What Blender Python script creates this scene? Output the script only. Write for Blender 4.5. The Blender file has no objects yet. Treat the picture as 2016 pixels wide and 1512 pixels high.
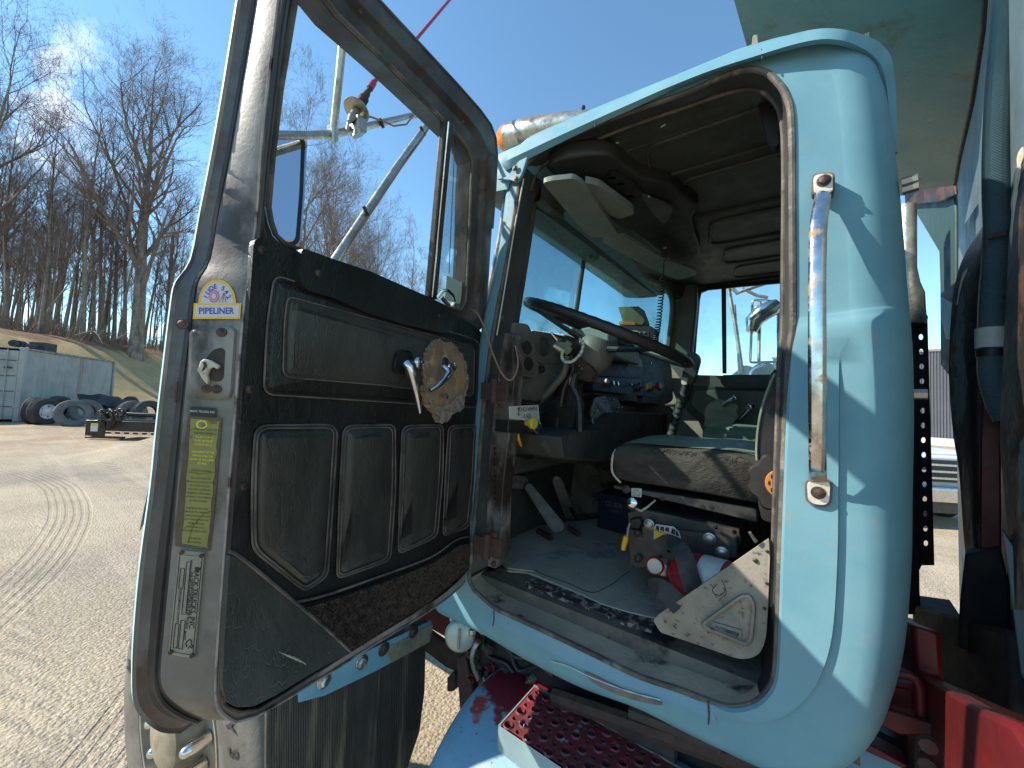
import bpy, math, random
from mathutils import Vector as V, Matrix
from mathutils.geometry import tessellate_polygon
random.seed(7)
sc = bpy.context.scene
COL = sc.collection
pi = math.pi
# ------------------------------------------------------------------ camera
F = 740.0; CX, CY = 1008.0, 756.0
YAW = math.radians(35.6); PITCH = math.atan(34/740.0); ROLL = math.atan(0.045)
EYE = V((0, 0, 1.65))
f0 = V((-math.sin(YAW), math.cos(YAW), 0)); r0 = V((math.cos(YAW), math.sin(YAW), 0))
fw = (f0*math.cos(PITCH) + V((0, 0, 1))*math.sin(PITCH)).normalized()
u0 = r0.cross(fw)
rt = r0*math.cos(ROLL) + u0*math.sin(ROLL)
up = -r0*math.sin(ROLL) + u0*math.cos(ROLL)
cam = bpy.data.cameras.new('camera'); camo = bpy.data.objects.new('camera', cam); COL.objects.link(camo)
cam.sensor_width = 36; cam.lens = 36*F/2016.0; cam.clip_start = 0.02; cam.clip_end = 3000
camo.matrix_world = Matrix(((rt.x, up.x, -fw.x, EYE.x), (rt.y, up.y, -fw.y, EYE.y), (rt.z, up.z, -fw.z, EYE.z), (0, 0, 0, 1)))
sc.camera = camo
def ray(px, py): return fw*F + rt*(px-CX) + up*(CY-py)
def hit(px, py, P0, n):
    d = ray(px, py); return EYE + d*((P0-EYE).dot(n)/d.dot(n))
def onY(px, py, y): return hit(px, py, V((0, y, 0)), V((0, 1, 0)))
def onX(px, py, x): return hit(px, py, V((x, 0, 0)), V((1, 0, 0)))
def onZ(px, py, z): return hit(px, py, V((0, 0, z)), V((0, 0, 1)))
def atD(px, py, depth): return EYE + ray(px, py)*(depth/F)
def PY(y): return lambda px, py, o=0: onY(px, py, y-o)
def PX(x): return lambda px, py, o=0: onX(px, py, x+o)
def PZ(z): return lambda px, py, o=0: onZ(px, py, z+o)
def RH(rho):
    def g(px, py, o=0):
        r = ray(px, py); return EYE + r*((rho-o)/math.hypot(r.x, r.y))
    return g
def P3(a, b, c):
    n = (b-a).cross(c-a).normalized()
    if n.dot(EYE-a) < 0: n = -n
    f = lambda px, py, o=0: hit(px, py, a+n*o, n)
    f.n = n
    return f
# ------------------------------------------------------------------ mesh builder
def catmull(pts, k=4, closed=False):
    n = len(pts); out = []
    rng = range(n if closed else n-1)
    g = (lambda i: pts[i % n]) if closed else (lambda i: pts[max(0, min(n-1, i))])
    for i in rng:
        a, b, c, d = g(i-1), g(i), g(i+1), g(i+2)
        for j in range(k):
            t = j/k
            out.append(tuple(0.5*((2*b[q]) + (-a[q]+c[q])*t + (2*a[q]-5*b[q]+4*c[q]-d[q])*t*t + (-a[q]+3*b[q]-3*c[q]+d[q])*t**3) for q in range(len(b))))
    if not closed: out.append(tuple(pts[-1]))
    return out
def rounded(pts, r, k=4):
    out = []; n = len(pts)
    for i in range(n):
        a, b, c = V(pts[i-1]), V(pts[i]), V(pts[(i+1) % n])
        rr = r[i] if isinstance(r, (list, tuple)) else r
        d1 = min(rr, (a-b).length*0.48); d2 = min(rr, (c-b).length*0.48)
        p = b+(a-b).normalized()*d1 if d1 > 0 else b; q = b+(c-b).normalized()*d2 if d2 > 0 else b
        for j in range(k+1):
            t = j/k; out.append(tuple((1-t)**2*p + 2*t*(1-t)*b + t*t*q))
    return out
def offs(pts, d):
    n = len(pts); P = [V(p) for p in pts]
    A = sum(P[i].x*P[(i+1) % n].y - P[(i+1) % n].x*P[i].y for i in range(n))
    s = 1 if A > 0 else -1
    out = []
    for i in range(n):
        e1 = P[i]-P[i-1]; e2 = P[(i+1) % n]-P[i]
        e1 = e1.normalized() if e1.length > 1e-9 else e2.normalized(); e2 = e2.normalized() if e2.length > 1e-9 else e1
        nn = V((-e1.y-e2.y, e1.x+e2.x))
        nn = nn.normalized() if nn.length > 1e-9 else V((-e1.y, e1.x))
        out.append(tuple(P[i]+nn*(d*s)))
    return out
class MB:
    def __init__(s): s.v = []; s.f = []; s.m = []
    def add(s, vs, fs, m=0):
        b = len(s.v); s.v += [tuple(p) for p in vs]
        for f in fs: s.f.append([b+i for i in f]); s.m.append(m)
        return s
    def poly(s, pts, m=0):
        pts = [V(p) for p in pts]
        t = tessellate_polygon([pts]); return s.add(pts, [list(q) for q in t], m)
    def prism(s, pts, vec, m=0, mside=None):
        pts = [V(p) for p in pts]; n = len(pts); vec = V(vec)
        t = [list(q) for q in tessellate_polygon([pts])]
        s.add(pts+[p+vec for p in pts], t + [[n+i for i in reversed(q)] for q in t], m)
        s.add(pts+[p+vec for p in pts], [[i, (i+1) % n, n+(i+1) % n, n+i] for i in range(n)], m if mside is None else mside)
        return s
    def grid(s, rows, m=0, cu=False, cv=False):
        R = len(rows); Cn = len(rows[0]); vs = [p for r in rows for p in r]; fs = []
        for i in range(R if cu else R-1):
            for j in range(Cn if cv else Cn-1):
                fs.append([i*Cn+j, i*Cn+(j+1) % Cn, ((i+1) % R)*Cn+(j+1) % Cn, ((i+1) % R)*Cn+j])
        return s.add(vs, fs, m)
    def tube(s, pts, r, seg=8, m=0, closed=False, cap=True):
        pts = [V(p) for p in pts]; n = len(pts)
        rs = r if isinstance(r, (list, tuple)) else [r]*n
        t = (pts[1]-pts[0]).normalized(); a = t.orthogonal().normalized(); rows = []
        for i in range(n):
            if closed: t = (pts[(i+1) % n]-pts[i-1]).normalized()
            else: t = (pts[min(n-1, i+1)]-pts[max(0, i-1)]).normalized()
            a = (a - t*a.dot(t)); a = a.normalized() if a.length > 1e-6 else t.orthogonal().normalized()
            b = t.cross(a)
            rows.append([pts[i]+(a*math.cos(2*pi*k/seg)+b*math.sin(2*pi*k/seg))*rs[i] for k in range(seg)])
        s.grid(rows, m, cu=closed, cv=True)
        if cap and not closed:
            s.add(rows[0], [list(range(seg))[::-1]], m); s.add(rows[-1], [list(range(seg))], m)
        return s
    def lathe(s, o, ax, prof, seg=20, m=0, cap=True, arc=None):
        o = V(o); ax = V(ax).normalized(); a = ax.orthogonal().normalized(); b = ax.cross(a)
        rows = [[o+ax*h+(a*math.cos(2*pi*k/seg)+b*math.sin(2*pi*k/seg))*r for k in range(seg)] for (h, r) in prof]
        s.grid(rows, m, cv=True)
        if cap:
            if prof[0][1] > 1e-4: s.add(rows[0], [list(range(seg))[::-1]], m)
            if prof[-1][1] > 1e-4: s.add(rows[-1], [list(range(seg))], m)
        return s
    def ball(s, o, r, m=0, seg=12, sc_=(1, 1, 1), rot=None):
        rows = []
        for i in range(seg//2+1):
            th = pi*i/(seg//2); row = []
            for k in range(seg):
                ph = 2*pi*k/seg
                p = V((math.sin(th)*math.cos(ph)*sc_[0], math.sin(th)*math.sin(ph)*sc_[1], math.cos(th)*sc_[2]))*r
                if rot is not None: p = rot @ p
                row.append(V(o)+p)
            rows.append(row)
        return s.grid(rows, m, cv=True)
    def box(s, o, x, y, z, m=0):
        """o corner, x y z edge vectors"""
        o, x, y, z = V(o), V(x), V(y), V(z)
        vs = [o, o+x, o+x+y, o+y, o+z, o+x+z, o+x+y+z, o+y+z]
        return s.add(vs, [[0, 3, 2, 1], [4, 5, 6, 7], [0, 1, 5, 4], [1, 2, 6, 5], [2, 3, 7, 6], [3, 0, 4, 7]], m)
    def cbox(s, c, sx, sy, sz, m=0, rz=0):
        R = Matrix.Rotation(rz, 3, 'Z'); x, y, z = R@V((sx, 0, 0)), R@V((0, sy, 0)), V((0, 0, sz))
        return s.box(V(c)-x/2-y/2-z/2, x, y, z, m)
    def band(s, A, B, vec, m=0, closed=True):
        n = len(A); vec = V(vec); A = [V(p) for p in A]; B = [V(p) for p in B]
        s.grid([A, B], m, cv=closed); s.grid([[p+vec for p in B], [p+vec for p in A]], m, cv=closed)
        s.grid([B, [p+vec for p in B]], m, cv=closed); s.grid([[p+vec for p in A], A], m, cv=closed)
        return s
    def text(s, txt, O, U, W, size, m=0, lift=0.0, align='CENTER', squash=1.0, bold=0.0):
        """O origin, U unit-x vector, W unit-y vector of the writing plane (any length: one text unit)"""
        vs, fs = text_geo(txt, align, bold)
        N = V(U).cross(V(W)).normalized()*lift
        return s.add([V(O)+V(U)*(x*size*squash)+V(W)*(y*size)+N for x, y in vs], fs, m)
    def build(s, name, mats, parent=None, smooth=40, bev=0, seg=2, sub=0, weld=False):
        me = bpy.data.meshes.new(name); me.from_pydata([tuple(p) for p in s.v], [], s.f)
        if not isinstance(mats, (list, tuple)): mats = [mats]
        for mt in mats: me.materials.append(mt)
        if len(mats) > 1: me.polygons.foreach_set('material_index', s.m)
        me.update()
        o = bpy.data.objects.new(name, me); COL.objects.link(o)
        if parent is not None: o.parent = parent
        if weld or bev or smooth or sub:
            import bmesh
            bm = bmesh.new(); bm.from_mesh(me); bmesh.ops.remove_doubles(bm, verts=bm.verts, dist=1e-5)
            bmesh.ops.recalc_face_normals(bm, faces=bm.faces) if len(bm.faces) < 60000 else None
            bm.to_mesh(me); bm.free()
        if sub:
            md = o.modifiers.new('s', 'SUBSURF'); md.levels = sub; md.render_levels = sub
        if bev:
            md = o.modifiers.new('b', 'BEVEL'); md.width = bev; md.segments = seg; md.limit_method = 'ANGLE'; md.angle_limit = math.radians(35); md.harden_normals = False
        if smooth:
            me.shade_smooth()
            if not sub: me.set_sharp_from_angle(angle=math.radians(smooth))
        return o
_tc = {}
def text_geo(txt, align='CENTER', bold=0.0):
    k = (txt, align, bold)
    if k not in _tc:
        cu = bpy.data.curves.new('t', 'FONT'); cu.body = txt; cu.align_x = align; cu.align_y = 'CENTER'; cu.size = 1; cu.offset = bold; cu.resolution_u = 2
        o = bpy.data.objects.new('t', cu); COL.objects.link(o)
        dg = bpy.context.evaluated_depsgraph_get(); dg.update(); me = bpy.data.meshes.new_from_object(o.evaluated_get(dg))
        _tc[k] = ([(v.co.x, v.co.y) for v in me.vertices], [list(p.vertices) for p in me.polygons])
        bpy.data.objects.remove(o); bpy.data.curves.remove(cu); bpy.data.meshes.remove(me)
    return _tc[k]
def T(fn, pts, o=0): return [fn(p[0], p[1], o) for p in pts]
def fr(fn, x, y, ang=0, o=0):
    """origin and per-pixel axes of the surface fn at pixel x,y; ang turns the writing clockwise in the picture (degrees)"""
    a = math.radians(ang); O = fn(x, y, o)
    U = (fn(x+8*math.cos(a), y+8*math.sin(a), o)-O)/8; W = (fn(x+8*math.sin(a), y-8*math.cos(a), o)-O)/8
    return O, U, W
def slab(name, fn, pts, o, th, mat, parent, bev=0.0, rc=0, k=3, smooth=40, seg=2):
    p = rounded(pts, rc, k) if rc else pts
    top = T(fn, p, o); bot = T(fn, [pts[0]], o-th)[0]
    n = fn.n if hasattr(fn, 'n') else None
    vec = -n*th if n is not None else None
    if vec is None:
        a, b, c = V(top[0]), V(top[len(top)//3]), V(top[2*len(top)//3]); n = (b-a).cross(c-a).normalized()
        if n.dot(EYE-a) < 0: n = -n
        vec = -n*th
    return MB().prism(top, vec).build(name, mat, parent, bev=bev, smooth=smooth, seg=seg)
def tag(o, label=None, cat=None, group=None, kind=None):
    if label: o['label'] = label
    if cat: o['category'] = cat
    if group: o['group'] = group
    if kind: o['kind'] = kind
    return o
def empty(name, loc=(0, 0, 0)):
    o = bpy.data.objects.new(name, None); COL.objects.link(o); o.location = loc; o.empty_display_size = 0.1; return o
class Root:
    pass
def root(name, label, cat, group=None, loc=(0, 0, 0)):
    o = empty(name, loc); tag(o, label, cat, group); return o
# ------------------------------------------------------------------ materials
def srgb(r, g, b):
    f = lambda c: (c/255/12.92 if c/255 <= 0.04045 else ((c/255+0.055)/1.055)**2.4)
    return (f(r), f(g), f(b), 1)
def C4(c): return tuple(c) if len(c) == 4 else (c[0], c[1], c[2], 1)
def mat(name, c1, c2=None, sc1=6, rough=0.6, metal=0, c3=None, sc3=14, th3=0.6, soft3=0.06, bump=0.0, bsc=60, spec=0.5, emis=None, trans=0, wr=None, detail=6, stretch=(1, 1, 1), r3=None, m3=0, c4=None, sc4=30, th4=0.62, coat=0, voro=0, rv=0.12, st3=(1, 1, 1), veb=0.12, patches=()):
    m = bpy.data.materials.new(name); m.use_nodes = True; nt = m.node_tree; N = nt.nodes; L = nt.links
    b = N['Principled BSDF']; b.inputs['Roughness'].default_value = rough; b.inputs['Metallic'].default_value = metal
    b.inputs['Specular IOR Level'].default_value = spec
    if coat: b.inputs['Coat Weight'].default_value = coat; b.inputs['Coat Roughness'].default_value = 0.15
    tc = N.new('ShaderNodeTexCoord'); mp = N.new('ShaderNodeMapping'); mp.inputs['Scale'].default_value = stretch; L.new(tc.outputs['Object'], mp.inputs['Vector'])
    def noise(s, d=detail, r=0.6, vec=None):
        n = N.new('ShaderNodeTexNoise'); n.inputs['Scale'].default_value = s; n.inputs['Detail'].default_value = d; n.inputs['Roughness'].default_value = r
        L.new(vec or mp.outputs['Vector'], n.inputs['Vector']); return n.outputs['Fac']
    def ramp(x, lo, hi):
        q = N.new('ShaderNodeMapRange'); q.interpolation_type = 'SMOOTHSTEP'; q.inputs['From Min'].default_value = lo; q.inputs['From Max'].default_value = hi; L.new(x, q.inputs['Value']); return q.outputs['Result']
    def mix(fac, a, c):
        q = N.new('ShaderNodeMix'); q.data_type = 'RGBA'; L.new(fac, q.inputs['Factor'])
        if isinstance(a, tuple): q.inputs['A'].default_value = a
        else: L.new(a, q.inputs['A'])
        if isinstance(c, tuple): q.inputs['B'].default_value = c
        else: L.new(c, q.inputs['B'])
        return q.outputs['Result']
    col = C4(c1)
    nz = noise(sc1)
    if c2 is not None: col = mix(ramp(nz, 0.35, 0.65), col, C4(c2))
    ro = None
    if rv:
        q = N.new('ShaderNodeMapRange'); q.inputs['From Min'].default_value = 0.3; q.inputs['From Max'].default_value = 0.7
        q.inputs['To Min'].default_value = max(0.02, rough-rv); q.inputs['To Max'].default_value = min(1, rough+rv); L.new(noise(sc1*2.3), q.inputs['Value']); ro = q.outputs['Result']
        L.new(ro, b.inputs['Roughness'])
    if c3 is not None:
        mp3 = N.new('ShaderNodeMapping'); mp3.inputs['Scale'].default_value = st3; mp3.inputs['Location'].default_value = (3.7, 1.3, 5.1); L.new(tc.outputs['Object'], mp3.inputs['Vector'])
        fac = ramp(noise(sc3, 8, 0.62, mp3.outputs['Vector']), th3-soft3, th3+soft3); col = mix(fac, col, C4(c3))
        if r3 is not None:
            q = N.new('ShaderNodeMix'); L.new(fac, q.inputs['Factor'])
            if ro: L.new(ro, q.inputs['A'])
            else: q.inputs['A'].default_value = rough
            q.inputs['B'].default_value = r3; L.new(q.outputs['Result'], b.inputs['Roughness'])
        if metal and not m3:
            q = N.new('ShaderNodeMapRange'); L.new(fac, q.inputs['Value']); q.inputs['To Min'].default_value = metal; q.inputs['To Max'].default_value = 0; L.new(q.outputs['Result'], b.inputs['Metallic'])
    if c4 is not None:
        col = mix(ramp(noise(sc4, 8, 0.7), th4-0.04, th4+0.04), col, C4(c4))
    for (pc, pr_, pcol) in patches:
        vd = N.new('ShaderNodeVectorMath'); vd.operation = 'DISTANCE'; vd.inputs[1].default_value = tuple(pc); L.new(tc.outputs['Object'], vd.inputs[0])
        q = N.new('ShaderNodeMath'); q.operation = 'MULTIPLY_ADD'; q.inputs[1].default_value = .20; L.new(noise(9, 8, .68), q.inputs[0]); L.new(vd.outputs['Value'], q.inputs[2])
        f1 = ramp(q.outputs[0], pr_+.082, pr_+.100); col = mix(f1, C4(pcol), col)
    if isinstance(col, tuple): b.inputs['Base Color'].default_value = col
    else: L.new(col, b.inputs['Base Color'])
    if bump:
        bp = N.new('ShaderNodeBump'); bp.inputs['Strength'].default_value = bump; bp.inputs['Distance'].default_value = 0.01
        h = noise(bsc, 5, 0.6)
        if voro:
            vn = N.new('ShaderNodeTexVoronoi'); vn.feature = 'DISTANCE_TO_EDGE'; vn.inputs['Scale'].default_value = voro
            ns = N.new('ShaderNodeTexNoise'); ns.inputs['Scale'].default_value = voro*0.5; L.new(mp.outputs['Vector'], ns.inputs['Vector'])
            va = N.new('ShaderNodeVectorMath'); va.operation = 'SCALE'; va.inputs['Scale'].default_value = 0.12 if voro < 40 else .05; L.new(ns.outputs['Color'], va.inputs[0])
            vb = N.new('ShaderNodeVectorMath'); vb.operation = 'ADD'; L.new(mp.outputs['Vector'], vb.inputs[0]); L.new(va.outputs['Vector'], vb.inputs[1]); L.new(vb.outputs['Vector'], vn.inputs['Vector'])
            r = ramp(vn.outputs['Distance'], 0.0, veb); ad = N.new('ShaderNodeMath'); ad.operation = 'ADD'; L.new(h, ad.inputs[0])
            msk = ramp(noise(voro*.13, 3, .5), .38, .62); mm = N.new('ShaderNodeMath'); mm.operation = 'MULTIPLY'; L.new(r, mm.inputs[0]); L.new(msk, mm.inputs[1]); L.new(mm.outputs[0], ad.inputs[1]); h = ad.outputs[0]
        L.new(h, bp.inputs['Height']); L.new(bp.outputs['Normal'], b.inputs['Normal'])
    if emis: b.inputs['Emission Color'].default_value = C4(emis); b.inputs['Emission Strength'].default_value = 1
    if trans: b.inputs['Transmission Weight'].default_value = trans
    return m
def glass(name, tint, gl=0.06, rough=0.02, dirt=0.0):
    m = bpy.data.materials.new(name); m.use_nodes = True; nt = m.node_tree; N = nt.nodes; L = nt.links
    N.remove(N['Principled BSDF']); out = N['Material Output']
    t = N.new('ShaderNodeBsdfTransparent'); t.inputs['Color'].default_value = C4(tint)
    g = N.new('ShaderNodeBsdfGlossy'); g.inputs['Roughness'].default_value = rough
    lw = N.new('ShaderNodeLayerWeight'); lw.inputs['Blend'].default_value = 0.25
    ma = N.new('ShaderNodeMath'); ma.operation = 'MULTIPLY_ADD'; ma.inputs[1].default_value = 0.5; ma.inputs[2].default_value = gl; L.new(lw.outputs['Fresnel'], ma.inputs[0])
    mx = N.new('ShaderNodeMixShader'); L.new(ma.outputs[0], mx.inputs['Fac']); L.new(t.outputs[0], mx.inputs[1]); L.new(g.outputs[0], mx.inputs[2])
    last = mx.outputs[0]
    if dirt:
        d = N.new('ShaderNodeBsdfDiffuse'); d.inputs['Color'].default_value = (0.5, 0.5, 0.48, 1)
        tc = N.new('ShaderNodeTexCoord'); n = N.new('ShaderNodeTexNoise'); n.inputs['Scale'].default_value = 9; n.inputs['Detail'].default_value = 8; L.new(tc.outputs['Object'], n.inputs['Vector'])
        q = N.new('ShaderNodeMapRange'); q.inputs['From Min'].default_value = 0.45; q.inputs['From Max'].default_value = 0.8; q.inputs['To Max'].default_value = dirt; L.new(n.outputs['Fac'], q.inputs['Value'])
        m2 = N.new('ShaderNodeMixShader'); L.new(q.outputs['Result'], m2.inputs['Fac']); L.new(last, m2.inputs[1]); L.new(d.outputs[0], m2.inputs[2]); last = m2.outputs[0]
    L.new(last, out.inputs['Surface']); return m
def flat(name, c, rough=0.5, metal=0, spec=0.5): return mat(name, c, rough=rough, metal=metal, spec=spec, rv=0)
M = {}
RUST = (0.13, 0.055, 0.03)
M['blue'] = mat('cab blue paint', (0.13, 0.285, 0.345), (0.158, 0.32, 0.375), sc1=7, rough=0.58, spec=.35, c3=(0.24, 0.30, 0.29), sc3=18, th3=0.70, soft3=.10, bump=0.06, bsc=420, c4=(0.10, 0.12, 0.11), sc4=60, th4=0.76)
M['blue_chip'] = mat('chipped sill paint', (0.13, 0.29, 0.41), (0.155, 0.33, 0.45), sc1=7, rough=0.48, c3=(0.55, 0.58, 0.58), sc3=11, th3=0.68, soft3=0.012, bump=0.1, bsc=200, c4=(0.05, 0.05, 0.05), sc4=26, th4=0.74)
M['teal'] = mat('old green paint', (0.055, 0.17, 0.17), (0.085, 0.20, 0.19), sc1=3, rough=0.33, c3=(.05, .055, .035), sc3=5, th3=0.62, soft3=0.08, c4=(0.05, 0.045, 0.04), sc4=26, th4=0.74, bump=0.08, bsc=40)
M['teal_dk'] = mat('body side paint', (0.10, 0.145, 0.155), (0.14, 0.19, 0.20), sc1=5, rough=0.5, c3=RUST, sc3=12, th3=0.64, bump=0.05)
M['peel'] = mat('peeling paint', (0.10, 0.13, 0.13), (0.16, 0.20, 0.20), sc1=5, rough=0.55, c3=(0.02, 0.015, 0.013), sc3=8, th3=0.46, soft3=0.015, c4=(0.08, 0.04, 0.025), sc4=13, th4=0.55, bump=0.5, bsc=20, st3=(1, 1, 0.35))
M['rubber'] = mat('door seal rubber', (0.06, 0.053, 0.045), (0.15, 0.13, 0.105), sc1=12, rough=0.75, c3=(0.22, 0.19, 0.15), sc3=25, th3=0.62, bump=0.25, bsc=90)
M['frame'] = mat('dark grey opening frame', (0.03, 0.034, 0.034), (0.055, 0.055, 0.05), sc1=9, rough=0.55, c3=(0.13, 0.11, 0.09), sc3=20, th3=0.66, bump=0.1, bsc=80)
M['jamb'] = mat('worn grey door metal', (0.165, 0.145, 0.12), (0.28, 0.255, 0.225), sc1=6, rough=0.45, spec=.35, c3=(0.04, 0.028, 0.022), sc3=8, th3=0.545, soft3=0.08, metal=0.0, bump=0.06, bsc=150, c4=(0.02, 0.018, 0.018), sc4=40, th4=0.70, st3=(1, 1, 0.5))
M['jamb_dk'] = mat('worn door frame metal', (0.06, 0.058, 0.055), (0.13, 0.125, 0.12), sc1=8, rough=0.38, c3=(0.075, 0.045, 0.033), sc3=14, th3=0.56, metal=0.3, bump=0.12, bsc=120)
M['skin'] = mat('door outer skin', (0.45, 0.66, 0.66), rough=0.5)
M['vinyl'] = mat('black vinyl', (0.010, 0.0105, 0.009), (0.019, 0.019, 0.016), sc1=7, rough=0.38, spec=.35, bump=0.24, bsc=60, voro=58, veb=.05, c3=(0.075, 0.062, 0.05), sc3=5, th3=0.70, soft3=0.12, stretch=(1, 1, 0.45), r3=0.7)
M['vinyl_pad'] = mat('dusty padded vinyl', (0.032, 0.032, 0.027), (0.055, 0.054, 0.045), sc1=7, rough=0.38, spec=.35, bump=0.24, bsc=60, voro=58, veb=.05, c3=(0.075, 0.062, 0.05), sc3=5, th3=0.66, soft3=0.12, stretch=(1, 1, 0.45), r3=0.7)
M['seam'] = mat('dusty vinyl seam', (0.05, 0.045, 0.04), (0.17, 0.145, 0.12), sc1=14, rough=0.7)
M['carpet'] = mat('brown carpet', (0.055, 0.034, 0.024), (0.11, 0.074, 0.055), sc1=90, rough=0.95, bump=1.0, bsc=210)
M['brown'] = mat('bare hardboard', (0.33, 0.22, 0.125), (0.22, 0.145, 0.085), sc1=16, rough=0.9, c3=(0.42, 0.32, 0.21), sc3=22, th3=0.58, bump=0.3, bsc=60)
M['torn'] = mat('torn foam', (0.33, 0.26, 0.22), (0.2, 0.15, 0.12), sc1=60, rough=0.95, bump=0.7)
M['chrome'] = mat('worn chrome', (0.72, 0.72, 0.72), (0.6, 0.6, 0.6), sc1=20, rough=0.17, metal=1, c3=(0.30, 0.20, 0.10), sc3=35, th3=0.70, bump=0.03, bsc=100)
M['chrome_rust'] = mat('pitted chrome', (0.75, 0.74, 0.72), (0.55, 0.52, 0.48), sc1=22, rough=0.22, metal=1, c3=(0.45, 0.22, 0.07), sc3=28, th3=0.60, soft3=0.08)
M['steel'] = mat('dull steel tube', (0.50, 0.49, 0.43), (0.36, 0.34, 0.27), sc1=25, rough=0.35, metal=0.75, c3=(0.30, 0.22, 0.12), sc3=30, th3=0.64, bump=0.1)
M['galv'] = mat('light stamped steel', (0.30, 0.27, 0.215), (0.17, 0.155, 0.125), sc1=7, rough=0.6, metal=0.0, c3=(0.06, 0.05, 0.042), sc3=44, th3=0.63, soft3=.05, c4=(0.09, 0.055, 0.04), sc4=60, th4=0.62, bump=0.1)
M['dirtsill'] = mat('dirty sill', (0.62, 0.49, 0.34), (0.46, 0.37, 0.26), sc1=8, rough=0.85, c3=(0.05, 0.045, 0.04), sc3=10, th3=0.62, bump=0.3, bsc=70)
M['blackchip'] = mat('scuffed black tread', (0.025, 0.024, 0.023), (0.07, 0.06, 0.05), sc1=30, rough=0.7, c3=(0.38, 0.31, 0.23), sc3=62, th3=0.54, soft3=0.03, bump=0.6, bsc=80)
M['mat'] = mat('dusty floor mat', (0.42, 0.36, 0.27), (0.53, 0.46, 0.35), sc1=5, rough=0.9, c3=(0.24, 0.24, 0.235), sc3=8, th3=0.6, bump=0.3, bsc=60)
M['liner'] = mat('headliner vinyl', (0.042, 0.046, 0.039), (0.058, 0.062, 0.052), sc1=9, rough=0.6, bump=0.1, bsc=200)
M['intgreen'] = mat('interior green vinyl', (0.135, 0.15, 0.115), (0.175, 0.185, 0.145), sc1=9, rough=0.55, bump=0.2, bsc=120)
M['intdark'] = mat('interior dark panel', (0.048, 0.050, 0.043), (0.075, 0.075, 0.062), sc1=10, rough=0.6, c3=(0.11, 0.10, 0.08), sc3=18, th3=0.68, bump=0.15)
M['dash'] = mat('dash grey vinyl', (0.115, 0.108, 0.085), (0.16, 0.148, 0.118), sc1=9, rough=0.6, bump=0.2, bsc=150, c3=(0.19, 0.18, 0.15), sc3=15, th3=0.68)
M['firewall'] = mat('grimy firewall', (0.14, 0.115, 0.09), (0.21, 0.175, 0.135), sc1=9, rough=0.85, bump=0.8, bsc=22, c3=(0.015, 0.014, 0.013), sc3=7, th3=0.58)
M['visor'] = mat('grey green visor', (0.17, 0.20, 0.17), (0.205, 0.235, 0.20), sc1=10, rough=0.6, bump=0.1)
M['black'] = mat('black plastic', (0.014, 0.013, 0.012), (0.024, 0.022, 0.020), sc1=20, rough=0.5, bump=0.05)
M['blackmetal'] = mat('black seat metal', (0.035, 0.033, 0.030), (0.06, 0.055, 0.048), sc1=14, rough=0.45, c3=(0.13, 0.10, 0.075), sc3=25, th3=0.68, bump=0.1)
M['seatgreen'] = mat('green seat vinyl', (0.17, 0.21, 0.135), (0.21, 0.255, 0.17), sc1=12, rough=0.55, bump=0.15, bsc=90)
M['seatblack'] = mat('frayed seat cloth', (0.036, 0.032, 0.027), (0.072, 0.062, 0.048), sc1=10, rough=0.95, bump=0.5, bsc=90, c3=(0.16, 0.135, 0.10), sc3=24, th3=0.70, stretch=(1, 1, 2.5))
M['red'] = mat('red extinguisher paint', (0.42, 0.02, 0.03), rough=0.25, coat=0.5)
M['redframe'] = mat('red chassis paint', (0.15, 0.009, 0.010), (0.085, 0.009, 0.009), sc1=5, rough=0.45, c3=(0.055, 0.03, 0.025), sc3=12, th3=0.62, bump=0.1)
M['tank'] = mat('flaked blue over red paint', (0.15, 0.29, 0.40), (0.18, 0.33, 0.44), sc1=6, rough=0.5, c3=(0.20, 0.016, 0.022), sc3=5, th3=0.68, soft3=0.03, patches=[((-.62, .93, .85), .10, (.17, .012, .02)), ((-.45, .95, .85), .09, (.15, .012, .02)), ((-.28, .96, .84), .09, (.12, .02, .02)), ((-.655, .83, .83), .042, (.30, .035, .03)), ((-.64, .84, .835), .020, (.02, .02, .02))], c4=(0.035, 0.025, 0.025), sc4=34, th4=0.65, bump=0.15, bsc=60)
M['step'] = mat('red step plate', (0.24, 0.028, 0.035), (0.13, 0.035, 0.035), sc1=14, rough=0.6, c3=(0.20, 0.26, 0.31), sc3=22, th3=0.63, soft3=0.04, c4=(0.04, 0.03, 0.028), sc4=50, th4=0.62, bump=0.3)
M['stepside'] = mat('grey blue step side', (0.24, 0.33, 0.33), (0.19, 0.27, 0.29), sc1=9, rough=0.55, c3=(0.10, 0.05, 0.04), sc3=12, th3=0.63)
M['grime'] = mat('underbody grime', (0.035, 0.03, 0.026), (0.07, 0.055, 0.042), sc1=8, rough=0.85, bump=0.4, c3=(0.11, 0.03, 0.022), sc3=9, th3=0.62)
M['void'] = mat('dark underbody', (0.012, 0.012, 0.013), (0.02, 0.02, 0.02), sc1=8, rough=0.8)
M['flap'] = mat('ribbed rubber flap', (0.035, 0.034, 0.032), (0.055, 0.052, 0.047), sc1=5, rough=0.6, c3=(0.20, 0.175, 0.13), sc3=16, th3=0.55, soft3=0.08, st3=(1, 1, 0.05), bump=0.1)
M['tyre'] = mat('dusty tyre rubber', (0.10, 0.092, 0.078), (0.17, 0.155, 0.13), sc1=7, rough=0.85, bump=0.2)
M['tyre_old'] = mat('old tyre rubber', (0.022, 0.022, 0.024), (0.05, 0.05, 0.05), sc1=4, rough=0.75)
M['tyre_grey'] = mat('bleached tyre rubber', (0.10, 0.10, 0.10), (0.16, 0.155, 0.15), sc1=4, rough=0.85)
M['rimw'] = mat('white rim', (0.6, 0.6, 0.62), rough=0.5, c3=RUST, sc3=6, th3=0.68)
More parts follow.
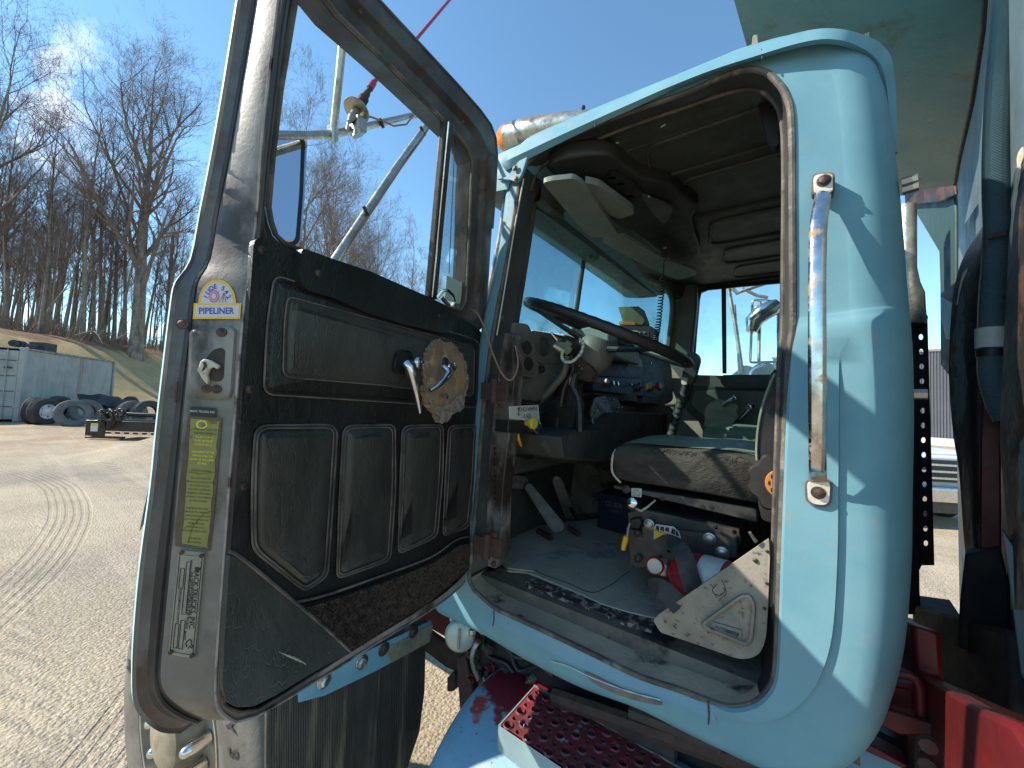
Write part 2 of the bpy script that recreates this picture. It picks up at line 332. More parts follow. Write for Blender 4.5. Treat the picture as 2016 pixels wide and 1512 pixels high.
M['hubsteel'] = mat('dusty hub', (0.34, 0.30, 0.22), (0.22, 0.18, 0.12), sc1=14, rough=0.7, metal=0.2)
M['rust'] = mat('rusty steel', (0.085, 0.045, 0.032), (0.05, 0.032, 0.026), sc1=30, rough=0.8, bump=0.4)
M['bolt'] = mat('brown bolt', (0.11, 0.075, 0.055), (0.06, 0.042, 0.035), sc1=60, rough=0.5, metal=0.6, bump=0.3)
M['silver'] = mat('silver screw', (0.36, 0.34, 0.30), rough=0.35, metal=0.8)
M['hose'] = mat('blue ribbed hose', (0.10, 0.17, 0.20), (0.13, 0.20, 0.23), sc1=6, rough=0.35)
M['white'] = mat('white label', (0.62, 0.60, 0.54), (0.52, 0.50, 0.45), sc1=30, rough=0.6)
M['yellowlab'] = mat('aged yellow green label', (0.26, 0.235, 0.06), (0.19, 0.185, 0.05), sc1=12, rough=0.4, c3=(0.14, 0.09, 0.02), sc3=24, th3=0.62, soft3=0.03)
M['labbrown'] = mat('glue stain', (0.07, 0.045, 0.025), (0.10, 0.07, 0.04), sc1=30, rough=0.5)
M['labtxt'] = flat('label print', (0.075, 0.08, 0.02))
M['yellowtxt'] = flat('yellow print', (0.75, 0.62, 0.08))
M['yel'] = flat('sticker yellow', (0.85, 0.50, 0.02))
M['navy'] = flat('sticker blue', (0.02, 0.06, 0.36))
M['stwhite'] = flat('sticker white', (0.62, 0.55, 0.56))
M['stpink'] = flat('sticker pink', (0.50, 0.16, 0.28))
M['plate'] = mat('stamped alloy plate', (0.62, 0.56, 0.46), (0.52, 0.47, 0.39), sc1=40, rough=0.5, metal=0.1)
M['ink'] = flat('black ink', (0.012, 0.012, 0.012))
M['latch'] = mat('pale latch metal', (0.62, 0.55, 0.42), (0.5, 0.44, 0.34), sc1=60, rough=0.5)
M['amber'] = mat('amber lens', (0.80, 0.22, 0.01), rough=0.2, coat=0.6)
M['antenna'] = mat('red antenna', (0.35, 0.03, 0.06), rough=0.4)
M['mirror'] = flat('mirror glass', (0.85, 0.87, 0.9), rough=0.02, metal=1)
M['yknob'] = flat('yellow knob', (0.62, 0.48, 0.06), rough=0.4)
M['rknob'] = flat('red knob', (0.45, 0.03, 0.03), rough=0.35)
M['ylever'] = flat('yellow lever', (0.85, 0.42, 0.02), rough=0.35)
M['orange'] = flat('orange dial', (0.50, 0.19, 0.04), rough=0.45)
M['cream'] = flat('cream', (0.55, 0.50, 0.38), rough=0.6)
M['copper'] = flat('tan wire', (0.30, 0.17, 0.10), rough=0.5)
M['strap'] = mat('rubber strap', (0.03, 0.03, 0.03), (0.07, 0.065, 0.055), sc1=12, rough=0.8, bump=0.2)
M['navybox'] = mat('navy box', (0.007, 0.010, 0.025), rough=0.5)
M['cloth'] = mat('green towel', (0.55, 0.60, 0.42), (0.45, 0.50, 0.34), sc1=20, rough=0.9, bump=0.6)
M['glass'] = glass('window glass', (0.90, 0.96, 0.97), 0.03, dirt=0.10)
M['wind'] = glass('windshield glass', (0.70, 0.86, 0.88), 0.015, dirt=0.06)
M['tint'] = glass('shade band glass', (0.16, 0.36, 0.36), 0.02)
M['groove'] = mat('dark worn groove', (0.02, 0.018, 0.017), (0.035, 0.03, 0.027), sc1=9, rough=0.5, c3=(0.12, 0.085, 0.07), sc3=7, th3=0.58, soft3=0.10, st3=(1, 1, .4), bump=0.15)
M['console'] = mat('overhead console', (0.022, 0.022, 0.019), (0.035, 0.035, 0.03), sc1=9, rough=0.6, bump=0.1, bsc=160)
M['shade_teal'] = mat('painted shade teal', (0.035, 0.075, 0.075), (0.045, 0.09, 0.085), sc1=8, rough=0.6)  # dark teal with shade painted in, for visor underside and gusset web
# ================================================================== TRUCK
truck = root('dump_truck', 'pale blue dump truck with its dark padded driver door swung wide open', 'dump truck')
def tp(name, label=None):
    o = empty(name); o.parent = truck
    if label: o['label'] = label
    return o
# ---- door planes: H hinge point, dd along the door, nd inner normal
H = V((-0.735, 0.83, 0)); dd = V((0.2226, -0.9757, 0)).normalized(); nd = V((0.9757, 0.2226, 0)).normalized()
ZB, KT = 1.87, 0.2
def D(px, py, o=0):
    p = hit(px, py, H+nd*o, nd)
    if p.z > ZB:
        n2 = (nd - V((0, 0, KT))).normalized() if False else (nd*1.0 - V((0, 0, 1))*KT)
        P0 = H+nd*o+V((0, 0, ZB)); p2 = hit(px, py, P0, n2)
        if p2.z > ZB: return p2
        p.z = max(p.z, ZB)
    return p
D.n = nd
DZ = V((0, 0, 1))
door = tp('door', 'dark padded driver door swung wide open')
# jamb stations: y, skin, lip, groove, face start, face end, flange
ST = [(-150, 491, 500, 518, 528, 570, 580), (0, 467, 475, 495, 506, 548, 557), (175, 439, 447, 466, 477, 527, 538), (300, 417, 425, 444, 456, 514, 524), (417, 394, 402, 421, 433, 506, 514),
      (511, 375, 384, 405, 416, 494, 503), (554, 346, 356, 381, 393, 488, 497), (600, 336, 345, 371, 386, 481, 490), (743, 319, 327, 352, 368, 468, 479), (850, 307, 315, 340, 358, 460, 470), (960, 296, 304, 327, 349, 451, 461),
      (1115, 275, 284, 307, 335, 440, 450), (1250, 263, 272, 294, 322, 430, 440), (1330, 260, 268, 290, 316, 425, 434)]
OFF = [-0.075, -0.074, -0.066, -0.050, -0.008, -0.002]
rings = [[], [], [], [], [], []]
for s in ST:
    for k in range(6): rings[k].append((s[k+1], s[0]))
cor = [[(263, 1385), (272, 1380), (296, 1372), (324, 1362), (425, 1372), (434, 1364)],
       [(283, 1418), (289, 1410), (310, 1396), (342, 1382), (430, 1394), (440, 1385)],
       [(317, 1442), (320, 1432), (338, 1414), (370, 1402), (442, 1408), (452, 1394)],
       [(356, 1444), (358, 1434), (372, 1424), (400, 1416), (462, 1420), (470, 1400)]]
for c in cor:
    for k in range(6): rings[k].append(c[k])
fe_b = [(500, 1411), (549, 1384), (627, 1337), (743, 1264), (859, 1193), (921, 1138), (941, 1092)]
fl_b = [(505, 1396), (545, 1372), (622, 1324), (738, 1251), (852, 1182), (914, 1128), (934, 1082)]
R3 = [[D(x, y, OFF[k]) for (x, y) in catmull(rings[k], 3)] for k in range(6)]
fb3 = [D(x, y, OFF[4]) for x, y in catmull(fe_b, 3)]; lb3 = [D(x, y, OFF[5]) for x, y in catmull(fl_b, 3)]
for k in range(4): R3[k] += [p + nd*(OFF[k]-OFF[4]) + V((0, 0, 0.004*k)) for p in fb3]
R3[4] += fb3; R3[5] += lb3
m = MB(); m.grid(R3, 0)
# outer skin: sheet from the skin ring towards the hinge side
m2 = MB()
sk = R3[0]; inn = [p - nd*0.012 - dd*0.02 for p in sk]
m2.grid([sk, [p - nd*0.010 - dd*0.003 for p in sk]], 0)
# outer face of the lower door as one polygon
low = [p for p in sk if p.z < ZB+0.01]
poly = [p - nd*0.010 - dd*0.003 for p in low]
hz = low[-1]
poly += [V((hz.x, hz.y, 1.5)) - nd*0.01, V((hz.x, hz.y, ZB)) - nd*0.01]
m2.poly(poly, 0)
up3 = [p - nd*0.010 for p in sk if p.z > ZB-0.02]
NC = len(R3[0])
for q in range(len(m.f)):
    if q//(NC-1) == 2: m.m[q] = 1
    if q//(NC-1) == 1: m.m[q] = 2
frame_o = m.build('door_jamb', [M['jamb'], M['groove'], M['jamb_dk']], door, smooth=60)
MB().tube([p+nd*.001 for p in R3[4]], .0026, 6).build('jamb_ridge', mat('worn ridge', (.34, .29, .27), (.22, .18, .17), sc1=30, rough=.4, metal=.2, c3=(.06, .03, .028), sc3=18, th3=.58), door)
MB().tube([p+nd*.002 for p in R3[5]], .0024, 6).build('panel_gap', M['groove'], door)
MB().tube([p.lerp(q_, .5)+nd*.002 for p, q_ in zip(R3[2], R3[3])], .003, 6).build('groove_edge', M['groove'], door)
m2.build('outer_skin', M['skin'], door, smooth=30)
# window frame band
W = [((512, 500), (550, 461)), ((505, 455), (541, 435)), ((510, 417), (536, 405)), ((524, 300), (545, 300)), ((538, 175), (560, 175)), ((557, 0), (589, 0)), ((566, -80), (603, -55)),
     ((590, -150), (612, -50)), ((650, -118), (626, -35)), ((700, -55), (645, -10)), ((743, 0), (671, 25)), ((821, 83), (771, 122)), ((904, 172), (854, 208)), ((945, 218), (890, 247)), ((966, 247), (912, 270)), ((975, 272), (927, 290)), ((978, 305), (936, 318)),
     ((974, 380), (932, 375)), ((969, 450), (930, 440)), ((959, 609), (924, 560)), ((957, 640), (921, 593)), ((945, 650), (912, 610)), ((900, 640), (880, 603)), ((850, 615), (845, 588)), ((730, 570), (729, 538)), ((600, 520), (595, 490)), ((560, 510), (566, 477))]
A = [D(a[0], a[1], -0.004) for a, b in W]; B = [D(b[0], b[1], -0.004) for a, b in W]
m = MB()
mid = [(A[i]*0.55+B[i]*0.45) for i in range(len(A))]
md2 = [(A[i]*0.42+B[i]*0.58) for i in range(len(A))]
m.grid([A, mid], 0, cv=True)
m.grid([mid, [p - nd*0.012 for p in md2]], 0, cv=True)
m.grid([[p - nd*0.012 for p in md2], [p - nd*0.014 for p in B]], 0, cv=True)
m.grid([[p - nd*0.014 for p in B], [p - nd*0.055 for p in B]], 0, cv=True)
m.grid([[p - nd*0.055 for p in B], [p - nd*0.06 for p in A]], 0, cv=True)
m.grid([[p - nd*0.06 for p in A], A], 0, cv=True)
m.build('window_frame', M['jamb_dk'], door, smooth=50, bev=0.003)
# rubber bead lining the window opening
bead = [p - nd*0.008 for p in B]
MB().tube(bead, 0.0042, 6, closed=True).build('window_seal', M['rubber'], door)
MB().tube([D(a, b, -0.002) for a, b in [(570, -60), (545, 100), (530, 240), (522, 330), (513, 440), (520, 480)]], 0.003, 6).build('glass_channel', M['black'], door)
# top bar outer ridge
MB().tube([D(a[0], a[1], -0.006) for a, b in W[8:19]], 0.0045, 6).build('frame_ridge', M['jamb_dk'], door)
# vent window
slab('vent_divider', D, [(877, 232), (893, 243), (861, 590), (845, 583)], -0.006, 0.014, M['blackmetal'], door, bev=0.002)
MB().tube([D(883, 240, -0.003), D(851, 585, -0.003)], 0.0022, 6).build('divider_trim', M['chrome'], door)
slab('vent_glass', D, [(893, 262), (918, 281), (932, 305), (928, 508), (921, 596), (908, 608), (880, 602), (860, 592)], -0.03, 0.004, M['glass'], door)
MB().tube([D(896, 262, -0.028), D(884, 540, -0.028)], 0.0012, 5).build('glass_edge', M['black'], door)
slab('frosted_patch', D, [(880, 542), (910, 556), (909, 600), (876, 590)], -0.027, 0.001, flat('milky tape', (0.42, 0.55, 0.48)), door)
m = MB(); P = D(866, 583, 0.0)
m.tube([D(866, 583, -0.01), D(866, 583, 0.016)], 0.006, 10)
m.tube([D(862, 585, 0.012), D(872, 572, 0.022), D(882, 572, 0.028), D(892, 581, 0.03), D(896, 593, 0.028)], [0.004, 0.0045, 0.004, 0.0035, 0.002], 8)
m.build('vent_latch', M['chrome'], door)
MB().tube([D(870, 586, 0.008), D(884, 602, 0.006)], 0.005, 8).build('latch_base', M['silver'], door)
# ---- inner trim panel
PB = [(500, 470), (520, 466), (560, 484), (600, 503), (880, 612), (935, 640), (955, 662), (957, 700), (953, 830), (947, 960), (938, 1075), (914, 1122), (852, 1176), (738, 1246), (690, 1277), (622, 1318), (545, 1366), (500, 1390), (465, 1392), (443, 1380), (436, 1350), (441, 1250), (451, 1115), (463, 960), (472, 850), (480, 743), (491, 600)]
pb = rounded(PB, [14, 10, 5, 5, 10, 16, 16, 5, 5, 5, 12, 10, 5, 5, 5, 5, 8, 14, 16, 16, 8, 5, 5, 5, 5, 5, 5], 2)
slab('trim_panel', D, pb, 0.004, 0.010, M['vinyl'], door, bev=0.003)
def pad(name, pts, rc, base, hgt, inset, matl, parent, crown=True):
    p = rounded(pts, rc, 5)
    lv = [(0, base), (inset*0.25, base+hgt*0.75), (inset*0.6, base+hgt*1.0), (inset*.95, base+hgt*.75), (inset*1.5, base+hgt*1.1), (inset*2.2, base+hgt*1.5)]
    if crown: lv += [(inset*3.2, base+hgt*1.8)]
    rows = []
    q = p
    for d, h in lv:
        q = offs(p, d); rows.append([D(x, y, h) for x, y in q])
    mb = MB(); mb.grid(rows, 0, cv=True); mb.poly(rows[-1], 0)
    return mb.build(name, matl, parent, smooth=70)
def seam(name, pts, rc, off, r, matl, parent, closed=True, n=5):
    p = rounded(pts, rc, n) if closed else catmull(pts, 4)
    return MB().tube([D(x, y, off) for x, y in p], r, 6, closed=closed).build(name, matl, parent)
pads = [[(503, 838), (654, 836), (664, 850), (655, 1000), (645, 1135), (600, 1164), (497, 1082), (496, 960)],
        [(676, 838), (778, 836), (779, 960), (769, 1103), (663, 1140), (668, 980)],
        [(792, 838), (873, 836), (872, 930), (861, 1056), (784, 1091), (787, 960)],
        [(883, 838), (939, 836), (936, 940), (925, 1036), (872, 1057), (877, 930)]]
rcs = [[26, 16, 8, 30, 16, 14, 20, 40], [20, 14, 20, 16, 16, 20], [18, 12, 20, 14, 14, 20], [14, 10, 14, 12, 12, 14]]
for p, rc in zip(pads, rcs):
    o = pad('quilted_pad', p, rc, 0.004, 0.007, 8, M['vinyl_pad'], door)
    seam('seam', p, rc, 0.0075, 0.0017, M['seam'], door)
    seam('seam', offs(p, 7), rc, 0.0118, 0.0013, M['seam'], door)
up_o = [(540, 541), (880, 651), (945, 671), (942, 803), (722, 789), (519, 776), (526, 640)]
up_i = [(566, 583), (829, 654), (934, 684), (932, 781), (900, 778), (760, 759), (557, 742), (560, 640)]
pad('quilted_pad', up_o, [22, 8, 18, 14, 8, 22, 10], 0.004, 0.004, 7, M['vinyl'], door, crown=False)
pad('quilted_pad', up_i, [16, 6, 10, 10, 6, 6, 18, 8], 0.008, 0.006, 7, M['vinyl_pad'], door)
seam('seam', up_o, [22, 8, 18, 14, 8, 22, 10], 0.0065, 0.0015, M['seam'], door)
seam('seam', offs(up_o, 7), [22, 8, 18, 14, 8, 22, 10], 0.009, 0.0010, M['vinyl'], door)
seam('seam', up_i, [16, 6, 10, 10, 6, 6, 18, 8], 0.0125, 0.0012, M['seam'], door)
# lower left triangle, welts and carpet
slab('kick_panel', D, rounded([(452, 1092), (470, 1098), (560, 1172), (684, 1278), (690, 1283), (620, 1322), (545, 1368), (500, 1391), (465, 1393), (444, 1380), (438, 1350), (442, 1250)], 8, 2), 0.0075, 0.01, M['vinyl_pad'], door, bev=0.002)
seam('welt', [(452, 1086), (475, 1098), (560, 1168), (640, 1236), (690, 1283)], 0, 0.009, 0.0026, M['seam'], door, closed=False)
seam('welt', [(578, 1186), (640, 1172), (760, 1130), (850, 1096), (900, 1062), (944, 1054)], 0, 0.008, 0.0022, M['seam'], door, closed=False)
seam('welt', [(590, 1193), (660, 1176), (765, 1140), (855, 1104), (905, 1070), (940, 1064)], 0, 0.008, 0.0015, M['vinyl'], door, closed=False)
# carpet with pile: many small tufts on a slab
CP = [(598, 1198), (660, 1180), (765, 1144), (855, 1108), (905, 1074), (937, 1068), (935, 1085), (918, 1124), (852, 1180), (738, 1251), (694, 1279)]
slab('carpet_strip', D, CP, 0.0085, 0.008, M['carpet'], door)
def inside(x, y, P):
    c = False; n = len(P)
    for i in range(n):
        x1, y1 = P[i]; x2, y2 = P[i-1]
        if (y1 > y) != (y2 > y) and x < (x2-x1)*(y-y1)/(y2-y1)+x1: c = not c
    return c
rnd = random.Random(3); tv, tf = [], []
while len(tf) < 5200:
    x = rnd.uniform(596, 938); y = rnd.uniform(1066, 1282)
    if inside(x, y, CP):
        p = D(x, y, 0.0080); a = rnd.uniform(0, 6.28); r_ = rnd.uniform(0.0008, 0.0018); h_ = rnd.uniform(0.002, 0.0055)
        q = p+nd*h_+dd*rnd.uniform(-.003, .003)+DZ*rnd.uniform(-.004, .001); e = dd*math.cos(a)*r_+DZ*math.sin(a)*r_; g = dd*-math.sin(a)*r_+DZ*math.cos(a)*r_
        b = len(tv); tv += [p-e, p+e, q+e*.5, q-e*.5, p-g, p+g, q+g*.5, q-g*.5]; tf += [[b, b+1, b+2, b+3], [b+4, b+5, b+6, b+7]]
o = MB().add(tv, tf).build('carpet_pile', M['carpet'], door, smooth=0); tag(o, kind='stuff')
# belt roll
BR = [(594, 487), (660, 511), (729, 534), (843, 584), (880, 602), (883, 650), (876, 657), (800, 640), (729, 618), (660, 588), (604, 570), (591, 556)]
slab('belt_pad', D, rounded(BR, [10, 4, 4, 4, 6, 8, 8, 6, 6, 6, 10, 10], 2), 0.020, 0.022, M['vinyl'], door, bev=0.006, seg=3)
# peeled patch
pk = [(846, 680), (858, 671), (874, 671), (892, 680), (905, 690), (915, 705), (917, 722), (920, 740), (919, 765), (914, 790), (906, 806), (890, 815), (870, 832), (862, 818), (848, 800), (840, 780), (836, 760), (833, 735), (835, 710), (840, 694)]
rnd = random.Random(17); pkr = [(x+rnd.uniform(-2.6, 2.6), y+rnd.uniform(-3, 3)) for x, y in catmull(pk, 4, True)]
slab('bare_patch', D, pkr, 0.0245, 0.018, M['brown'], door)
rim_ = catmull(pkr, 2, True); rnd = random.Random(5)
MB().tube([D(x+rnd.uniform(-1.6, 1.6), y+rnd.uniform(-1.6, 1.6), 0.025+rnd.uniform(0, .003)) for x, y in rim_], [rnd.uniform(.0008, .0026)*(1.7 if 860 < x and y > 720 else 1) for x, y in rim_], 6, closed=True).build('torn_edge', M['torn'], door)
slab('torn_flap', D, [(862, 800), (885, 796), (905, 775), (915, 780), (910, 805), (888, 818), (870, 832)], 0.0275, 0.002, M['torn'], door)
# lever handle with torn hole
rp = [(781, 700), (790, 690), (806, 692), (812, 706), (808, 722), (790, 736), (777, 726)]
slab('torn_hole', D, catmull([(x+rnd.uniform(-2, 2), y+rnd.uniform(-2, 2)) for x, y in rp], 3, True), 0.0245, 0.012, flat('hole black', (0.01, 0.01, 0.01)), door)
MB().tube([D(x, y, 0.025+rnd.uniform(0, .003)) for x, y in catmull(rp, 4, True)], 0.0018, 5, closed=True).build('torn_rim', M['vinyl'], door)
m = MB(); m.lathe(D(800, 714, 0.012), nd, [(0, .008), (.016, .008), (.020, .013), (.032, .0135), (.037, .010), (.038, .0)], 20)
m.tube([D(799, 716, .038), D(806, 722, .046), D(812, 745, .048), D(819, 772, .047), D(824, 795, .045), D(827, 812, .043)], [.010, .0115, .0085, .0072, .0062, .0045], 12)
m.build('door_handle', M['chrome'], door, smooth=60)
m = MB(); m.lathe(D(872, 722, 0.008), nd, [(0, .010), (.012, .010), (.012, .007), (.015, .010), (.018, .007), (.021, .010), (.024, .007), (.027, .010), (.034, .010), (.036, 0)], 18)
m.tube([D(872, 722, .038), D(880, 728, .048), D(883, 736, .052), D(872, 750, .052), D(858, 762, .050), D(847, 769, .046)], [.007, .0085, .0095, .0075, .006, .0035], 12)
m.build('window_crank', M['chrome'], door, smooth=60)
MB().ball(D(875, 714, .024), .014, seg=12, sc_=(.5, 1, 1)).build('crank_washer', M['black'], door)
MB().lathe(D(860, 779, .016), nd, [(0, .003), (.012, .0035), (.02, .0062), (.03, .006), (.033, 0)], 14).build('loose_stud', M['chrome'], door)
# screws
def screw(x, y, r, off, matl, par, fn=D, nrm=None, slot=True, name='screw', ring=True):
    nn = nrm or nd; c = fn(x, y, off); mb = MB()
    if ring: mb.lathe(c, nn, [(0, r*1.5), (r*.25, r*1.4), (r*.35, r*.9)], 14, 0, cap=False)
    mb.lathe(c, nn, [(0, r), (r*.35, r), (r*.6, r*.75), (r*.68, 0)], 14, 0)
    if slot:
        a = nn.orthogonal().normalized(); b = nn.cross(a)
        mb.box(c+nn*r*.66-a*r*.5-b*r*.08, a*r, b*r*.16, nn*r*.06, 1); mb.box(c+nn*r*.66-b*r*.5-a*r*.08, a*r*.16, b*r, nn*r*.06, 1)
    return mb.build(name, [matl, M['ink']], par)
for x, y in [(516, 493), (627, 538), (492, 766), (480, 958), (865, 622), (950, 885), (460, 1138), (446, 1372), (938, 900), (937, 1000), (934, 1088)]:
    screw(x, y, .0042 if x < 900 else .0032, .0045 if (x, y) not in ((627, 538), (865, 622)) else .021, M['bolt'], door)
screw(919, 877, .003, .0045, M['cream'], door, ring=False, slot=False)
for x, y in [(711, 25), (912, 240), (957, 372), (943, 573), (886, 237)]: screw(x, y, .0030, -.001, M['bolt'], door)
m = MB()
for k in range(4):
    p = [(548+k*10, 1283+k*3), (575+k*9, 1296+k*4)]; m.tube([D(*p[0], .0085), D(*p[1], .0085)], [.0003, .0007], 4)
m.build('scratches', M['cream'], door)
# ---- jamb face surface
def jrow(y):
    for i in range(len(ST)-1):
        if ST[i][0] <= y <= ST[i+1][0]:
            t = (y-ST[i][0])/(ST[i+1][0]-ST[i][0]); return ST[i][4]*(1-t)+ST[i+1][4]*t, ST[i][5]*(1-t)+ST[i+1][5]*t
    s = ST[0] if y < 0 else ST[-1]; return s[4], s[5]
def J(px, py, o=0):
    a, b = jrow(py); A_, B_ = D(a, py, OFF[3]), D(b, py, OFF[4])
    k = (px-CX)/F; g = lambda P: (P-EYE).dot(rt)-k*(P-EYE).dot(fw)
    ga, gb = g(A_), g(B_); s = ga/(ga-gb); P_ = A_+(B_-A_)*s
    n = (B_-A_).cross(DZ).normalized()
    if n.dot(EYE-P_) < 0: n = -n
    if o:
        d = ray(px, py).normalized(); P_ = P_ - d*(o/abs(d.dot(n)))
    return P_
def jn(x, y):
    a, b, c = J(x, y), J(x+6, y), J(x, y+6); n = (b-a).cross(c-a).normalized(); return n if n.dot(EYE-a) > 0 else -n
def jsheet(name, pts, o, th, matl, par, **k):
    top = T(J, pts, o); cx = sum(p[0] for p in pts)/len(pts); cy = sum(p[1] for p in pts)/len(pts)
    return MB().prism(top, -jn(cx, cy)*th).build(name, matl, par, **k)
# lock recess
LR = rounded([(372, 652), (384, 644), (452, 641), (466, 648), (463, 700), (458, 775), (452, 787), (392, 787), (373, 775), (370, 740)], 8, 3)
mb = MB(); r1 = T(J, LR, .0015); r2 = T(J, offs(LR, 5), .0052); mb.grid([r1, r2], cv=True); mb.poly(r2); mb.build('lock_plate', M['jamb'], door, smooth=50)
hole = rounded([(405, 705), (420, 688), (437, 684), (443, 690), (440, 745), (432, 752), (418, 750), (404, 735)], 6, 3)
jsheet('lock_hole', hole, .0058, .003, mat('rusty recess', (0.035, 0.022, 0.016), (0.06, 0.045, 0.035), sc1=60, rough=0.8), door)
lat = [(401, 706), (414, 709), (432, 719), (427, 727), (419, 722), (411, 727), (408, 738), (410, 750), (407, 757), (396, 744), (391, 733), (390, 722), (394, 711)]
jsheet('latch', lat, .013, .007, M['latch'], door, bev=.0015)
mb = MB(); mb.tube(T(J, [(402, 713), (404, 720), (401, 727), (395, 733)], .0145), .0018, 6); mb.build('latch_slot', M['rust'], door)
MB().tube([J(398, 728, .008), J(398, 728, .016)], .005, 12).build('latch_pivot', M['latch'], door)
for x, y, r in [(436, 654, .0042), (406, 765, .0038), (426, 766, .004)]: screw(x, y, r, .006, M['bolt'], door, fn=J, nrm=jn(x, y))
screw(359, 638, .0048, -.004, M['bolt'], door, fn=lambda a, b, o: D(a, b, -.055+.004), nrm=jn(400, 638), slot=False)
jsheet('jamb_slot', [(373, 742), (375, 752), (348, 792), (346, 786)] and [(346, 752), (350, 751), (347, 793), (343, 793)], .002, .002, M['rust'], door)
# stickers
s1 = empty('pipeliner_sticker'); s1.parent = door
def js(mb, pts, o, mi): return mb.poly(T(J, pts, o), mi)
mb = MB(); arcc = lambda cx, cy, rx, ry, a0, a1, n: [(cx+rx*math.cos(math.radians(a0+(a1-a0)*i/n)), cy-ry*math.sin(math.radians(a0+(a1-a0)*i/n))) for i in range(n+1)]
js(mb, arcc(427.5, 597, 37, 47, 0, 180, 20), .0018, 0); js(mb, arcc(427.5, 597, 32, 42, 0, 180, 20), .0021, 1)
js(mb, [(381.5, 597), (475, 597), (472.5, 628), (379.5, 628)], .0022, 0); js(mb, [(385.5, 600.5), (471, 600.5), (469, 624), (384, 624)], .0025, 1)
O, U, Wv = fr(J, 426, 612.5, 0, .0028); mb.text('PIPELINER', O, U, Wv, 17.5, 2, bold=.02, squash=.90)
txt = 'IUOE 542'; 
for i, ch in enumerate(txt):
    a = 158 - i*(136/7.0) if ch != ' ' else 0
    if ch == ' ': continue
    cx_, cy_ = 427.5+24*math.cos(math.radians(a)), 597-33*math.sin(math.radians(a)); O, U, Wv = fr(J, cx_, cy_, (90-a)*.9, .0025); mb.text(ch, O, U, Wv, 12.5, 2, bold=.02)
for r_, mi in [(10.5, 3), (8, 1), (7, 3), (4.5, 1)]: js(mb, arcc(421, 583, r_, r_*1.2, 0, 360, 20)[:-1], .0026+(11-r_)*.00006, mi)
for a, b in [((441, 576), (431, 596)), ((441, 576), (438, 596)), ((441, 576), (445, 596))]: mb.tube([J(a[0], a[1], .0027), J(b[0], b[1], .0027)], .0003, 4, 4)
mb.build('print', [M['yel'], M['stwhite'], M['navy'], M['stpink'], M['brown']], door, smooth=0).name = 'union_sticker'
bpy.data.objects.remove(s1)
mb = MB(); js(mb, rounded([(375, 800), (425, 803), (425, 823), (374, 819)], 3, 2), .0026, 0); O, U, Wv = fr(J, 399, 810.5, 3, .003); mb.text('MACK TRUCKS, INC.', O, U, Wv, 5.4, 1, bold=.02); mb.build('maker_tag', [M['ink'], M['white']], door, smooth=0)
mb = MB(); js(mb, rounded([(371, 817), (437, 822), (426, 960), (413, 1086), (344, 1075), (352, 960)], 4, 2), .0018, 0)
rnd = random.Random(9); L_ = [(375, 824), (432, 829)] + [(433-(y-829)*.09+rnd.uniform(-3.5, 0), y) for y in range(850, 1080, 14)] + [(410, 1079), (358, 1070)] + [(357+(1070-y)*.075+rnd.uniform(0, 2.5), y) for y in range(1055, 835, -16)]
js(mb, L_, .0022, 1)
lines = ['WARRANTY ON THE', 'THIS VEHICLE IS NOT', 'A-L-MC 2 198-10', 'SL-MC 40 520-001', 'LT-PE 40 430-12', '', 'FOR SAFETY OF THE', 'VEHICLE AND THE', 'WORK OF THE LISTED', 'DETAILS.', '', 'THIS BODY CONFORMS', '', 'THIS IS THE CHASSIS-CAB', 'PORTION MOTOR VEHICLE SAFETY', 'TITLE WHICH WERE REQ.', 'FULLY BUILT. CERTIFIED BY', 'INCOMPLETE VEHICLE MANU-', 'FACTURER BY THE INTERMEDIATE', 'OR FINAL STAGE MFR.', '', 'MODIFIED BY FINAL STAGE', 'IMPACTING THE VEHICLE HAS', 'A COMPLETED IN ACCORDANCE', 'WITH THOSE INSTRUCTIONS', 'WHERE APPLICABLE', 'IT CONFORMS TO ALL', 'STANDARDS THEN IN EFFECT', '', 'MAINTAIN THE', 'LABEL ON DOOR']
for i, t_ in enumerate(lines):
    if not t_: continue
    y = 846+i*7.4; x = 404-(y-846)*.098; big = i < 11
    O, U, Wv = fr(J, x, y, 4, .0026); mb.text(t_, O, U, Wv, 5.6 if big else 4.6, 2 if not (2 <= i <= 9) else 3, squash=.86 if big else .78, bold=.012)
for r_, mi in [(11, 3), (8, 1)]: js(mb, arcc(397, 836, r_, r_*.8, 0, 360, 16)[:-1], .0024+(11-r_)*.0001, mi)
for cr in [[(374, 930), (395, 933), (425, 930)], [(362, 1040), (385, 1030), (402, 1010), (424, 1004)], [(370, 1068), (378, 1040), (390, 1022)]]: mb.tube([J(x, y, .0026) for x, y in cr], .0003, 4, 2)
mb.build('warning_label', [M['labbrown'], M['yellowlab'], M['labtxt'], M['yellowtxt']], door, smooth=0)
mb = MB(); js(mb, [(352, 1083), (402, 1088), (382, 1297), (331, 1288)], .003, 0); mb.prism(T(J, [(352, 1083), (402, 1088), (382, 1297), (331, 1288)], .003), -jn(370, 1180)*.002, 0)
def pl(u, v): # u across 0..1, v down 0..1
    a = (352+(331-352)*v, 1083+(1288-1083)*v); b = (402+(382-402)*v, 1088+(1297-1088)*v); return (a[0]+(b[0]-a[0])*u, a[1]+(b[1]-a[1])*u)
def box_o(u0, v0, u1, v1): mb.tube([J(*pl(u, v), .0033) for u, v in [(u0, v0), (u1, v0), (u1, v1), (u0, v1)]], .0004, 4, 1, closed=True)
box_o(.06, .04, .94, .97); box_o(.14, .17, .30, .36); box_o(.36, .10, .52, .60); box_o(.16, .70, .30, .93); box_o(.36, .66, .52, .93)
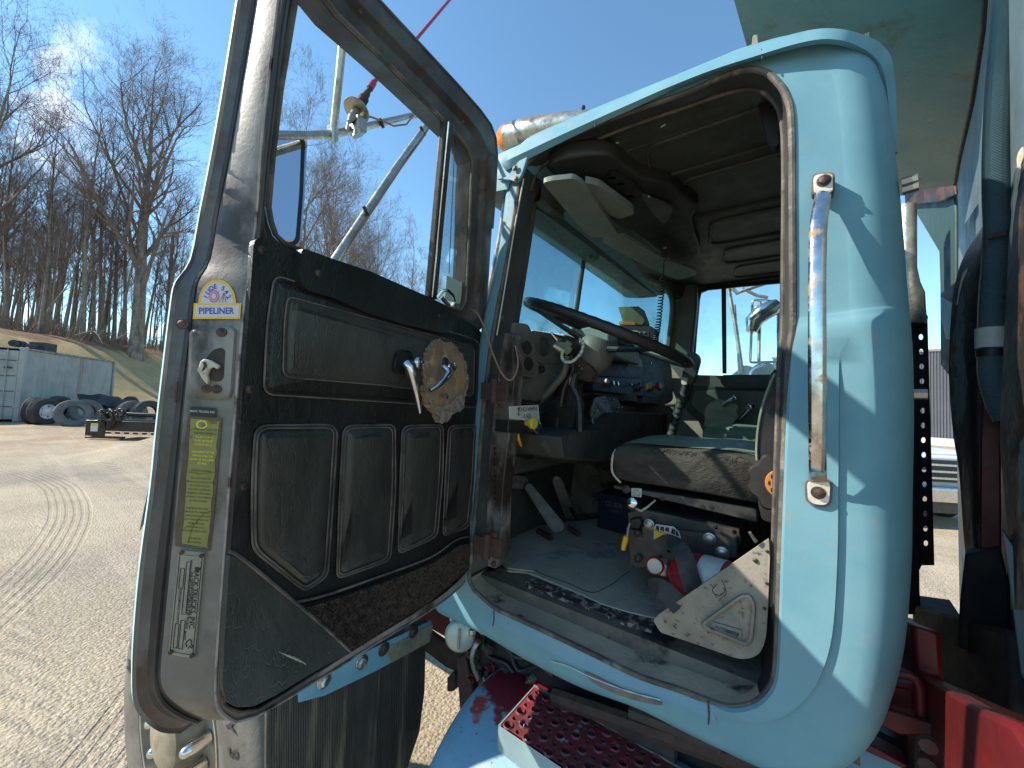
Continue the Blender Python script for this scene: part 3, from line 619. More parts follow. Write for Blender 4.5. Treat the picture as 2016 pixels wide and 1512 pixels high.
for t_, u, v, s_ in [('MACK TRUCKS, INC.', .78, .44, 14), ('ALLENTOWN, PA.  U.S.A.', .68, .46, 7), ('THE TRUCK CAPITAL OF THE WORLD', .60, .46, 7), ('VEHICLE IDENTIFICATION NUMBER (VIN)', .53, .33, 6), ('PERFORMANCE COUNTS', .22, .53, 6.5), ('MODEL', .56, .80, 6), ('R', .80, .16, 16)]:
    x, y = pl(u, v); O, U, Wv = fr(J, x, y, 95.5, .0034); mb.text(t_, O, U, Wv, s_, 1, bold=.02, squash=.95)
x, y = pl(.78, .86); mb.tube([J(x+a, y+b, .0034) for a, b in [(-6, 8), (-8, 2), (-5, -4), (0, -7), (4, -3), (3, 3), (7, 7), (5, 11), (0, 6), (-3, 11)]], .0006, 4, 1)
mb.build('identification_plate', [M['plate'], M['ink']], door, smooth=0)
for u, v in [(.12, .02), (.92, .03), (.1, .975), (.92, .975)]:
    x, y = pl(u, v); screw(x, y, .0028, .004, M['bolt'], door, fn=J, nrm=jn(x, y), slot=False, ring=False)
# ---- hinges and check cord
for (x, y) in [(972, 770), (958, 1075)]:
    mb = MB(); c = onY(x, y, .845)
    mb.tube([c+V((0, 0, -.035)), c+V((0, 0, .035))], .012, 12); mb.cbox(c+V((.022, .006, 0)), .05, .008, .055); mb.cbox(c+V((-.02, -.006, 0)), .04, .008, .05)
    mb.lathe(c+V((.03, 0, .04)), V((0, -1, 0)), [(0, .009), (.007, .009), (.009, 0)], 6); mb.lathe(c+V((.03, 0, -.04)), V((0, -1, 0)), [(0, .009), (.007, .009), (.009, 0)], 6)
    mb.build('hinge', M['rust'], door, bev=.002)
MB().tube([V(p) for p in catmull([tuple(onY(*q)) for q in [(918, 606, .80), (940, 618, .80), (955, 650, .81), (968, 690, .82), (985, 730, .83), (1000, 748, .84), (1012, 742, .85), (1020, 715, .86), (1014, 680, .87)]], 5)], .0026, 6).build('wire', M['copper'], door)
# ---- mirror arms, mirror and antenna hung outside the door
Mn = tp('mirror', 'tall outside mirror on tubular arms with antenna')
def DX(px, py, o=0): return hit(px, py, H+nd*(-0.28+o), nd)
DX.n = nd
def tb(name, pts, r, matl, par=Mn, seg=10, fn=DX): return MB().tube([fn(p[0], p[1], p[2] if len(p) > 2 else 0) for p in pts], r, seg).build(name, matl, par)
tb('brace', [(685, -60, .1), (680, 30, .08), (668, 150, .04), (656, 262, 0)], .0095, M['steel'])
tb('arm', [(540, 266), (600, 266), (655, 264), (720, 249), (800, 230), (860, 218, 0.02), (900, 205, .05)], .0095, M['steel'])
tb('brace', [(862, 216, .01), (780, 330, 0), (700, 450, 0), (640, 540, .02)], .0105, M['steel'])
tb('cable', [(690, 240, .02), (700, 232, .025), (730, 230, .02), (752, 238, .012), (775, 248, .01), (800, 245, .012), (815, 226, .014), (835, 220, .015), (855, 222, .016), (852, 240, .015), (830, 275, .014), (790, 330, .013), (740, 405, .013), (700, 465, .013), (660, 525, .02)], .0028, M['copper'], seg=6)
for x, y in [(752, 242), (833, 258), (721, 415)]: MB().tube([DX(x-5, y-9, .012), DX(x+3, y+10, .012)], .005, 6).build('cable_tie', M['black'], Mn)
mb = MB(); mb.tube([DX(655, 252, .0), DX(655, 274, .0)], .014, 8); mb.tube([DX(656, 248, .012), DX(657, 280, .012)], .006, 6); mb.build('clamp', M['steel'], Mn)
mb = MB(); mb.cbox(DX(703, 250, .01), .05, .03, .035); 
for x, y in [(686, 248), (700, 262), (714, 258), (708, 240)]: mb.tube([DX(x, y-8, .03), DX(x-3, y+10, .03)], .004, 6)
mb.build('bracket', M['steel'], Mn, bev=.003)
an = [(690, 236), (702, 212), (716, 195)]
mb = MB(); q0, q1 = DX(688, 240, .01), DX(703, 212, .01); ax = (DX(740, 155, .01)-q0).normalized()
mb.lathe(q0, ax, [(0, .006), (.02, .011), (.03, .009), (.045, .011)], 14); mb.lathe(q0+ax*.05, ax, [(0, .034), (.004, .034), (.006, .02)], 20)
mb.build('antenna_base', M['steel'], Mn)
mb = MB(); rows = [(i*.004, .0115 if i % 2 else .0135) for i in range(14)]; mb.lathe(q0+ax*.06, ax, rows, 14); mb.lathe(q0+ax*.114, ax, [(0, .010), (.02, .009), (.022, .007), (.045, .006)], 12)
mb.build('antenna_spring', M['rust'], Mn)
MB().tube([q0+ax*.155, q0+ax*.185, q0+ax*.19, DX(817, 80, .01), DX(900, -18, .01), DX(960, -90, .01)], [.009, .009, .006, .0052, .0048, .004], 10).build('antenna_whip', M['antenna'], Mn)
mir = [(520, 262), (592, 264), (605, 275), (601, 380), (594, 470), (586, 486), (505, 486)]
mno = V((.955, -.20, .30)).normalized(); mc = DX(575, 375, .018)
def MG(px, py, o=0): return hit(px, py, mc+mno*o, mno)
MG.n = mno
slab('mirror_shell', MG, rounded(mir, [6, 6, 10, 10, 10, 10, 6], 3), 0, .03, M['chrome'], Mn, bev=.004)
slab('mirror_gasket', MG, rounded([(520, 267), (592, 268), (601, 277), (597, 380), (590, 474), (583, 482), (505, 482)], 5, 3), .001, .002, M['black'], Mn)
slab('mirror_glass', MG, rounded([(520, 271), (587, 273), (593, 280), (589, 380), (582, 466), (577, 476), (505, 477)], 5, 3), .0025, .001, M['mirror'], Mn)
# ================================================================== cab shell
YS = .85
cab = tp('cab', 'pale blue cab body')
# station: opening px, crease px (or None), outer px, R (depth of curve), f (flat fraction), recess
S = [((924, 1139), None, (862, 1150), .05, .5, 0), ((926, 1110), None, (864, 1110), .05, .5, 0), ((940, 950), None, (915, 950), .05, .5, 0), ((952, 800), None, (935, 800), .05, .5, 0), ((971, 654), None, (958, 640), .04, .5, 0),
     ((998, 514), None, (985, 514), .03, .5, 0), ((1017, 400), None, (999, 400), .03, .5, 0), ((1022, 357), None, (1004, 350), .03, .5, 0), ((1030, 335), None, (1008, 320), .03, .5, 0), ((1042, 318), None, (1022, 295), .03, .5, 0), ((1069, 293), None, (1050, 272), .03, .5, 0), ((1116, 270), None, (1104, 248), .03, .5, 0),
     ((1217, 229), None, (1208, 205), .03, .5, 0), ((1352, 182), None, (1344, 150), .03, .5, 0), ((1420, 152), None, (1414, 120), .03, .5, .004), ((1470, 137), None, (1466, 98), .03, .5, .006), ((1507, 142), None, (1550, 78), .04, .6, .008), ((1531, 162), None, (1640, 78), .06, .6, .01), ((1548, 189), None, (1705, 110), .09, .55, .012), ((1558, 240), None, (1738, 180), .12, .5, .014),
     ((1560, 400), None, (1764, 360), .14, .5, .014), ((1561, 600), None, (1783, 590), .14, .5, .014), ((1561, 632), None, (1786, 625), .14, .5, .010), ((1560, 655), None, (1788, 650), .14, .5, 0), ((1553, 706), (1652, 706), (1790, 706), .15, .56, 0), ((1548, 813), (1650, 813), (1792, 813), .15, .56, 0), ((1542, 965), (1649, 965), (1790, 965), .15, .55, 0),
     ((1537, 1100), (1647, 1100), (1786, 1115), .15, .58, 0), ((1532, 1245), (1637, 1245), (1768, 1270), .15, .6, 0), ((1526, 1330), (1612, 1330), (1728, 1385), .15, .62, 0), ((1507, 1367), (1580, 1375), (1670, 1455), .14, .62, 0), ((1479, 1386), (1540, 1405), (1600, 1486), .12, .6, 0), ((1437, 1392), (1480, 1417), (1525, 1480), .10, .62, 0),
     ((1396, 1380), (1410, 1412), (1430, 1455), .07, .62, 0), ((1340, 1358), None, (1352, 1424), .06, .6, 0), ((1256, 1330), None, (1262, 1384), .05, .6, 0), ((1157, 1282), None, (1152, 1346), .05, .6, 0), ((1058, 1235), None, (1046, 1294), .05, .6, 0), ((979, 1199), None, (966, 1247), .05, .6, 0), ((939, 1167), None, (905, 1218), .05, .6, 0), ((930, 1155), None, (866, 1196), .05, .6, 0)]
NS = len(S)
def dense(seq, k=5):
    return catmull([tuple(x) for x in seq], k, True)
K = 5
OPp = dense([s[0] for s in S], K); OUp = dense([s[2] for s in S], K); AUX = dense([(s[3], s[4], s[5]) for s in S], K)
CRp = dense([(s[1] if s[1] else ((s[0][0]*.55+s[2][0]*.45), (s[0][1]*.55+s[2][1]*.45))) for s in S], K)
CRd = dense([(0.009 if (s[1] and i not in (24, 33)) else (0.0 if not s[1] else 0.002), 0) for i, s in enumerate(S)], K)
rows = []; n = len(OPp)
def lerp(a, b, t): return a+(b-a)*t
r_open, r_edge, r_cra, r_crb, r_flat, curv = [], [], [], [], [], [[] for _ in range(8)]
for i in range(n):
    R, f, rec = AUX[i]; d = max(0, CRd[i][0])
    op = onY(*OPp[i], YS); cr = onY(*CRp[i], YS+rec); ou = onY(*OUp[i], YS+R)
    fl = V((lerp(op.x, ou.x, f), YS+rec, lerp(op.z, ou.z, f)))
    w = (ou-op); w.y = 0; w = w.normalized() if w.length else w
    cr = V((lerp(op.x, ou.x, .45), YS+rec, lerp(op.z, ou.z, .45))) if CRd[i][0] < .001 else cr
    if (fl-op).dot(w) < (cr-op).dot(w)+.006: fl = cr+w*.008
    r_open.append(op+V((0, .006-d, 0))); r_edge.append(op+w*.004+V((0, -d+rec*.2, 0))); r_cra.append(cr+V((0, -d, 0))); r_crb.append(cr+w*.0025)
    for k in range(8):
        t = k/7; a = t*pi/2; fx = math.sin(a)
        curv[k].append(V((lerp(fl.x, ou.x, fx), fl.y+(ou.y-fl.y)*(1-math.cos(a)), lerp(fl.z, ou.z, fx))))
back = [p+V((0, .12, 0)) for p in curv[7]]
m = MB(); m.grid([r_open, r_edge, r_cra, r_crb]+curv+[back], 0, cv=True)
m.build('side_panel', M['blue'], cab, smooth=35)
# lower sill repaint: thin proud strip of chipped darker paint along the rocker
# rubber seal following the opening, and dark inner jamb
SEALp = OPp
MB().tube([onY(x, y, YS+.004) for x, y in SEALp], .0062, 8, closed=True).build('door_seal', M['rubber'], cab)
IN = [(1062, 1130), (1000, 1100), (985, 1080), (975, 950), (985, 800), (1012, 641), (1032, 514), (1050, 400), (1055, 372), (1066, 340), (1080, 325), (1096, 314), (1183, 280), (1285, 236), (1369, 209), (1425, 192), (1475, 184), (1505, 192), (1524, 212), (1534, 250), (1537, 400), (1535, 640), (1530, 706), (1525, 813), (1520, 965), (1516, 1080), (1512, 1200), (1508, 1240), (1490, 1262), (1450, 1262), (1400, 1250), (1300, 1220), (1200, 1180), (1110, 1146)]
# use matched stations for the jamb: interpolate inner loop at same count
def inner_px(i):
    s = S[i][0]
    tab = {0: (985, 1105), 1: (984, 1085), 2: (975, 950), 3: (988, 800), 4: (1012, 641), 5: (1032, 514), 6: (1049, 410), 7: (1053, 380), 8: (1060, 350), 9: (1070, 333), 10: (1096, 314), 11: (1140, 297), 12: (1230, 258), 13: (1369, 209), 14: (1430, 191), 15: (1475, 184), 16: (1503, 192), 17: (1523, 211), 18: (1533, 240), 19: (1537, 300), 20: (1537, 420), 21: (1535, 600), 22: (1534, 635), 23: (1533, 660), 24: (1529, 706), 25: (1525, 813), 26: (1520, 965), 27: (1516, 1100), 28: (1511, 1200), 29: (1505, 1262), 30: (1490, 1300), 31: (1465, 1308), 32: (1425, 1300), 33: (1385, 1290), 34: (1330, 1270), 35: (1250, 1243), 36: (1165, 1212), 37: (1090, 1178), 38: (1030, 1148), 39: (1000, 1128), 40: (990, 1118)}
    return tab[i]
INp = dense([inner_px(i) for i in range(NS)], K)
dep = dense([((.08 if not (27 <= i <= 40 or i == 0) else .0), 0) for i in range(NS)], K)
jr0 = [onY(x, y, YS+.004) for x, y in OPp]; jr2 = []
for i in range(n):
    x, y = INp[i]; e = i/K
    if e > 28 or e < 0.5:   # floor sill lies on z about 1.075
        p = onZ(x, y, 1.078 if 30 <= e <= 40.9 else 1.09)
        if e < 30: t = (e-28)/2 if e >= 28 else 1; q = onY(x, y, YS+.08); p = q.lerp(p, max(0, min(1, t)))
        jr2.append(p)
    else: jr2.append(onY(x, y, YS+.08))
jr1 = [a.lerp(b, .35)+V((0, .012 if a.z > 1.2 else 0, 0.0)) for a, b in zip(jr0, jr2)]
lo = [i for i in range(n) if (i/K > 29.5)]
m = MB(); m.grid([jr0, jr1, jr2], 0, cv=True)
for q in range(len(m.f)):
    i = q % n
    if i/K > 30.2: m.m[q] = 1
m.build('opening_frame', [M['frame'], M['dirtsill']], cab, smooth=50)
top_i = [i for i in range(n) if 7*K <= i <= 19*K]
MB().grid([[jr2[i] for i in top_i], [V((jr2[i].x, .945, max(jr2[i].z, 2.335))) for i in top_i], [V((jr2[i].x, .99, 2.353)) for i in top_i]]).build('header_trim', M['liner'], cab, smooth=60)
MB().tube([a.lerp(b, .5)+V((0, 0, -.002)) for a, b in zip(jr1, jr2)][7*K:28*K], .005, 6).build('inner_bead', M['rubber'], cab)
# wear strip tread (scuffed black) on the sill and lines
slab('sill_tread', PZ(1.112), [(1033, 1143), (1050, 1137), (1120, 1160), (1200, 1190), (1290, 1218), (1284, 1240), (1220, 1222), (1150, 1194), (1080, 1167), (1038, 1152)], 0.006, .02, M['blackchip'], cab, bev=.003)
slab('scuff_patch', PZ(1.08), rounded([(1430, 1297), (1500, 1290), (1495, 1325), (1460, 1350), (1420, 1340)], 8, 2), 0.003, .002, M['intdark'], cab)
# rocker strip with chips
rk0 = [(971, 1202), (1058, 1242), (1157, 1289), (1256, 1337), (1340, 1366), (1396, 1389)]; rk1 = [(962, 1238), (1044, 1284), (1150, 1337), (1260, 1375), (1351, 1414), (1424, 1444)]
a_, b_ = catmull(rk0, 6), catmull(rk1, 6)
m = MB(); m.grid([[onY(x, y, YS-.0015) for x, y in a_], [onY((x+x2)/2, (y+y2)/2, YS-.0025) for (x, y), (x2, y2) in zip(a_, b_)], [onY(x, y, YS+.012) for x, y in b_], [onY(x, y+1, YS+.05) for x, y in b_]])
m.build('rocker_panel', M['blue_chip'], cab, smooth=60)
for (x0, y0, x1, y1) in [(1394, 1380, 1394, 1436), (972, 1202, 969, 1240)]:
    MB().tube([onY(x0, y0, YS-.003), onY((x0+x1)/2+2, (y0+y1)/2, YS-.004), onY(x1, y1, YS+.004)], .0016, 5).build('weld_seam', M['rust'], cab)
# a torn dent in the rocker
dn = [(1150, 1322), (1190, 1340), (1240, 1362), (1290, 1378), (1305, 1388), (1270, 1384), (1210, 1366), (1165, 1342)]
slab('rust_hole', PY(YS-.0028), catmull(dn, 2, True), .0, .001, mat('bare dented metal', (0.10, 0.12, 0.14), (0.16, 0.17, 0.18), sc1=30, rough=0.4, metal=.5), cab)
MB().tube([onY(x, y, YS-.003) for x, y in catmull([(1085, 1302), (1120, 1312), (1170, 1336), (1240, 1362), (1300, 1378)], 4)], [.0006+.0013*abs(math.sin(i*1.7)) for i in range(17)], 5).build('flaked_edge', M['white'], cab)
# roof rail and roof
top = [(978, 305), (1032, 281), (1100, 251), (1167, 221), (1240, 189), (1318, 155), (1400, 122), (1480, 93), (1560, 67), (1617, 56), (1663, 58), (1697, 67), (1726, 80), (1746, 98), (1757, 120), (1763, 171), (1766, 257), (1767, 300)]
mid = [(985, 322), (1040, 296), (1106, 265), (1172, 235), (1244, 203), (1322, 169), (1404, 137), (1485, 111), (1564, 87), (1617, 77), (1655, 79), (1684, 88), (1708, 101), (1727, 118), (1739, 138), (1747, 180), (1753, 257), (1756, 300)]
lowr = [(996, 336), (1046, 310), (1112, 277), (1178, 245), (1249, 213), (1326, 177), (1408, 143), (1488, 118), (1566, 96), (1615, 87), (1648, 89), (1674, 97), (1695, 110), (1711, 128), (1723, 148), (1735, 190), (1744, 257), (1748, 300)]
dt, dm_, dl = catmull(top, 4), catmull(mid, 4), catmull(lowr, 4)
yo = catmull([(0,)]*9+[(0,), (.01,), (.03,), (.05,), (.07,), (.08,), (.10,), (.11,), (.12,)], 4)
m = MB()
rw = [[onY(x, y, YS+.03+yo[i][0]) for i, (x, y) in enumerate(dl)], [onY(x, y, YS-.012+yo[i][0]) for i, (x, y) in enumerate(dl)], [onY(x, y, YS-.024+yo[i][0]) for i, (x, y) in enumerate(dm_)], [onY(x, y, YS-.016+yo[i][0]) for i, (x, y) in enumerate(dt)], [onY(x, y, YS+.01+yo[i][0])+(V((0, .02, .004)) if i < 34 else V((-.006, .02, -.004))) for i, (x, y) in enumerate(dt)], [onY(x, y, YS+yo[i][0])+(V((0, .12, .02)) if i < 34 else V((-.03, .05, -.02))) for i, (x, y) in enumerate(dt)]]
m.grid(rw); m.build('drip_rail', M['blue'], cab, smooth=45)
m = MB()
zt = onY(1300, 163, .9).z
m.box(V((-.74, .98, 2.36)), V((.82, 0, 0)), V((0, 1.45, 0)), V((0, 0, .03))); m.build('roof', M['blue'], cab, bev=.01)
for x, y in [(1499, 103), (1170, 236)]: MB().tube([onY(x, y-6, YS-.02), onY(x+1, y+14, YS-.022)], .0012, 4).build('rail_seam', M['rust'], cab)
# bracket on roof rail (bright)
slab('roof_stub', PY(.93), [(1478, 97), (1482, 68), (1492, 66), (1494, 92)], 0, .04, M['galv'], cab, bev=.003)
# front roof visor
vis = [(902, 346), (910, 365), (950, 382), (1000, 372), (1006, 352), (1030, 325), (1046, 300), (1040, 277), (978, 305), (940, 326)]
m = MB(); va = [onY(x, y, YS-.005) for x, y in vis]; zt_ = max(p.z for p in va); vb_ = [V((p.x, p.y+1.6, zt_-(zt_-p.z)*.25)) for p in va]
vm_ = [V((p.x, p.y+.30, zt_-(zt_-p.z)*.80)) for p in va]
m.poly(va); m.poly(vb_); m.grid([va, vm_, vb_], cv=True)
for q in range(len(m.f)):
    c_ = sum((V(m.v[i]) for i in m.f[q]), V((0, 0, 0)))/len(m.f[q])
    if c_.z < zt_-.05 and c_.y > YS+.03: m.m[q] = 1  # lower faces get the darker teal, their shade put into the colour
m.build('roof_visor', [M['blue'], M['shade_teal']], cab, smooth=30)
slab('corner_bracket', PY(YS-.012), catmull([(978, 352), (1000, 346), (1020, 318), (1034, 305), (1040, 300), (1034, 322), (1026, 345), (1016, 358), (1004, 354)], 2, True), .004, .01, M['blue'], cab, bev=.002)
for x, y in [(1014, 331), (1016, 352)]: screw(x, y, .006, .018, M['bolt'], cab, fn=PY(YS-.004), nrm=V((0, -1, 0)), slot=False, name='bolt')
# windshield side rubber
MB().tube([onY(x, y, YS+.05) for x, y in [(1001, 365), (986, 470), (966, 570), (954, 640)]], .011, 8).build('windshield_seal', M['steel'], cab)
MB().tube([onY(x, y, YS-.001) for x, y in [(1031, 352), (1012, 455), (995, 560), (978, 660)]], .0022, 6).build('seal_lip', M['cream'], cab)
# grab handle
gh = empty('grab_handle'); gh.parent = truck
def GY(px, py, o=0): return onY(px, py, YS+.012-o)
for nm, pts in [('mount', [(1598, 345), (1608, 340), (1637, 338), (1644, 342), (1644, 376), (1640, 381), (1601, 383), (1598, 378)]), ('mount', [(1584, 950), (1590, 944), (1634, 944), (1640, 952), (1637, 992), (1625, 999), (1600, 996), (1586, 986)])]:
    slab(nm, PY(YS-.008), rounded(pts, 5, 2), .006, .02, M['rubber'], gh, bev=.002)
    q = [(x*.82+.18*sum(p[0] for p in pts)/8, y*.86+.14*sum(p[1] for p in pts)/8) for x, y in pts]
    slab('mount_plate', PY(YS-.008), rounded(q, 5, 2), .010, .006, mat('stained bright plate', (.72, .69, .62), (.60, .52, .40), sc1=40, rough=.4, metal=.35, c3=(.42, .2, .06), sc3=40, th3=.62), gh, bev=.0015)
for x, y in [(1622, 356), (1611, 970)]:
    MB().lathe(onY(x, y, YS-.018), V((0, -1, 0)), [(0, .0105), (.0015, .0105), (.002, .0075), (.007, .0072), (.008, .005), (.0085, 0)], 16).build('bolt', M['bolt'], gh)
# strap: centre line px, half width, offset from the body
G = [(1621, 375, 16, .012), (1620, 384, 16.5, .016), (1618, 400, 17, .026), (1614, 425, 17.5, .040), (1611, 455, 18, .052), (1610, 490, 18, .060), (1609, 540, 18, .065), (1609, 640, 18.5, .068), (1609, 740, 18.5, .068), (1609, 820, 18, .065), (1609, 880, 18, .056), (1610, 920, 18, .040), (1610, 938, 18.5, .024), (1611, 950, 20, .014)]
rows = []
for x, y, hw, of in catmull(G, 4):
    prof = [(-1, 0), (-.9, .5), (-.5, .9), (0, 1), (.5, .9), (.9, .5), (1, 0), (.9, -.3), (0, -.5), (-.9, -.3)]
    rows.append([onY(x+a*hw, y, YS-of-b*.006) for a, b in prof])
m = MB(); m.grid(rows, 0, cv=True); m.add(rows[0], [list(range(10))]); m.add(rows[-1], [list(range(10))[::-1]])
m.build('grab_bar', M['chrome_rust'], gh, smooth=60)
for y in (366, 381): MB().lathe(onY(1776+(y-366)*.1, y-6, .93), V((1, -.3, 0)), [(0, .008), (.02, .008), (.021, 0)], 6).build('rear_bolt', M['silver'], cab)
MB().lathe(onY(1790, 776, .95), V((1, -.2, 0)), [(0, .009), (.022, .009), (.023, 0)], 6).build('rear_bolt', M['silver'], cab)
# cab rear wall and far wall (outside)
m = MB(); m.box(V((.135, 1.05, 1.09)), V((.02, 0, 0)), V((0, 1.37, 0)), V((0, 0, 1.2))); m.build('rear_wall', M['blue'], cab)
# ---- interior
inter = tp('cab_interior', 'grimy dark green cab interior')
ZC = 2.375
m = MB(); m.box(V((-.62, .95, ZC-.02)), V((.71, 0, 0)), V((0, 1.42, 0)), V((0, 0, .012))); m.build('headliner', M['liner'], inter)
for y0, y1, x0, x1 in [(1.0, 1.16, -.30, .1), (1.21, 1.47, -.25, .12), (1.54, 1.76, -.22, .12), (1.83, 2.02, -.2, .12), (2.08, 2.26, -.18, .12)]:
    lp = rounded([(x0, y0), (x1, y0), (x1, y1), (x0+.03, y1), (x0-.03, y1-.02)], .03, 4)
    MB().tube([V((min(x, .085), y, ZC-.022)) for x, y in lp], .006, 6, closed=True).build('headliner_rib', M['liner'], inter)
m = MB(); m.box(V((.10, .93, 1.12)), V((.03, 0, 0)), V((0, 1.44, 0)), V((0, 0, 1.26))); m.build('back_panel', M['intdark'], inter)
m = MB(); m.box(V((-1.05, .93, 1.04)), V((1.17, 0, 0)), V((0, 1.44, 0)), V((0, 0, .07))); m.build('floor_pan', M['firewall'], inter)
slab('floor_mat', PZ(1.115), [(1000, 1040), (1230, 1015), (1520, 1060), (1330, 1225), (1240, 1205), (1190, 1190), (1140, 1168), (1040, 1126), (1000, 1122), (984, 1100)], 0.006, .008, M['mat'], inter, bev=.002)
MB().tube([onZ(x, y, 1.122) for x, y in catmull([(985, 1118), (1010, 1122), (1045, 1120), (1070, 1131), (1100, 1142), (1130, 1153), (1150, 1163), (1172, 1166), (1190, 1158), (1210, 1147), (1224, 1135), (1240, 1124)], 4)], .0009, 5).build('mat_edge', M['void'], inter)
slab('mat_corner', PZ(1.135), [(1000, 1118), (1025, 1097), (1047, 1112), (1050, 1124)], 0, .003, M['mat'], inter)
m = MB(); m.box(V((-1.03, .9, 1.05)), V((.05, 0, 0)), V((0, 1.5, 0)), V((0, 0, .85))); m.build('firewall', M['firewall'], inter)
slab('toe_board', P3(onZ(985, 1020, 1.12), onZ(1230, 1000, 1.12), onX(1010, 880, -1.03)), [(975, 1060), (985, 880), (1210, 860), (1245, 1010), (1150, 1035), (1040, 1040)], 0, .01, M['firewall'], inter)
# far side: door and wall
YF = 2.35
m = MB(); m.box(V((-1.05, 2.37, 1.0)), V((.62, 0, 0)), V((0, .02, 0)), V((0, 0, .86))); m.build('footwell_side', M['intdark'], inter)
far = [((1330, 548), (1374, 590)), ((1345, 540), (1378, 574)), ((1400, 530), (1392, 568)), ((1640, 500), (1600, 545)), ((1660, 760), (1600, 748)), ((1640, 1000), (1530, 742)), ((1330, 1000), (1375, 738)), ((1325, 760), (1363, 733)), ((1330, 650), (1368, 660))]
m = MB(); m.band([onY(*a, YF) for a, b in far], [onY(*b, YF) for a, b in far], V((0, .05, 0)))
m.build('passenger_door', M['intgreen'], inter, bev=.006)
MB().tube([onY(*b, YF-.005) for b in [(1363, 733), (1368, 660), (1374, 590), (1378, 574), (1392, 568), (1460, 561), (1600, 548)]], .012, 8).build('window_seal', M['black'], inter)
slab('window_divider', PY(YF-.005), [(1420, 566), (1429, 565), (1430, 735), (1422, 735)], 0, .02, M['intdark'], inter, bev=.002)
slab('passenger_glass', PY(YF+.03), [(1368, 740), (1374, 580), (1392, 568), (1600, 548), (1600, 745)], 0, .004, M['glass'], inter)
slab('armrest_roll', PY(YF-.03), rounded([(1420, 738), (1520, 737), (1560, 737), (1560, 765), (1430, 764), (1418, 755)], 6, 2), 0, .05, M['intdark'], inter, bev=.008)
slab('door_pad', PY(YF-.01), rounded([(1365, 768), (1540, 770), (1540, 850), (1400, 830), (1360, 800)], 8, 2), 0, .02, M['intgreen'], inter, bev=.006)
slab('pad_edge', PY(YF-.005), rounded([(1355, 760), (1560, 762), (1560, 862), (1390, 842), (1350, 806)], 8, 2), 0, .02, M['intdark'], inter, bev=.004)
# far front pillar and windshield frame
slab('far_pillar', PY(2.28), [(1316, 560), (1345, 545), (1372, 560), (1372, 600), (1362, 700), (1360, 760), (1345, 800), (1306, 800), (1310, 720), (1322, 640), (1322, 590)], 0, .06, M['intgreen'], inter, bev=.012)
m = MB(); NA, NB = onY(1048, 400, .96), onY(1013, 640, .96); CA, CB = onY(1150, 482, 1.6), onY(1124, 655, 1.6); FA, FB = onY(1322, 578, 2.25), onY(1306, 700, 2.25)
wl = P3(NA, NB, CA); wr_ = P3(CA, CB, FA)
slab('windshield', wl, [(1040, 395), (1150, 470), (1128, 660), (1005, 645)], 0, .005, M['wind'], inter)
slab('windshield', wr_, [(1152, 478), (1330, 560), (1312, 705), (1128, 662)], 0, .005, M['wind'], inter)
0 and slab('shade_band', wl, [(1044, 398), (1149, 478), (1142, 512), (1100, 492), (1041, 445)], .002, .001, M['tint'], inter)
0 and slab('shade_band', wr_, [(1155, 484), (1310, 566), (1306, 568), (1268, 570), (1240, 555), (1200, 525), (1152, 510)], .002, .001, M['tint'], inter)
MB().tube([CA+V((.01, 0, .01)), CB+V((.01, 0, -.01))], .012, 8).build('windshield_divider', M['intdark'], inter)
hd = [(1052, 372), (1100, 405), (1150, 452), (1210, 490), (1270, 520), (1325, 540), (1372, 530), (1345, 575), (1326, 578), (1305, 560), (1250, 532), (1200, 505), (1150, 478), (1100, 438), (1048, 398)]
m = MB(); hp = []
def ws(x, y, o=0): return (wl if x < 1150 else wr_)(x, y, o)
ha = [(1050, 360), (1100, 398), (1150, 440), (1210, 478), (1270, 510), (1330, 535), (1380, 545)]; hb = [(1047, 400), (1100, 440), (1150, 478), (1210, 512), (1268, 542), (1306, 562), (1326, 590)]
m.band([ws(x, y, .03) for x, y in ha], [ws(x, y, .01) for x, y in hb], V((.03, 0, 0)), closed=False)
m.build('windshield_header', M['intdark'], inter, bev=.006)
MB().tube([wr_(x, y, .012) for x, y in catmull([(1280, 548), (1306, 562), (1320, 580), (1324, 610), (1316, 680), (1308, 705)], 4)], .016, 8).build('windshield_gasket', M['intgreen'], inter)
# near A pillar inner trim
slab('pillar_trim', PY(.945), [(1044, 395), (1053, 385), (1034, 514), (1014, 641), (1012, 740), (1006, 800), (985, 800), (990, 660), (1020, 510)], 0, .02, M['intdark'], inter, bev=.003)
slab('hinge_post', PY(.90), [(968, 655), (1010, 655), (1012, 760), (1002, 860), (990, 960), (984, 1090), (975, 1120), (940, 1110), (945, 960), (950, 800)], 0, .05, M['jamb'], inter, bev=.004)
for y in range(880, 985, 11): slab('paint_tick', PY(.897), [(971, y), (976, y+1), (973, y+6)], .0015, .001, M['ink'], inter)
# ================================================================== dashboard
db = tp('dashboard')
L0 = PX(-.68)
m = MB(); m.box(V((-.97, .95, 1.40)), V((.25, 0, 0)), V((0, 1.4, 0)), V((0, 0, .45))); m.box(V((-1.0, .95, 1.1)), V((.16, 0, 0)), V((0, 1.4, 0)), V((0, 0, .32))); m.build('dash_core', M['intdark'], db, bev=.02)
slab('dash_top', PY(1.45), [(1104, 660), (1118, 652), (1186, 636), (1200, 640), (1200, 700), (1104, 700)], 0, .4, M['visor'], db, bev=.01)
slab('gauge_panel', L0, rounded([(1012, 634), (1040, 638), (1050, 660), (1061, 735), (1054, 744), (1008, 738)], 5, 2), .02, .05, M['dash'], db, bev=.004)
slab('vent_panel', L0, rounded([(1046, 650), (1100, 658), (1112, 665), (1112, 715), (1066, 716), (1058, 712)], 6, 2), .006, .05, M['dash'], db, bev=.006)
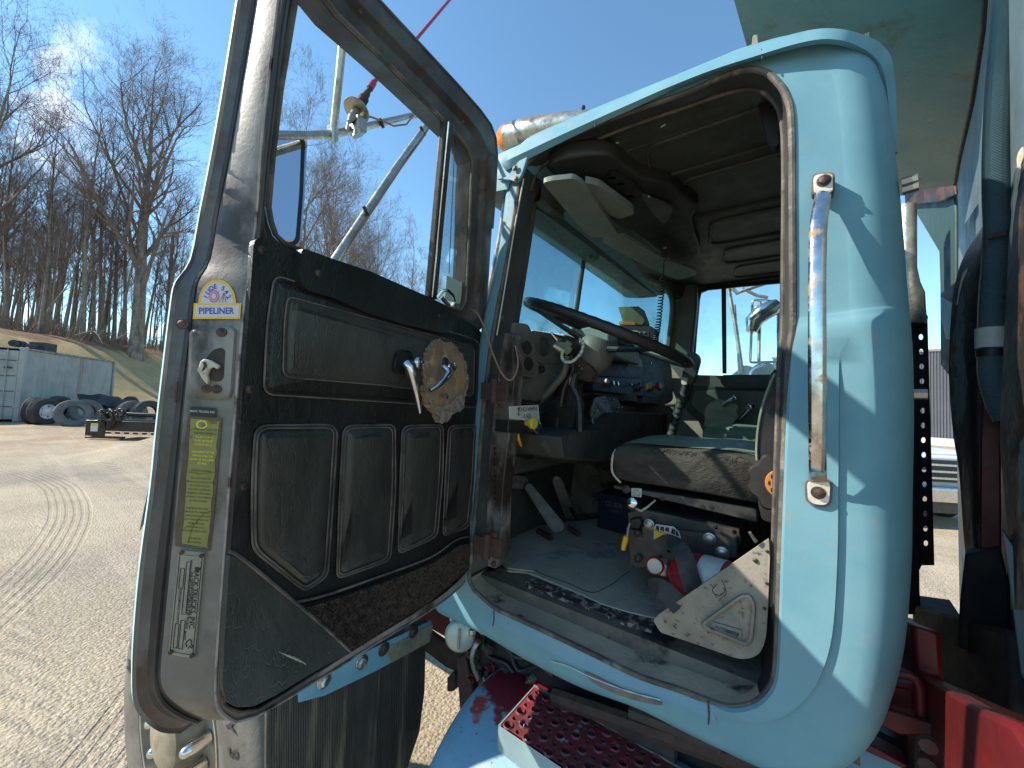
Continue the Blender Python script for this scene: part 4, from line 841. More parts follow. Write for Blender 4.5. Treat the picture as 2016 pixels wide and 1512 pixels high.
slab('lower_panel', L0, rounded([(1054, 712), (1112, 712), (1112, 742), (1090, 775), (1060, 790), (1008, 785), (1005, 740)], 8, 2), .0, .06, M['dash'], db, bev=.006)
def gauge(fn, x, y, rx, nrm, par=db, r=None, o=.022):
    c = fn(x, y, o); mb = MB(); g = empty('gauge'); 
    mb.lathe(c, nrm, [(-.004, rx), (.006, rx), (.008, rx*.92)], 22, 2, cap=False); mb.lathe(c, nrm, [(.008, rx*.92), (.003, rx*.84), (.001, 0)], 22)
    mb.tube([c+nrm*.004, c+nrm*.004+DZ*rx*.5+nrm.cross(DZ)*rx*.35], rx*.04, 4, 1)
    for k in range(7):
        a = -.6+k*.72; v_ = DZ*math.sin(a)+nrm.cross(DZ)*math.cos(a); mb.tube([c+nrm*.004+v_*rx*.6, c+nrm*.004+v_*rx*.75], rx*.04, 4, 1)
    bpy.data.objects.remove(g)
    return mb.build('gauge', [M['black'], M['white'], M['dash']], par)
XN = V((1, 0, 0))
for x, y in [(1034, 685), (1037, 717)]: gauge(L0, x, y, .024, V((1, -.25, 0)).normalized())
gauge(L0, 1017, 703, .014, V((1, -.25, 0)).normalized())
MB().lathe(L0(1070, 682, .007), XN, [(0, .036), (.004, .034), (.003, .028), (-.004, .02), (-.004, 0)], 24).build('air_vent', M['intdark'], db)
MB().lathe(L0(1064, 727, .006), XN, [(0, .013), (.012, .012), (.014, .009), (.016, 0)], 14).build('knob', M['black'], db)
# centre panel
cA, cB, cC = onY(1172, 700, 1.53), onY(1306, 745, 2.08), onY(1172, 660, 1.56)
CP_ = P3(cA, cB, cC); cn = CP_.n
slab('instrument_panel', CP_, rounded([(1182, 655), (1230, 652), (1294, 702), (1306, 750), (1170, 740)], 5, 2), 0, .06, M['black'], db, bev=.004)
slab('panel_surround', CP_, rounded([(1150, 640), (1200, 640), (1300, 692), (1322, 720), (1326, 790), (1300, 800), (1165, 775), (1160, 700)], 10, 3), -.012, .08, M['dash'], db, bev=.01)
slab('valve_panel', CP_, rounded([(1171, 741), (1300, 748), (1310, 752), (1307, 782), (1298, 784), (1166, 768)], 3, 2), .014, .05, M['black'], db, bev=.004)
for x, y, r in [(1214, 683, .024), (1197, 702, .022), (1238, 680, .024), (1262, 690, .02)]: gauge(CP_, x, y, r, cn, o=.004)
slab('info_plate', CP_, [(1233, 703), (1262, 706), (1266, 722), (1238, 720)], .003, .002, M['cream'], db)
for x, y, c, r in [(1189, 752, 'white', .010), (1200, 756, 'chrome', .009), (1209, 757, 'chrome', .009), (1236, 759, 'chrome', .005), (1253, 757, 'black', .006), (1221, 712, 'chrome', .006), (1245, 716, 'white', .004), (1275, 716, 'chrome', .005)]:
    MB().lathe(CP_(x, y, .016 if y > 740 else .003), cn, [(0, r*.5), (.01, r*.5), (.012, r), (.02, r), (.022, 0)], 12).build('knob', M[c], db)
k = CP_(1266, 763, .016); MB().tube([k, k+cn*.02], .005, 8).build('knob_stem', M['silver'], db)
ax = CP_(1276, 763, .016)-CP_(1266, 763, .016); ax.normalize(); MB().box(k+cn*.02-ax*.018-DZ*.016+cn*.0, ax*.036, DZ*.032, cn*.018).build('parking_brake_knob', M['yknob'], db, bev=.004)
MB().lathe(CP_(1289, 763, .016), cn, [(0, .006), (.015, .006), (.017, .021), (.026, .021), (.031, .014), (.032, 0)], 8).build('trailer_brake_knob', M['rknob'], db, smooth=20)
for x, y, w, h in [(1242, 781, 24, 14), (1283, 787, 36, 12)]:
    slab('dash_slot', CP_, [(x-w/2, y-h/2), (x+w/2, y-h/2+3), (x+w/2, y+h/2+3), (x-w/2, y+h/2)], .012, .03, M['intdark'], db, bev=.003)
# switch panel with silver tape and knobs
slab('switch_panel', CP_, [(1190, 780), (1216, 782), (1230, 818), (1208, 826), (1196, 805)], .02, .03, M['blackmetal'], db, bev=.003)
for x, y in [(1206, 787), (1216, 804), (1223, 803), (1213, 813), (1221, 816)]: MB().lathe(CP_(x, y, .02), cn, [(0, .005), (.006, .005), (.007, 0)], 8).build('switch', M['silver'], db)
tape = mat('crumpled silver tape', (0.16, 0.16, 0.16), (0.28, 0.28, 0.28), sc1=30, rough=0.35, metal=.5, bump=1.0, bsc=35, voro=28)
slab('silver_tape', CP_, [(1172, 782), (1192, 778), (1206, 810), (1212, 850), (1205, 878), (1192, 862), (1170, 845), (1163, 810)], .026, .01, tape, db, bev=.003)
# doghouse (engine cover)
m = MB(); p0 = [(1205, 812), (1320, 815), (1332, 830), (1324, 880), (1218, 905), (1180, 910), (1110, 905), (1104, 860), (1140, 845), (1180, 850)]
slab('engine_cover', PX(-.55), rounded(p0, 6, 2), 0, .35, M['intdark'], db, bev=.012)
slab('cover_front', PX(-.62), [(1085, 850), (1220, 850), (1212, 915), (1110, 912), (1095, 900)], 0, .3, M['intdark'], db, bev=.01)
mb = MB()
for k in range(5): mb.poly([PX(-.62)(x, y, .002) for x, y in [(1110, 855+k*5), (1138-(k == 0)*8, 856+k*5), (1138-(k == 0)*8, 857.6+k*5), (1110, 856.6+k*5)]])
mb.build('instruction_lines', M['orange'], db, smooth=0)
for x, y, r, z_ in [(1258, 845, .016, 0), (1144, 845, .018, .06)]: MB().ball(PX(-.54)(x, y), r*.6, seg=10).build('knob', M['black'], db)
# left control box with hand written tape
cb = PX(-.66)
slab('valve_box', cb, [(1002, 828), (1062, 832), (1062, 857), (1000, 852)], .02, .05, M['black'], db, bev=.003)
mb = MB(); mb.prism([cb(x, y, .024) for x, y in [(1003, 800), (1060, 797), (1063, 830), (1004, 825)]], V((-.003, 0, 0)), 0)
O, U, W_ = fr(cb, 1040, 806, -2, .026); mb.text('DOWN', O, U, W_, 11, 1); O, U, W_ = fr(cb, 1038, 819, 2, .026); mb.text('LO', O, U, W_, 11, 1)
mb.tube([cb(1021, 803, .026), cb(1021, 817, .026)], .0006, 4, 1)
for a, b in [((1018, 806), (1021, 802)), ((1024, 806), (1021, 802)), ((1018, 814), (1021, 818)), ((1024, 814), (1021, 818))]: mb.tube([cb(*a, .026), cb(*b, .026)], .0006, 4, 1)
mb.build('paper_label', [M['white'], M['ink']], db, smooth=0)
mb = MB(); c = cb(1036, 832, .02)
mb.lathe(c, V((1, -.2, 0)), [(0, .010), (.02, .010), (.022, .017), (.034, .018), (.037, .014), (.038, 0)], 12); mb.build('air_valve_knob', M['yknob'], db, smooth=20)
MB().lathe(cb(1053, 842, .02), V((1, -.2, 0)), [(0, .012), (.004, .020), (.012, .020), (.014, .016), (.012, 0)], 18).build('gauge', M['chrome'], db)
MB().tube([cb(1018, 848, .01), cb(1020, 862, .01), cb(1026, 878, .0)], [.004, .006, .003], 8).build('brass_fitting', M['ylever'], db)
for pts in [[(1060, 850, 0), (1050, 900, -.05), (1015, 895, -.05), (1000, 880, -.05)], [(1070, 860, 0), (1090, 890, -.05), (1085, 930, -.1)], [(1105, 770, 0), (1090, 800, .01), (1066, 812, .02)], [(1130, 870, .03), (1150, 890, 0), (1190, 900, 0)], [(1062, 790, .0), (1040, 795, .01), (1015, 790, .01)]]:
    MB().tube([cb(*p) for p in catmull(pts, 5)], .005, 6).build('air_line', M['black'], db)
# ---- steering
stw = tp('steering_wheel')
wc_l, wc_r = onY(1052, 596, 1.02), onY(1306, 703, 1.52)
wc = (wc_l+wc_r)/2; wr = (wc_r-wc_l).length/2; wa = (wc_r-wc_l).normalized(); vd = (wc-EYE).normalized()
wn = wa.cross(vd).normalized(); 
if wn.z < 0: wn = -wn
wb = wn.cross(wa).normalized()
th = math.radians(3.5); wn2 = wn*math.cos(th)+wb*math.sin(th); wb2 = wn2.cross(wa).normalized()
rim = [wc+(wa*math.cos(a)+wb2*math.sin(a))*wr for a in [2*pi*i/96 for i in range(96)]]
MB().tube(rim, [.0158+(.0012 if i % 2 else 0) for i in range(96)], 12, closed=True).build('rim', M['black'], stw, smooth=30)
hub = wc-wn2*.055
for k in range(3):
    a = k*2*pi/3+.5; MB().tube([hub+(wa*math.cos(a)+wb2*math.sin(a))*.04, hub+wn2*.02+(wa*math.cos(a)+wb2*math.sin(a))*wr*.5, wc-wn2*.004+(wa*math.cos(a)+wb2*math.sin(a))*wr*.97], [.012, .009, .008], 8).build('spoke', M['black'], stw)
MB().lathe(hub+wn2*.03, -wn2, [(0, 0), (.0, .05), (.02, .066), (.08, .066), (.11, .05), (.13, .04)], 24).build('hub', M['dash'], stw)
sc_ = tp('steering_column')
c0 = onY(1120, 745, 1.22); c1 = onY(1098, 860, 1.22)
MB().tube([hub-wn2*.07, c0, c0.lerp(c1, .4), c1], [.035, .04, .038, .045], 14).build('column_tube', M['black'], sc_)
slab('column_bracket', PY(1.18), rounded([(1075, 795), (1100, 780), (1122, 762), (1132, 800), (1128, 850), (1105, 872), (1075, 862), (1062, 845), (1066, 815)], 10, 3), 0, .08, M['black'], sc_, bev=.008)
slab('signal_switch', PY(1.14), rounded([(1098, 668), (1112, 658), (1126, 664), (1128, 690), (1116, 702), (1100, 696), (1092, 682)], 6, 2), 0, .06, M['black'], sc_, bev=.006)
MB().tube([onY(1112, 668, 1.12), onY(1095, 666, 1.08), onY(1084, 655, 1.06)], [.011, .012, .003], 10).build('signal_lever', M['chrome'], sc_)
MB().tube([onY(1090, 680, 1.1), onY(1110, 692, 1.12)], [.013, .014], 10).build('turn_knob', M['silver'], sc_)
for pts, r, mt in [([(1116, 705), (1110, 735), (1095, 755), (1062, 790)], .012, 'dash'), ([(1125, 700), (1128, 730), (1112, 760), (1104, 800)], .008, 'black'), ([(1134, 735), (1128, 760), (1140, 790), (1142, 850)], .014, 'black')]:
    MB().tube([onY(x, y, 1.15) for x, y in catmull(pts, 4)], r, 8).build('column_cable', M[mt], sc_)
slab('wiring_bracket', PY(1.2), [(1122, 722), (1140, 700), (1160, 718), (1172, 735), (1160, 752), (1130, 745)], 0, .03, M['rust'], sc_, bev=.004)
for x, y in [(1142, 720), (1146, 726), (1140, 736)]: MB().lathe(onY(x, y, 1.2), V((0, -1, 0)), [(0, .005), (.008, .005), (.009, 0)], 8).build('nut', M['silver'], sc_)
# beads
bd = empty('bead_bracelet'); tag(bd, 'pale green and blue bead bracelet hung round the steering column', 'bracelet')
bp = catmull([(1108, 692), (1106, 702), (1112, 712), (1126, 712), (1138, 702), (1146, 690), (1148, 676), (1142, 668)], 4); rnd = random.Random(2)
bc = [flat('bead_green', (.55, .6, .3)), flat('bead_blue', (.25, .45, .6)), flat('bead_cream', (.7, .65, .5))]
mb = MB()
for i, (x, y) in enumerate(bp): mb.ball(onY(x, y, 1.10), .0055, rnd.randint(0, 2), 8)
mb.build('beads', bc, bd)
# ---- pedals
for nm, pts, th in [('clutch_pedal', [(1032, 958), (1044, 950), (1110, 1030), (1111, 1042), (1100, 1048), (1088, 1046)], .01), ('accelerator_pedal', [(1087, 948), (1096, 942), (1107, 946), (1143, 1038), (1138, 1045), (1122, 1046)], .012)]:
    fl_ = P3(onY(pts[2][0], pts[2][1], 1.26), onY(pts[2][0]+20, pts[2][1], 1.29), onY(pts[0][0]+10, pts[0][1]-10, 1.22))
    slab(nm, fl_, rounded(pts, 5, 3), 0, th, mat(nm+' worn rubber', (.12, .12, .105), (.18, .17, .145), sc1=30, rough=.7, bump=.3), truck, bev=.003)
slab('brake_pedal', PX(-.80), rounded([(995, 940), (1003, 934), (1038, 938), (1042, 955), (1036, 962), (1008, 962)], 5, 2), 0, .02, mat('worn pad', (.2, .2, .18), (.09, .09, .08), sc1=70, rough=.7, bump=.5), truck, bev=.004)
for a, b in [((1060, 1045), (1085, 1060)), ((1120, 1040), (1140, 1052))]: MB().tube([onZ(*a, 1.13), onZ(*b, 1.13)], .012, 8).build('pedal_pivot', M['rust'], truck)
# ---- gear lever
gl = tp('gear_lever')
MB().tube([onY(x, y, 1.62) for x, y in [(1300, 905), (1316, 880), (1330, 820), (1346, 772), (1352, 755)]], [.018, .016, .0155, .015, .014], 12).build('stick', M['black'], gl)
for i in range(9):
    t = i/9; x = 1320+28*t; y = 862-96*t; MB().tube([onY(x-1, y+4, 1.62), onY(x+1.5, y-2, 1.62)], .0175, 12).build('tape_wrap', M['intdark'], gl)
slab('grip', PY(1.60), rounded([(1352, 692), (1372, 694), (1378, 706), (1370, 735), (1364, 756), (1344, 752), (1342, 740), (1350, 712)], 8, 3), .01, .045, M['black'], gl, bev=.01)
slab('range_switch', PY(1.60), [(1355, 704), (1364, 706), (1362, 722), (1354, 720)], .013, .01, flat('blue switch', (.03, .06, .2)), gl, bev=.002)
slab('grip_collar', PY(1.60), rounded([(1342, 742), (1354, 744), (1352, 758), (1341, 757)], 3, 2), .014, .03, M['cream'], gl, bev=.003)
MB().tube([onY(1345, 560+i*8, 1.72) for i in range(20)], .0016, 4).build('air_tube', M['black'], gl) if False else None
# ---- driver seat
st = tp('driver_seat', 'driver seat with frayed cloth cushion edge')
# cushion as a swept loop: side profile extruded across with rounded sides
pf = catmull([(1204, 905), (1203, 888), (1213, 877), (1240, 873), (1290, 879), (1350, 884), (1420, 888), (1490, 900), (1515, 912), (1518, 960), (1512, 998), (1490, 997), (1400, 980), (1300, 962), (1225, 950), (1206, 935)], 4, True)
YC0, YC1 = 1.08, 1.58
cpt = onY(1360, 930, YC0)
def cush(y0, y1, pf, k=.035):
    rows = []
    base = [onY(x, y, y0) for x, y in pf]; c = sum(base, V((0, 0, 0)))/len(base)
    for t, s_ in [(0, .80), (.02, .90), (.06, .965), (.14, 1.0), (.5, 1.0), (.86, 1.0), (.94, .965), (.98, .90), (1.0, .8)]:
        rows.append([V((c.x+(p.x-c.x)*(1-(1-s_)*.25), y0+(y1-y0)*t, c.z+(p.z-c.z)*s_)) for p in base])
    return rows
rows = cush(YC0, YC1, pf); m = MB(); m.grid(rows, 0, cv=True); m.poly(rows[0]); m.poly(rows[-1])
o = m.build('cushion', [M['seatblack'], M['seatgreen']], st, smooth=70)
# green vinyl top cover
tc_ = [(1212, 880), (1240, 874), (1300, 879), (1360, 884), (1430, 889), (1495, 902)]
m = MB(); rr = []
for t, dz in [(.07, .001), (.2, .008), (.5, .012), (.8, .008), (.95, .001)]:
    rr.append([V((onY(x, y, YC0).x, YC0+(YC1-YC0)*t, onY(x, y, YC0).z+dz)) for x, y in catmull(tc_, 5)])
m.grid(rr); m.build('vinyl_top', M['seatgreen'], st, smooth=70)
rnd = random.Random(12); mb = MB()
for i in range(90):
    x = rnd.uniform(1285, 1470); y = 884+(x-1290)*.09+rnd.uniform(-1, 6); p = onY(x, y, YC0+.005); mb.tube([p, p+V((rnd.uniform(-.012, .012), -.004, rnd.uniform(-.002, .008))), p+V((rnd.uniform(-.02, .02), -.008, rnd.uniform(-.01, .008)))], .0005, 3)
tag(mb.build('loose_threads', M['seatblack'], st, smooth=0), kind='stuff')
MB().tube([onY(x, y, YC0+.008) for x, y in catmull([(1213, 885), (1206, 900), (1206, 930), (1222, 950)], 4)], .0035, 6).build('edge_piping', M['cream'], st)
slab('cushion_pan', PY(1.10), [(1207, 955), (1235, 960), (1490, 1000), (1492, 1030), (1460, 1022), (1238, 968), (1209, 962)], 0, .45, M['blackmetal'], st, bev=.003)
slab('upper_box', PY(1.11), [(1234, 1008), (1260, 1000), (1456, 1045), (1460, 1062), (1455, 1080), (1236, 1030)], 0, .42, M['blackmetal'], st, bev=.004)
slab('lower_box', PY(1.125), [(1238, 1022), (1454, 1072), (1452, 1102), (1440, 1120), (1300, 1120), (1240, 1112)], 0, .40, M['blackmetal'], st, bev=.004)
slab('mount_plate', PY(1.10), [(1236, 1040), (1300, 1052), (1300, 1108), (1262, 1120), (1238, 1110)], 0, .03, M['blackmetal'], st, bev=.003)
slab('link_arm', PY(1.09), [(1262, 1035), (1452, 1058), (1452, 1100), (1400, 1108), (1310, 1075), (1262, 1058)], 0, .02, M['blackmetal'], st, bev=.004)
for x, y, r in [(1278, 1032, .011), (1397, 1061, .012), (1422, 1090, .013), (1255, 1050, .007), (1256, 1100, .008), (1233, 963, .009), (1409, 1038, .004), (1446, 1047, .004)]:
    MB().lathe(onY(x, y, 1.088), V((0, -1, 0)), [(0, r*1.3), (.002, r*1.3), (.003, r), (.007, r), (.009, r*.6), (.0095, 0)], 14).build('bolt', M['silver'] if r > .01 else M['bolt'], st)
for x, y in [(1304, 982), (1383, 998), (1400, 998), (1424, 1069)]: MB().lathe(onY(x, y, 1.098), V((0, -1, 0)), [(0, .006), (.001, 0)], 10).build('hole', M['ink'], st)
MB().lathe(onY(1246, 990, 1.095), V((0, -1, 0)), [(-.03, .006), (0, .006), (.002, .0165), (.012, .0165), (.017, .010), (.018, 0)], 20).build('height_knob', M['chrome'], st)
mb = MB(); q = [(1243, 961), (1263, 962), (1263, 979), (1243, 977)]; mb.prism([onY(x, y, 1.096) for x, y in q], V((0, .001, 0)), 0)
for i, t_ in enumerate(['RAISE', 'PULL TO', 'LOWER']): O, U, W_ = fr(PY(1.095), 1253, 965.5+i*4.6, 4); mb.text(t_, O, U, W_, 4.6, 1)
mb.build('seat_label', [M['white'], M['ink']], st, smooth=0)
slab('lever_block', PY(1.09), [(1240, 1022), (1258, 1020), (1264, 1030), (1258, 1042), (1240, 1040)], 0, .03, M['black'], st, bev=.003)
MB().tube([onY(1240, 1030, 1.07), onY(1236, 1042, 1.06), onY(1234, 1058, 1.05)], [.004, .004, .004], 8).build('lever_rod', M['silver'], st)
MB().tube([onY(1233.5, 1055, 1.05), onY(1231, 1064, 1.05), onY(1226.5, 1082, 1.05)], [.0065, .0085, .0065], 10).build('lever_grip', M['ylever'], st)
MB().tube([onY(1290, 985, 1.12), onY(1275, 998, 1.1), onY(1262, 1006, 1.1), onY(1250, 1000, 1.1)], .003, 6).build('hose', M['cream'], st)
# van shaped sticker
mb = MB(); bs = PY(1.0885)
def sp(pts, mi, o=0): mb.poly([bs(1287+x*54, 1030+x*8+y*36, o) for x, y in pts], mi)
sp([(.0, .9), (.0, .25), (.08, .04), (.72, .02), (.92, .25), (.99, .55), (.99, 1.0), (.9, 1.04), (.1, .78)], 0)
sp([(.0, .62), (.0, .36), (.62, .50), (.72, .95), (.4, .88), (.05, .75)], 1, .0003); sp([(.66, .55), (.82, .98), (.98, .6), (.98, 1.0), (.72, 1.0)], 1, .0003)
for a, b in [(.06, .2), (.23, .38), (.41, .56)]: sp([(a, .32), (a+.02, .12), (b, .12), (b, .38)], 2, .0005)
sp([(.62, .42), (.66, .14), (.78, .16), (.78, .48)], 2, .0005); sp([(.8, .5), (.8, .18), (.88, .28), (.94, .52)], 2, .0005)
sp([(.02, .33), (.6, .46), (.6, .53), (.02, .40)], 3, .0006)
for cx_, cy_ in [(.16, .82), (.52, .98), (.70, .72), (.94, .76)]: sp([(cx_+.045*math.cos(a), cy_+.07*math.sin(a)) for a in [i*pi/5 for i in range(10)]], 2 if cy_ > .8 else 3, .0008)
mb.build('van_sticker', [M['stwhite'], M['yel'], M['ink'], flat('sticker green', (.25, .3, .04))], st, smooth=0)
# backrest
bk = catmull([(1523, 725), (1510, 760), (1496, 800), (1488, 850), (1486, 900), (1494, 945), (1508, 960), (1560, 965), (1590, 850), (1570, 730)], 4, True)
base = [onY(x, y, 1.10) for x, y in bk]; m = MB(); c = sum(base, V((0, 0, 0)))/len(base)
rows = [[V((c.x+(p.x-c.x)*s_, 1.09+.5*t, c.z+(p.z-c.z)*s_)) for p in base] for t, s_ in [(0, .86), (.05, .97), (.12, 1), (.88, 1), (.95, .97), (1, .86)]]
m.grid(rows, cv=True); m.poly(rows[0]); m.poly(rows[-1]); m.build('backrest', M['black'], st, smooth=70)
MB().tube([onY(x, y, 1.088) for x, y in catmull([(1526, 735), (1513, 765), (1500, 805), (1492, 850), (1490, 900), (1497, 942)], 4)], .0035, 6).build('backrest_piping', M['seatgreen'], st)
slab('side_bracket', PY(1.02), rounded([(1494, 935), (1540, 925), (1540, 1035), (1500, 1025), (1492, 990)], 8, 2), 0, .05, M['black'], st, bev=.005)
prof = []
c = onY(1541, 950, 1.0); kr = .062
mb = MB(); pr_ = [(0, 0)]
for lv, (h_, s_) in enumerate([(.0, 1), (.02, 1), (.026, .93)]): pass
def knobring(h_, s_): return [c+V((0, -h_, 0))+V((math.cos(a), 0, math.sin(a)))*(kr*s_*(1+.06*math.cos(a*9))) for a in [2*pi*i/54 for i in range(54)]]
rr = [knobring(0, 1), knobring(.02, 1), knobring(.026, .93)]; mb.grid(rr, 0, cv=True); mb.poly(rr[-1], 0); mb.poly(rr[0], 0)
mb.lathe(c+V((0, -.0265, 0)), V((0, -1, 0)), [(0, kr*.50), (.002, kr*.48), (.0025, 0)], 28, 1)
for i in range(10):
    a = 2*pi*i/10; p = c+V((math.cos(a), 0, math.sin(a)))*kr*.38+V((0, -.0295, 0)); mb.cbox(p, .003, .0008, .008, 2)
mb.build('recline_knob', [M['black'], M['orange'], M['ink']], st, smooth=30)
slab('belt_latch', PY(.99), rounded([(1517, 780), (1527, 778), (1528, 800), (1519, 812)], 3, 2), 0, .02, M['rust'], st, bev=.002)
# passenger seat
ps = tp('passenger_seat', 'faded green passenger seat cushion')
pf2 = catmull([(1381, 850), (1390, 842), (1420, 838), (1480, 842), (1560, 850), (1560, 890), (1480, 888), (1400, 882), (1384, 872)], 4, True)
rows = cush(1.75, 2.2, pf2); m = MB(); m.grid(rows, 0, cv=True); m.poly(rows[0]); m.poly(rows[-1]); m.build('cushion', M['seatgreen'], ps, smooth=70)
m = MB(); a = onY(1392, 885, 1.78); m.box(V((a.x, 1.78, 1.12)), V((.45, 0, 0)), V((0, .4, 0)), V((0, 0, a.z-1.12))); m.build('seat_base', M['intdark'], ps, bev=.01)
# ---- overhead
oh = tp('overhead_console')
zc = PZ(2.315)
cs = [(1078, 330), (1120, 308), (1190, 304), (1222, 318), (1262, 350), (1316, 362), (1345, 385), (1374, 405), (1362, 430), (1372, 470), (1378, 500), (1340, 520), (1290, 490), (1240, 455), (1205, 440), (1160, 372), (1130, 340)]
o = slab('console_shell', zc, catmull(cs, 2, True), 0, .045, M['console'], oh, bev=.012, seg=3)
slab('radio_recess', PZ(2.312), rounded([(1190, 352), (1205, 332), (1252, 358), (1268, 378), (1250, 396), (1236, 392)], 4, 2), 0, -.01, M['black'], oh)
rnd = random.Random(4)
for i in range(9):
    x, y = 1203+i*6, 344+i*5; MB().tube([PZ(2.309)(x-4, y+10), PZ(2.309)(x+6, y-4)], .0022, 5).build('slot_rib', M['intdark'], oh)
for p in [(1205, 348), (1222, 360), (1240, 384)]: MB().cbox(PZ(2.306)(*p), .02, .012, .008, rz=.6).build('fitting', M['bolt'], oh)
slab('dome_lamp', PZ(2.305), rounded([(1262, 378), (1300, 392), (1326, 402), (1318, 425), (1306, 436), (1282, 410)], 5, 2), 0, -.012, M['intdark'], oh, bev=.003)
for a, b in [((1268, 388), (1308, 436)), ((1276, 386), (1318, 424)), ((1310, 402), (1316, 424))]: MB().tube([PZ(2.300)(*a), PZ(2.300)(*b)], .003, 6).build('lamp_trim', M['cream'], oh)
for nm, pts in [('sun_visor', [(1068, 351), (1084, 346), (1130, 341), (1147, 352), (1182, 402), (1217, 453), (1210, 460), (1165, 460), (1150, 448)]), ('sun_visor', [(1186, 470), (1196, 460), (1230, 458), (1306, 502), (1373, 528), (1371, 536), (1336, 546), (1310, 536), (1250, 506)])]:
    slab(nm, PZ(2.272), rounded(pts, 6, 3), 0, -.014, M['visor'], oh, bev=.005, seg=3)
slab('visor_pocket', PZ(2.292), rounded([(1150, 345), (1180, 352), (1245, 400), (1250, 410), (1220, 420), (1200, 412)], 6, 3), 0, -.02, M['visor'], oh, bev=.005)
slab('speaker_panel', PY(.98), rounded([(1490, 196), (1512, 190), (1530, 220), (1533, 285), (1524, 290), (1510, 270)], 4, 2), 0, .02, M['black'], oh, bev=.004)
MB().tube([onZ(x, y, 2.36) for x, y in catmull([(1212, 281), (1240, 280), (1275, 266), (1310, 245)], 4)], .002, 5).build('loose_wire', M['cream'], oh)
# cb radio on the dash top and orange box
cbr = root('cb_radio', 'small black radio box on the dash top with a green box on it', 'radio', loc=tuple(onY(1250, 665, 1.95)))
def sub(o, r): o.location = -r.location; o.parent = r; return o
R_ = PY(1.9)
sub(slab('housing', R_, rounded([(1213, 640), (1283, 642), (1285, 665), (1270, 672), (1216, 662)], 2, 2), 0, .12, M['black'], None, bev=.003), cbr)
sub(slab('face_plate', R_, [(1218, 650), (1278, 652), (1278, 663), (1219, 658)], .004, .004, M['blackmetal'], None), cbr)
for i in range(6): sub(MB().lathe(R_(1224+i*9, 655, .006), V((0, -1, 0)), [(0, .006), (.006, .005), (.007, 0)], 10).build('button', M['silver'], None), cbr)
sub(slab('cable_loop', R_, [(1236, 650), (1256, 651), (1256, 653), (1236, 652)], .01, .002, M['cream'], None), cbr)
bx = root('green_box', 'olive green box tilted on top of the dash radio', 'box', loc=tuple(onY(1243, 625, 1.93)))
sub(slab('lid', PY(1.93), rounded([(1217, 604), (1258, 603), (1269, 632), (1264, 640), (1226, 634)], 2, 2), 0, .10, mat('olive paint', (.10, .11, .05), (.14, .15, .07), rough=.5), None, bev=.003), bx)
sub(slab('orange_base', PY(1.925), rounded([(1219, 632), (1250, 633), (1252, 640), (1218, 639)], 2, 2), 0, .05, M['orange'], None, bev=.002), bx)
# cb microphone with coiled cord
mic = root('cb_microphone', 'black hand microphone hanging from the ceiling on a coiled cord', 'microphone', loc=tuple(onY(1308, 480, 1.55)))
sub(slab('body', PY(1.52), rounded([(1296, 466), (1306, 463), (1322, 466), (1324, 480), (1314, 508), (1306, 509), (1296, 484)], 5, 3), .0, .03, M['black'], None, bev=.006), mic)
for i in range(3): sub(MB().tube([PY(1.518)(1304+i*4, 468, .002), PY(1.518)(1304+i*4, 480, .002)], .0016, 5).build('grille_slot', M['intdark'], None), mic)
sub(MB().ball(PY(1.515)(1309, 488), .004, seg=8, sc_=(2, .5, 1)).build('badge', M['silver'], None), mic)
path = catmull([(1308, 508), (1306, 530), (1304, 562), (1300, 600), (1296, 640), (1290, 668), (1280, 686)], 8); pts = []
for i in range(40*10):
    t = i/400*(len(path)-1); k_ = int(t); q = t-k_; a = path[k_]; b = path[min(k_+1, len(path)-1)]; p = onY(a[0]+(b[0]-a[0])*q, a[1]+(b[1]-a[1])*q, 1.56)
    r_ = .0095 if i > 100 else .0006; ph = i/10*2*pi; pts.append(p+V((math.cos(ph)*r_, math.sin(ph)*r_, 0)))
sub(MB().tube(pts, .0026, 5).build('coiled_cord', M['black'], None), mic)
# shamrock
sh = root('shamrock_charm', 'green shamrock charm dangling at the windshield divider', 'charm', loc=tuple(onY(1168, 500, 1.5)))
gm = mat('shamrock green', (.02, .10, .035), rough=.5); mb = MB()
for dx, dy in [(-6, -4), (6, -4), (-6, 7), (6, 7), (0, -8)]: mb.ball(onY(1169+dx, 500+dy, 1.5), .011, 0, 10, (1, .3, 1))
mb.tube([onY(1169, 502, 1.5), onY(1170, 516, 1.5)], .003, 6); sub(mb.build('leaves', gm, None), sh)
sub(MB().tube([onY(1168, 470, 1.5), onY(1169, 492, 1.5)], .0018, 5).build('string', M['cream'], None), sh)
# things on the floor
ex = root('fire_extinguisher', 'red fire extinguisher lying by the seat base under a black strap', 'fire extinguisher', loc=tuple(onY(1340, 1140, 1.03)))
e0, e1 = onY(1292, 1112, 1.04), onY(1412, 1150, 1.0)
ea = (e1-e0).normalized(); Lx = (e1-e0).length
sub(MB().lathe(e0+ea*.03, ea, [(0, .016), (.012, .02), (.03, .045), (.05, .056), (Lx*.9, .056), (Lx*1.2, .056), (Lx*1.25, .04), (Lx*1.26, 0)], 28).build('cylinder', M['red'], None, smooth=60), ex)
mb = MB(); rr = []
for t in (.62, .95):
    a_, b_ = ea.orthogonal().normalized(), None; b_ = ea.cross(a_); rr.append([e0+ea*(.03+Lx*t)+(a_*math.cos(k*pi/14)+b_*math.sin(k*pi/14))*.0568 for k in range(28)])
mb.grid(rr, 0, cv=True)
for i, t_ in enumerate(['FIRE', 'EXTINGUISHER', 'DRY CHEMICAL']): O, U, W_ = fr(PY(e0.y-.02), 1391+i*9, 1128+i*7, -58, 0); mb.text(t_, O+V((0, -.035, 0)), U, W_, 7, 1, bold=.02)
sub(mb.build('label', [M['white'], M['redframe']], None), ex)
